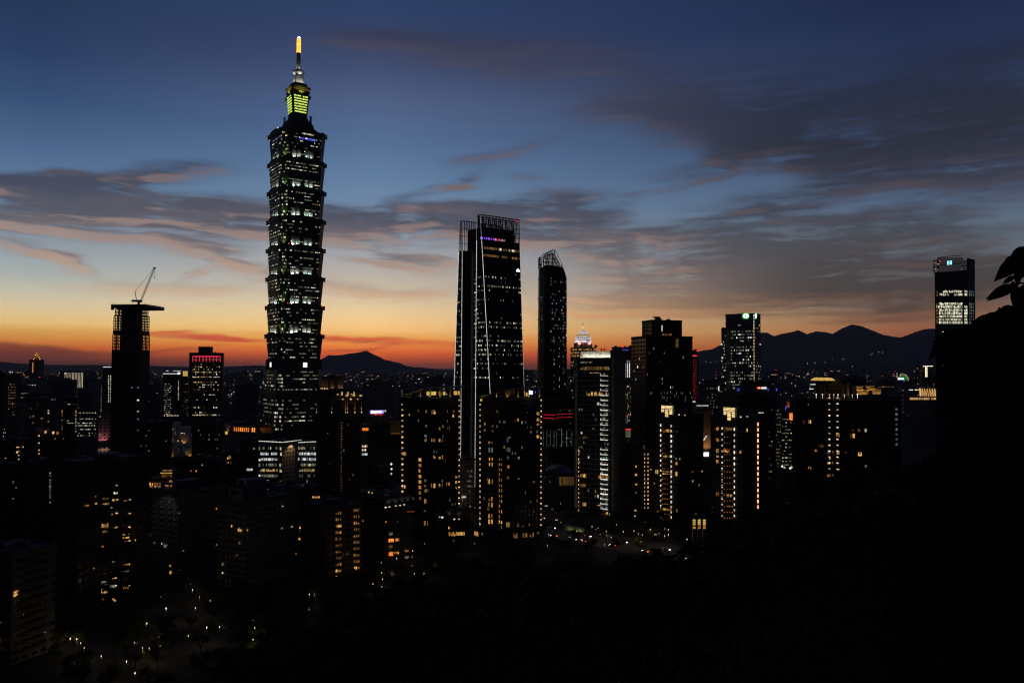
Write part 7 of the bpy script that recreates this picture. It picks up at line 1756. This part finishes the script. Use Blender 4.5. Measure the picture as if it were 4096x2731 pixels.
def leaf_cloud(mb, q, c, r, n, ls, mi=0):
    for _ in range(n):
        v = Vector((q.gauss(0, 1), q.gauss(0, 1), q.gauss(0, 1))).normalized() * (q.random() ** .45); p = Vector((c[0] + v.x * r[0], c[1] + v.y * r[1], c[2] + v.z * r[2]))
        a = Vector((q.gauss(0, 1), q.gauss(0, 1), q.gauss(0, .6))).normalized(); b = a.orthogonal().normalized() * ls * q.uniform(.4, .7); a = a * ls * q.uniform(.7, 1.2)
        mb.add([tuple(p - a), tuple(p + b), tuple(p + a), tuple(p - b)], [(0, 1, 2, 3)], mi)


def tree_proto(seed, h, r):
    q = random.Random(seed); root = thing('broadleaf_tree', 'x', 'tree', (0, 0, 0)); tr_ = MB(); tr_.tube((0, 0, -.4), (q.uniform(-.2, .2), 0, h * .45), .26, .17, 8)
    cr = MB()
    for k in range(9):
        a = q.uniform(0, 6.28); rr = q.uniform(.2, .75) * r; p = (math.cos(a) * rr, math.sin(a) * rr, h * q.uniform(.5, .86)); tr_.tube((0, 0, h * q.uniform(.3, .45)), p, .1, .03, 5)
        leaf_cloud(cr, q, p, (r * .42, r * .42, h * .12), 60, .42)
    return [root, tr_.build('trunk', BARK, root), cr.build('crown', q.choice((LEAF, LEAF2)), root)]


TP = [tree_proto(300 + i, (9, 11, 8, 12, 10)[i], (4.2, 4.8, 3.6, 4.6, 5.2)[i]) for i in range(5)]; tused = [False] * 5
TK = ['rounded', 'broad', 'small bushy', 'tall', 'wide spreading']
tq = random.Random(88)


def plant(x, y, where, s=1.0):
    i = tq.randrange(5)
    if not tused[i]: obs = TP[i]; tused[i] = True
    else:
        r0 = TP[i][0].copy(); COL.objects.link(r0); obs = [r0]
        for c in TP[i][1:]: c2 = c.copy(); COL.objects.link(c2); c2.parent = r0
    r0 = obs[0]; r0.location = (x, y, max(-.05, hill_z(x, y))); r0.rotation_euler = (0, 0, tq.uniform(0, 6.28)); k = s * tq.uniform(.8, 1.15); r0.scale = (k, k, k)
    r0['label'] = f'{TK[i]} dark leafy tree {where}'; r0['group'] = 'trees ' + where; r0['category'] = 'tree'


BOXES = [(o.location.x, o.location.y) for o in bpy.data.objects if o.parent is None and o.get('category') and o.get('category') not in ('tree', 'street lamp', 'car', 'lamp')]


def free(x, y, m=13): return all(abs(x - a) > m or abs(y - b) > m for a, b in BOXES)


cnt = 0
while cnt < 108:
    px, d = tq.uniform(230, 1300), tq.uniform(292, 425); x = (px - 2048) / F * d
    if free(x, d, 17) and hill_z(x, d) < 30: plant(x, d, 'among the park lamps at lower left'); cnt += 1
cnt = 0
while cnt < 60:
    px, d = tq.uniform(2160, 2860), tq.uniform(505, 640); x = (px - 2048) / F * d; y = 1470 + F * CAMZ / d
    yl = 2098 + (px - 2150) * .155
    if yl - 14 < y < yl + (40 if cnt % 2 else 66) or not free(x, d, 16): continue
    plant(x, d, 'along the street right of the twin towers'); cnt += 1
cnt = 0
while cnt < 30:
    px, d = tq.uniform(1450, 2160), tq.uniform(415, 500); x = (px - 2048) / F * d
    if not free(x, d, 18): continue
    plant(x, d, 'at the foot of the twin towers'); cnt += 1
cnt = 0
while cnt < 88:
    px = tq.uniform(1300, 4250); yc, dc = crest(px); d = dc * tq.uniform(.86, 1.12); x = (px - 2048) / F * d
    plant(x, d, 'on the edge of the wooded hillside', 1.1); cnt += 1
for (px, py, kind, e) in ((2430, 2160, 0, 330), (2550, 2178, 4, 420), (2290, 2118, 2, 160), (2580, 2110, 2, 160), (1058, 2565, 2, 120), (640, 2575, 0, 90), (1530, 2330, 2, 70)):
    g0 = gp(px, py); r0 = TP[kind][0].copy(); COL.objects.link(r0)
    for c in TP[kind][1:]: c2 = c.copy(); COL.objects.link(c2); c2.parent = r0
    k = .62; r0.location = (g0.x, g0.y, max(0, hill_z(g0.x, g0.y)) - .05); r0.scale = (k, k, k); r0.rotation_euler = (0, 0, px)
    r0['label'] = 'small tree lit yellow green by a lamp ' + ('beside the road below the lantern top towers' if px > 2000 else 'among the dark park paths at lower left' if px < 1300 else 'in the garden of the fiery windowed block'); r0['group'] = 'lamp lit trees ' + ('by the road' if px > 2000 else 'in the park' if px < 1300 else 'in the garden'); r0['category'] = 'tree'
    l = spot(None, (g0.x - .8, g0.y - 3.2, r0.location.z + .4), (g0.x, g0.y, r0.location.z + 4), e * 2.2, (1, .85, .25), 100); l.parent = r0; l.location = (Vector((g0.x - .8, g0.y - 3.2, r0.location.z + .4)) - r0.location) / k; l.matrix_parent_inverse = Matrix.Rotation(-px, 4, 'Z')
fm = MB(); fq = random.Random(9)
for i in range(900):
    px = fq.uniform(700, 4800); yc, dc = crest(px); d = dc * fq.uniform(.12, .95) ** .8; x = (px - 2048) / F * d; z = hill_z(x, d)
    if d < 22 or (px < 1100 and d < 290): continue
    leaf_cloud(fm, fq, (x, d, z + fq.uniform(2.5, 7) * min(1, d / 90)), (4.2, 4.2, 3.4), 46, .8)
for i in range(900):
    px = fq.uniform(300, 5200); d = fq.uniform(14, 95); x = (px - 2048) / F * d; z = hill_z(x, d)
    leaf_cloud(fm, fq, (x, d, z + fq.uniform(.2, .9) * min(3.5, d / 22)), (d * .045, d * .05, .3 + d * .02), 42, .05 + d * .0042)
tag(fm.build('hill_forest', LEAF), kind='stuff')

# ------------------------------------------------------------------ the near tree at the right, seen against the sky
nt = thing('broadleaf_tree', 'large dark tree close by at right with drooping pointed leaves against the sky', 'tree', (5.6, 6.4, 116.2)); nt.name = 'near_broadleaf_tree'
TW = MB(); LV = MB(); lq = random.Random(4)
BARKN = mat('near_bark', (.05, .04, .03), .9)
MB().tube((5.6, 6.4, 115.6), (5.0, 6.2, 118.2), .22, .16, 10).tube((5.0, 6.2, 118.15), (4.3, 5.9, 120.6), .16, .07, 8).build('trunk', BARKN, nt)


def leaf(base, dirv, length, width, roll=0.0, bend=.25):
    d = dirv.normalized(); s = d.cross((base - EYE).normalized())                # blades turn roughly to the open sky
    s = s.normalized() if s.length > .05 else Vector((1, 0, 0)); s = (Matrix.Rotation(roll, 3, d) @ s); n = s.cross(d)
    prof = [(0, .0), (.07, .35), (.2, .82), (.36, 1.0), (.55, .88), (.72, .58), (.86, .28), (1, 0)]
    mid = [base + d * length * t - n * 0 + Vector((0, 0, -1)) * bend * length * t * t for t, w in prof]
    vs = []
    for m_, (t, w) in zip(mid, prof): vs += [m_ + s * w * width * .5 + n * .12 * w * width, m_, m_ - s * w * width * .5 + n * .12 * w * width]
    fs = []
    for k in range(len(prof) - 1): a = 3 * k; fs += [(a, a + 1, a + 4, a + 3), (a + 1, a + 2, a + 5, a + 4)]
    LV.add([tuple(v) for v in vs], fs)


def twig(pts, r):
    for a, b in zip(pts, pts[1:]): TW.tube(a, b, r, r * .8, 5)


def rel(px0, py0, px1, py1, d, d1=None): a = at(px0, py0, d); b = at(px1, py1, d1 or d); return a, b - a


def edge_x(y):
    pts = [(1215, 4075), (1250, 3995), (1280, 3925), (1310, 3850), (1345, 3795), (1400, 3762), (1500, 3784), (1600, 3790), (1700, 3760), (1850, 3700), (2000, 3640), (2300, 3600), (2760, 3560)]
    for (a, xa), (b, xb) in zip(pts, pts[1:]):
        if a <= y <= b: return xa + (xb - xa) * (y - a) / (b - a)
    return 4096


# single leaves whose outlines read against the sky: base, tip, blade width in metres, distance, roll
for x0, y0, x1, y1, w, d, ro in ((4092, 1022, 3962, 1118, .09, 4.6, .15), (4064, 1138, 3922, 1190, .066, 4.6, .2), (4070, 1142, 3940, 1196, .05, 4.75, .3), (4080, 1034, 4052, 1150, .06, 4.7, .4), (4110, 996, 4010, 1070, .085, 4.8, .2), (4070, 1140, 4046, 1222, .055, 4.6, .2), (4110, 1130, 4078, 1262, .1, 4.8, .3), (4130, 1010, 4090, 1110, .12, 4.9, .2),
                                 (4130, 1160, 4110, 1280, .11, 4.9, .3), (4046, 1222, 4006, 1246, .045, 4.7, .2), (4090, 1230, 4010, 1262, .06, 4.8, .2), (3990, 1268, 3862, 1302, .085, 4.8, .2), (4020, 1262, 3900, 1275, .07, 4.9, .2), (4060, 1250, 3960, 1290, .09, 4.8, .2), (3900, 1300, 3778, 1356, .09, 4.9, .2), (3800, 1335, 3724, 1436, .075, 4.9, .2), (3870, 1330, 3745, 1400, .1, 5.0, .3),
                                 (3900, 1360, 3770, 1450, .12, 5.1, .2), (3900, 1420, 3786, 1500, .12, 5.2, .2), (3910, 1480, 3792, 1560, .12, 5.2, .2), (3910, 1540, 3796, 1616, .12, 5.3, .2), (4100, 985, 4040, 1030, .05, 4.9, .3)):
    b, v = rel(x0, y0, x1, y1, d); leaf(b, v + Vector((0, lq.uniform(-.05, .05), 0)), v.length, w, ro, .08)
for i in range(40):
    y = lq.uniform(1250, 1650); x = edge_x(y) + lq.uniform(20, 90); b = at(x, y, lq.uniform(4.8, 5.6)); L = lq.uniform(.07, .14); leaf(b, Vector((lq.uniform(-1, -.3), lq.gauss(0, .3), lq.gauss(-.1, .45))), L, L * lq.uniform(.32, .46), lq.uniform(-.5, .5), .2)
for i in range(12):
    b = at(lq.uniform(4040, 4110), lq.uniform(1000, 1150), lq.uniform(4.6, 5.0)); L = lq.uniform(.06, .1); leaf(b, Vector((lq.uniform(-1, .2), lq.gauss(0, .3), lq.gauss(-.3, .5))), L, L * .4, lq.uniform(-.4, .4), .2)
twig([at(4200, 1180, 5.0), at(4090, 1132, 4.7), at(4058, 1136, 4.6)], .006); twig([at(4200, 1060, 5.0), at(4110, 1012, 4.8), at(4070, 1034, 4.7)], .006)
twig([at(4200, 1330, 5.2), at(4020, 1262, 4.8), at(3960, 1275, 4.8)], .008); twig([at(4200, 1400, 5.3), at(3990, 1340, 5.0), at(3840, 1325, 4.9)], .009); twig([at(4200, 1560, 5.5), at(4000, 1500, 5.3), at(3900, 1480, 5.2)], .009)


for i in range(4200):
    y = 1225 + 1600 * lq.random() ** 1.15; xl = edge_x(min(2750, y + 10)) + 26 + (60 if 1340 < y < 1720 else 0); x = xl + (4330 - xl) * lq.random() ** .8; d = lq.uniform(4.7, 8.0)
    b = at(x, y, d); L = lq.uniform(.13, .25); leaf(b, Vector((lq.gauss(-.25, .7), lq.gauss(0, .5), -abs(lq.gauss(.55, .35)))), L, L * lq.uniform(.44, .58), lq.uniform(-.7, .7), .2)
for i in range(26):
    y = lq.uniform(1300, 2500); x = edge_x(y) + lq.uniform(20, 90); d = lq.uniform(4.8, 6); a = at(x, y, d); b = at(4250, y + lq.uniform(-60, 120), d + .6); twig([a, a.lerp(b, .5) + Vector((0, 0, .05)), b], .007)
LV.build('crown', mat('near_leaf', (.02, .03, .012), .85, .06, 0, .4, 6), nt); TW.build('twig', BARKN, nt)

finish_windows()
# ------------------------------------------------------------------ the evening air
HZ = bpy.data.materials.new('evening_air'); HZ.use_nodes = True; t = HZ.node_tree
for n in list(t.nodes):
    if n.type == 'BSDF_PRINCIPLED': t.nodes.remove(n)
v = N(t, 'ShaderNodeVolumePrincipled'); v.inputs['Color'].default_value = (.8, .84, 1, 1); v.inputs['Density'].default_value = AIR; v.inputs['Anisotropy'].default_value = 0.0
t.links.new(v.outputs[0], t.nodes['Material Output'].inputs['Volume'])
hz = MB().box((0, 9000, 498), (44000, 24000, 1004))
tag(hz.build('haze', HZ), kind='stuff')
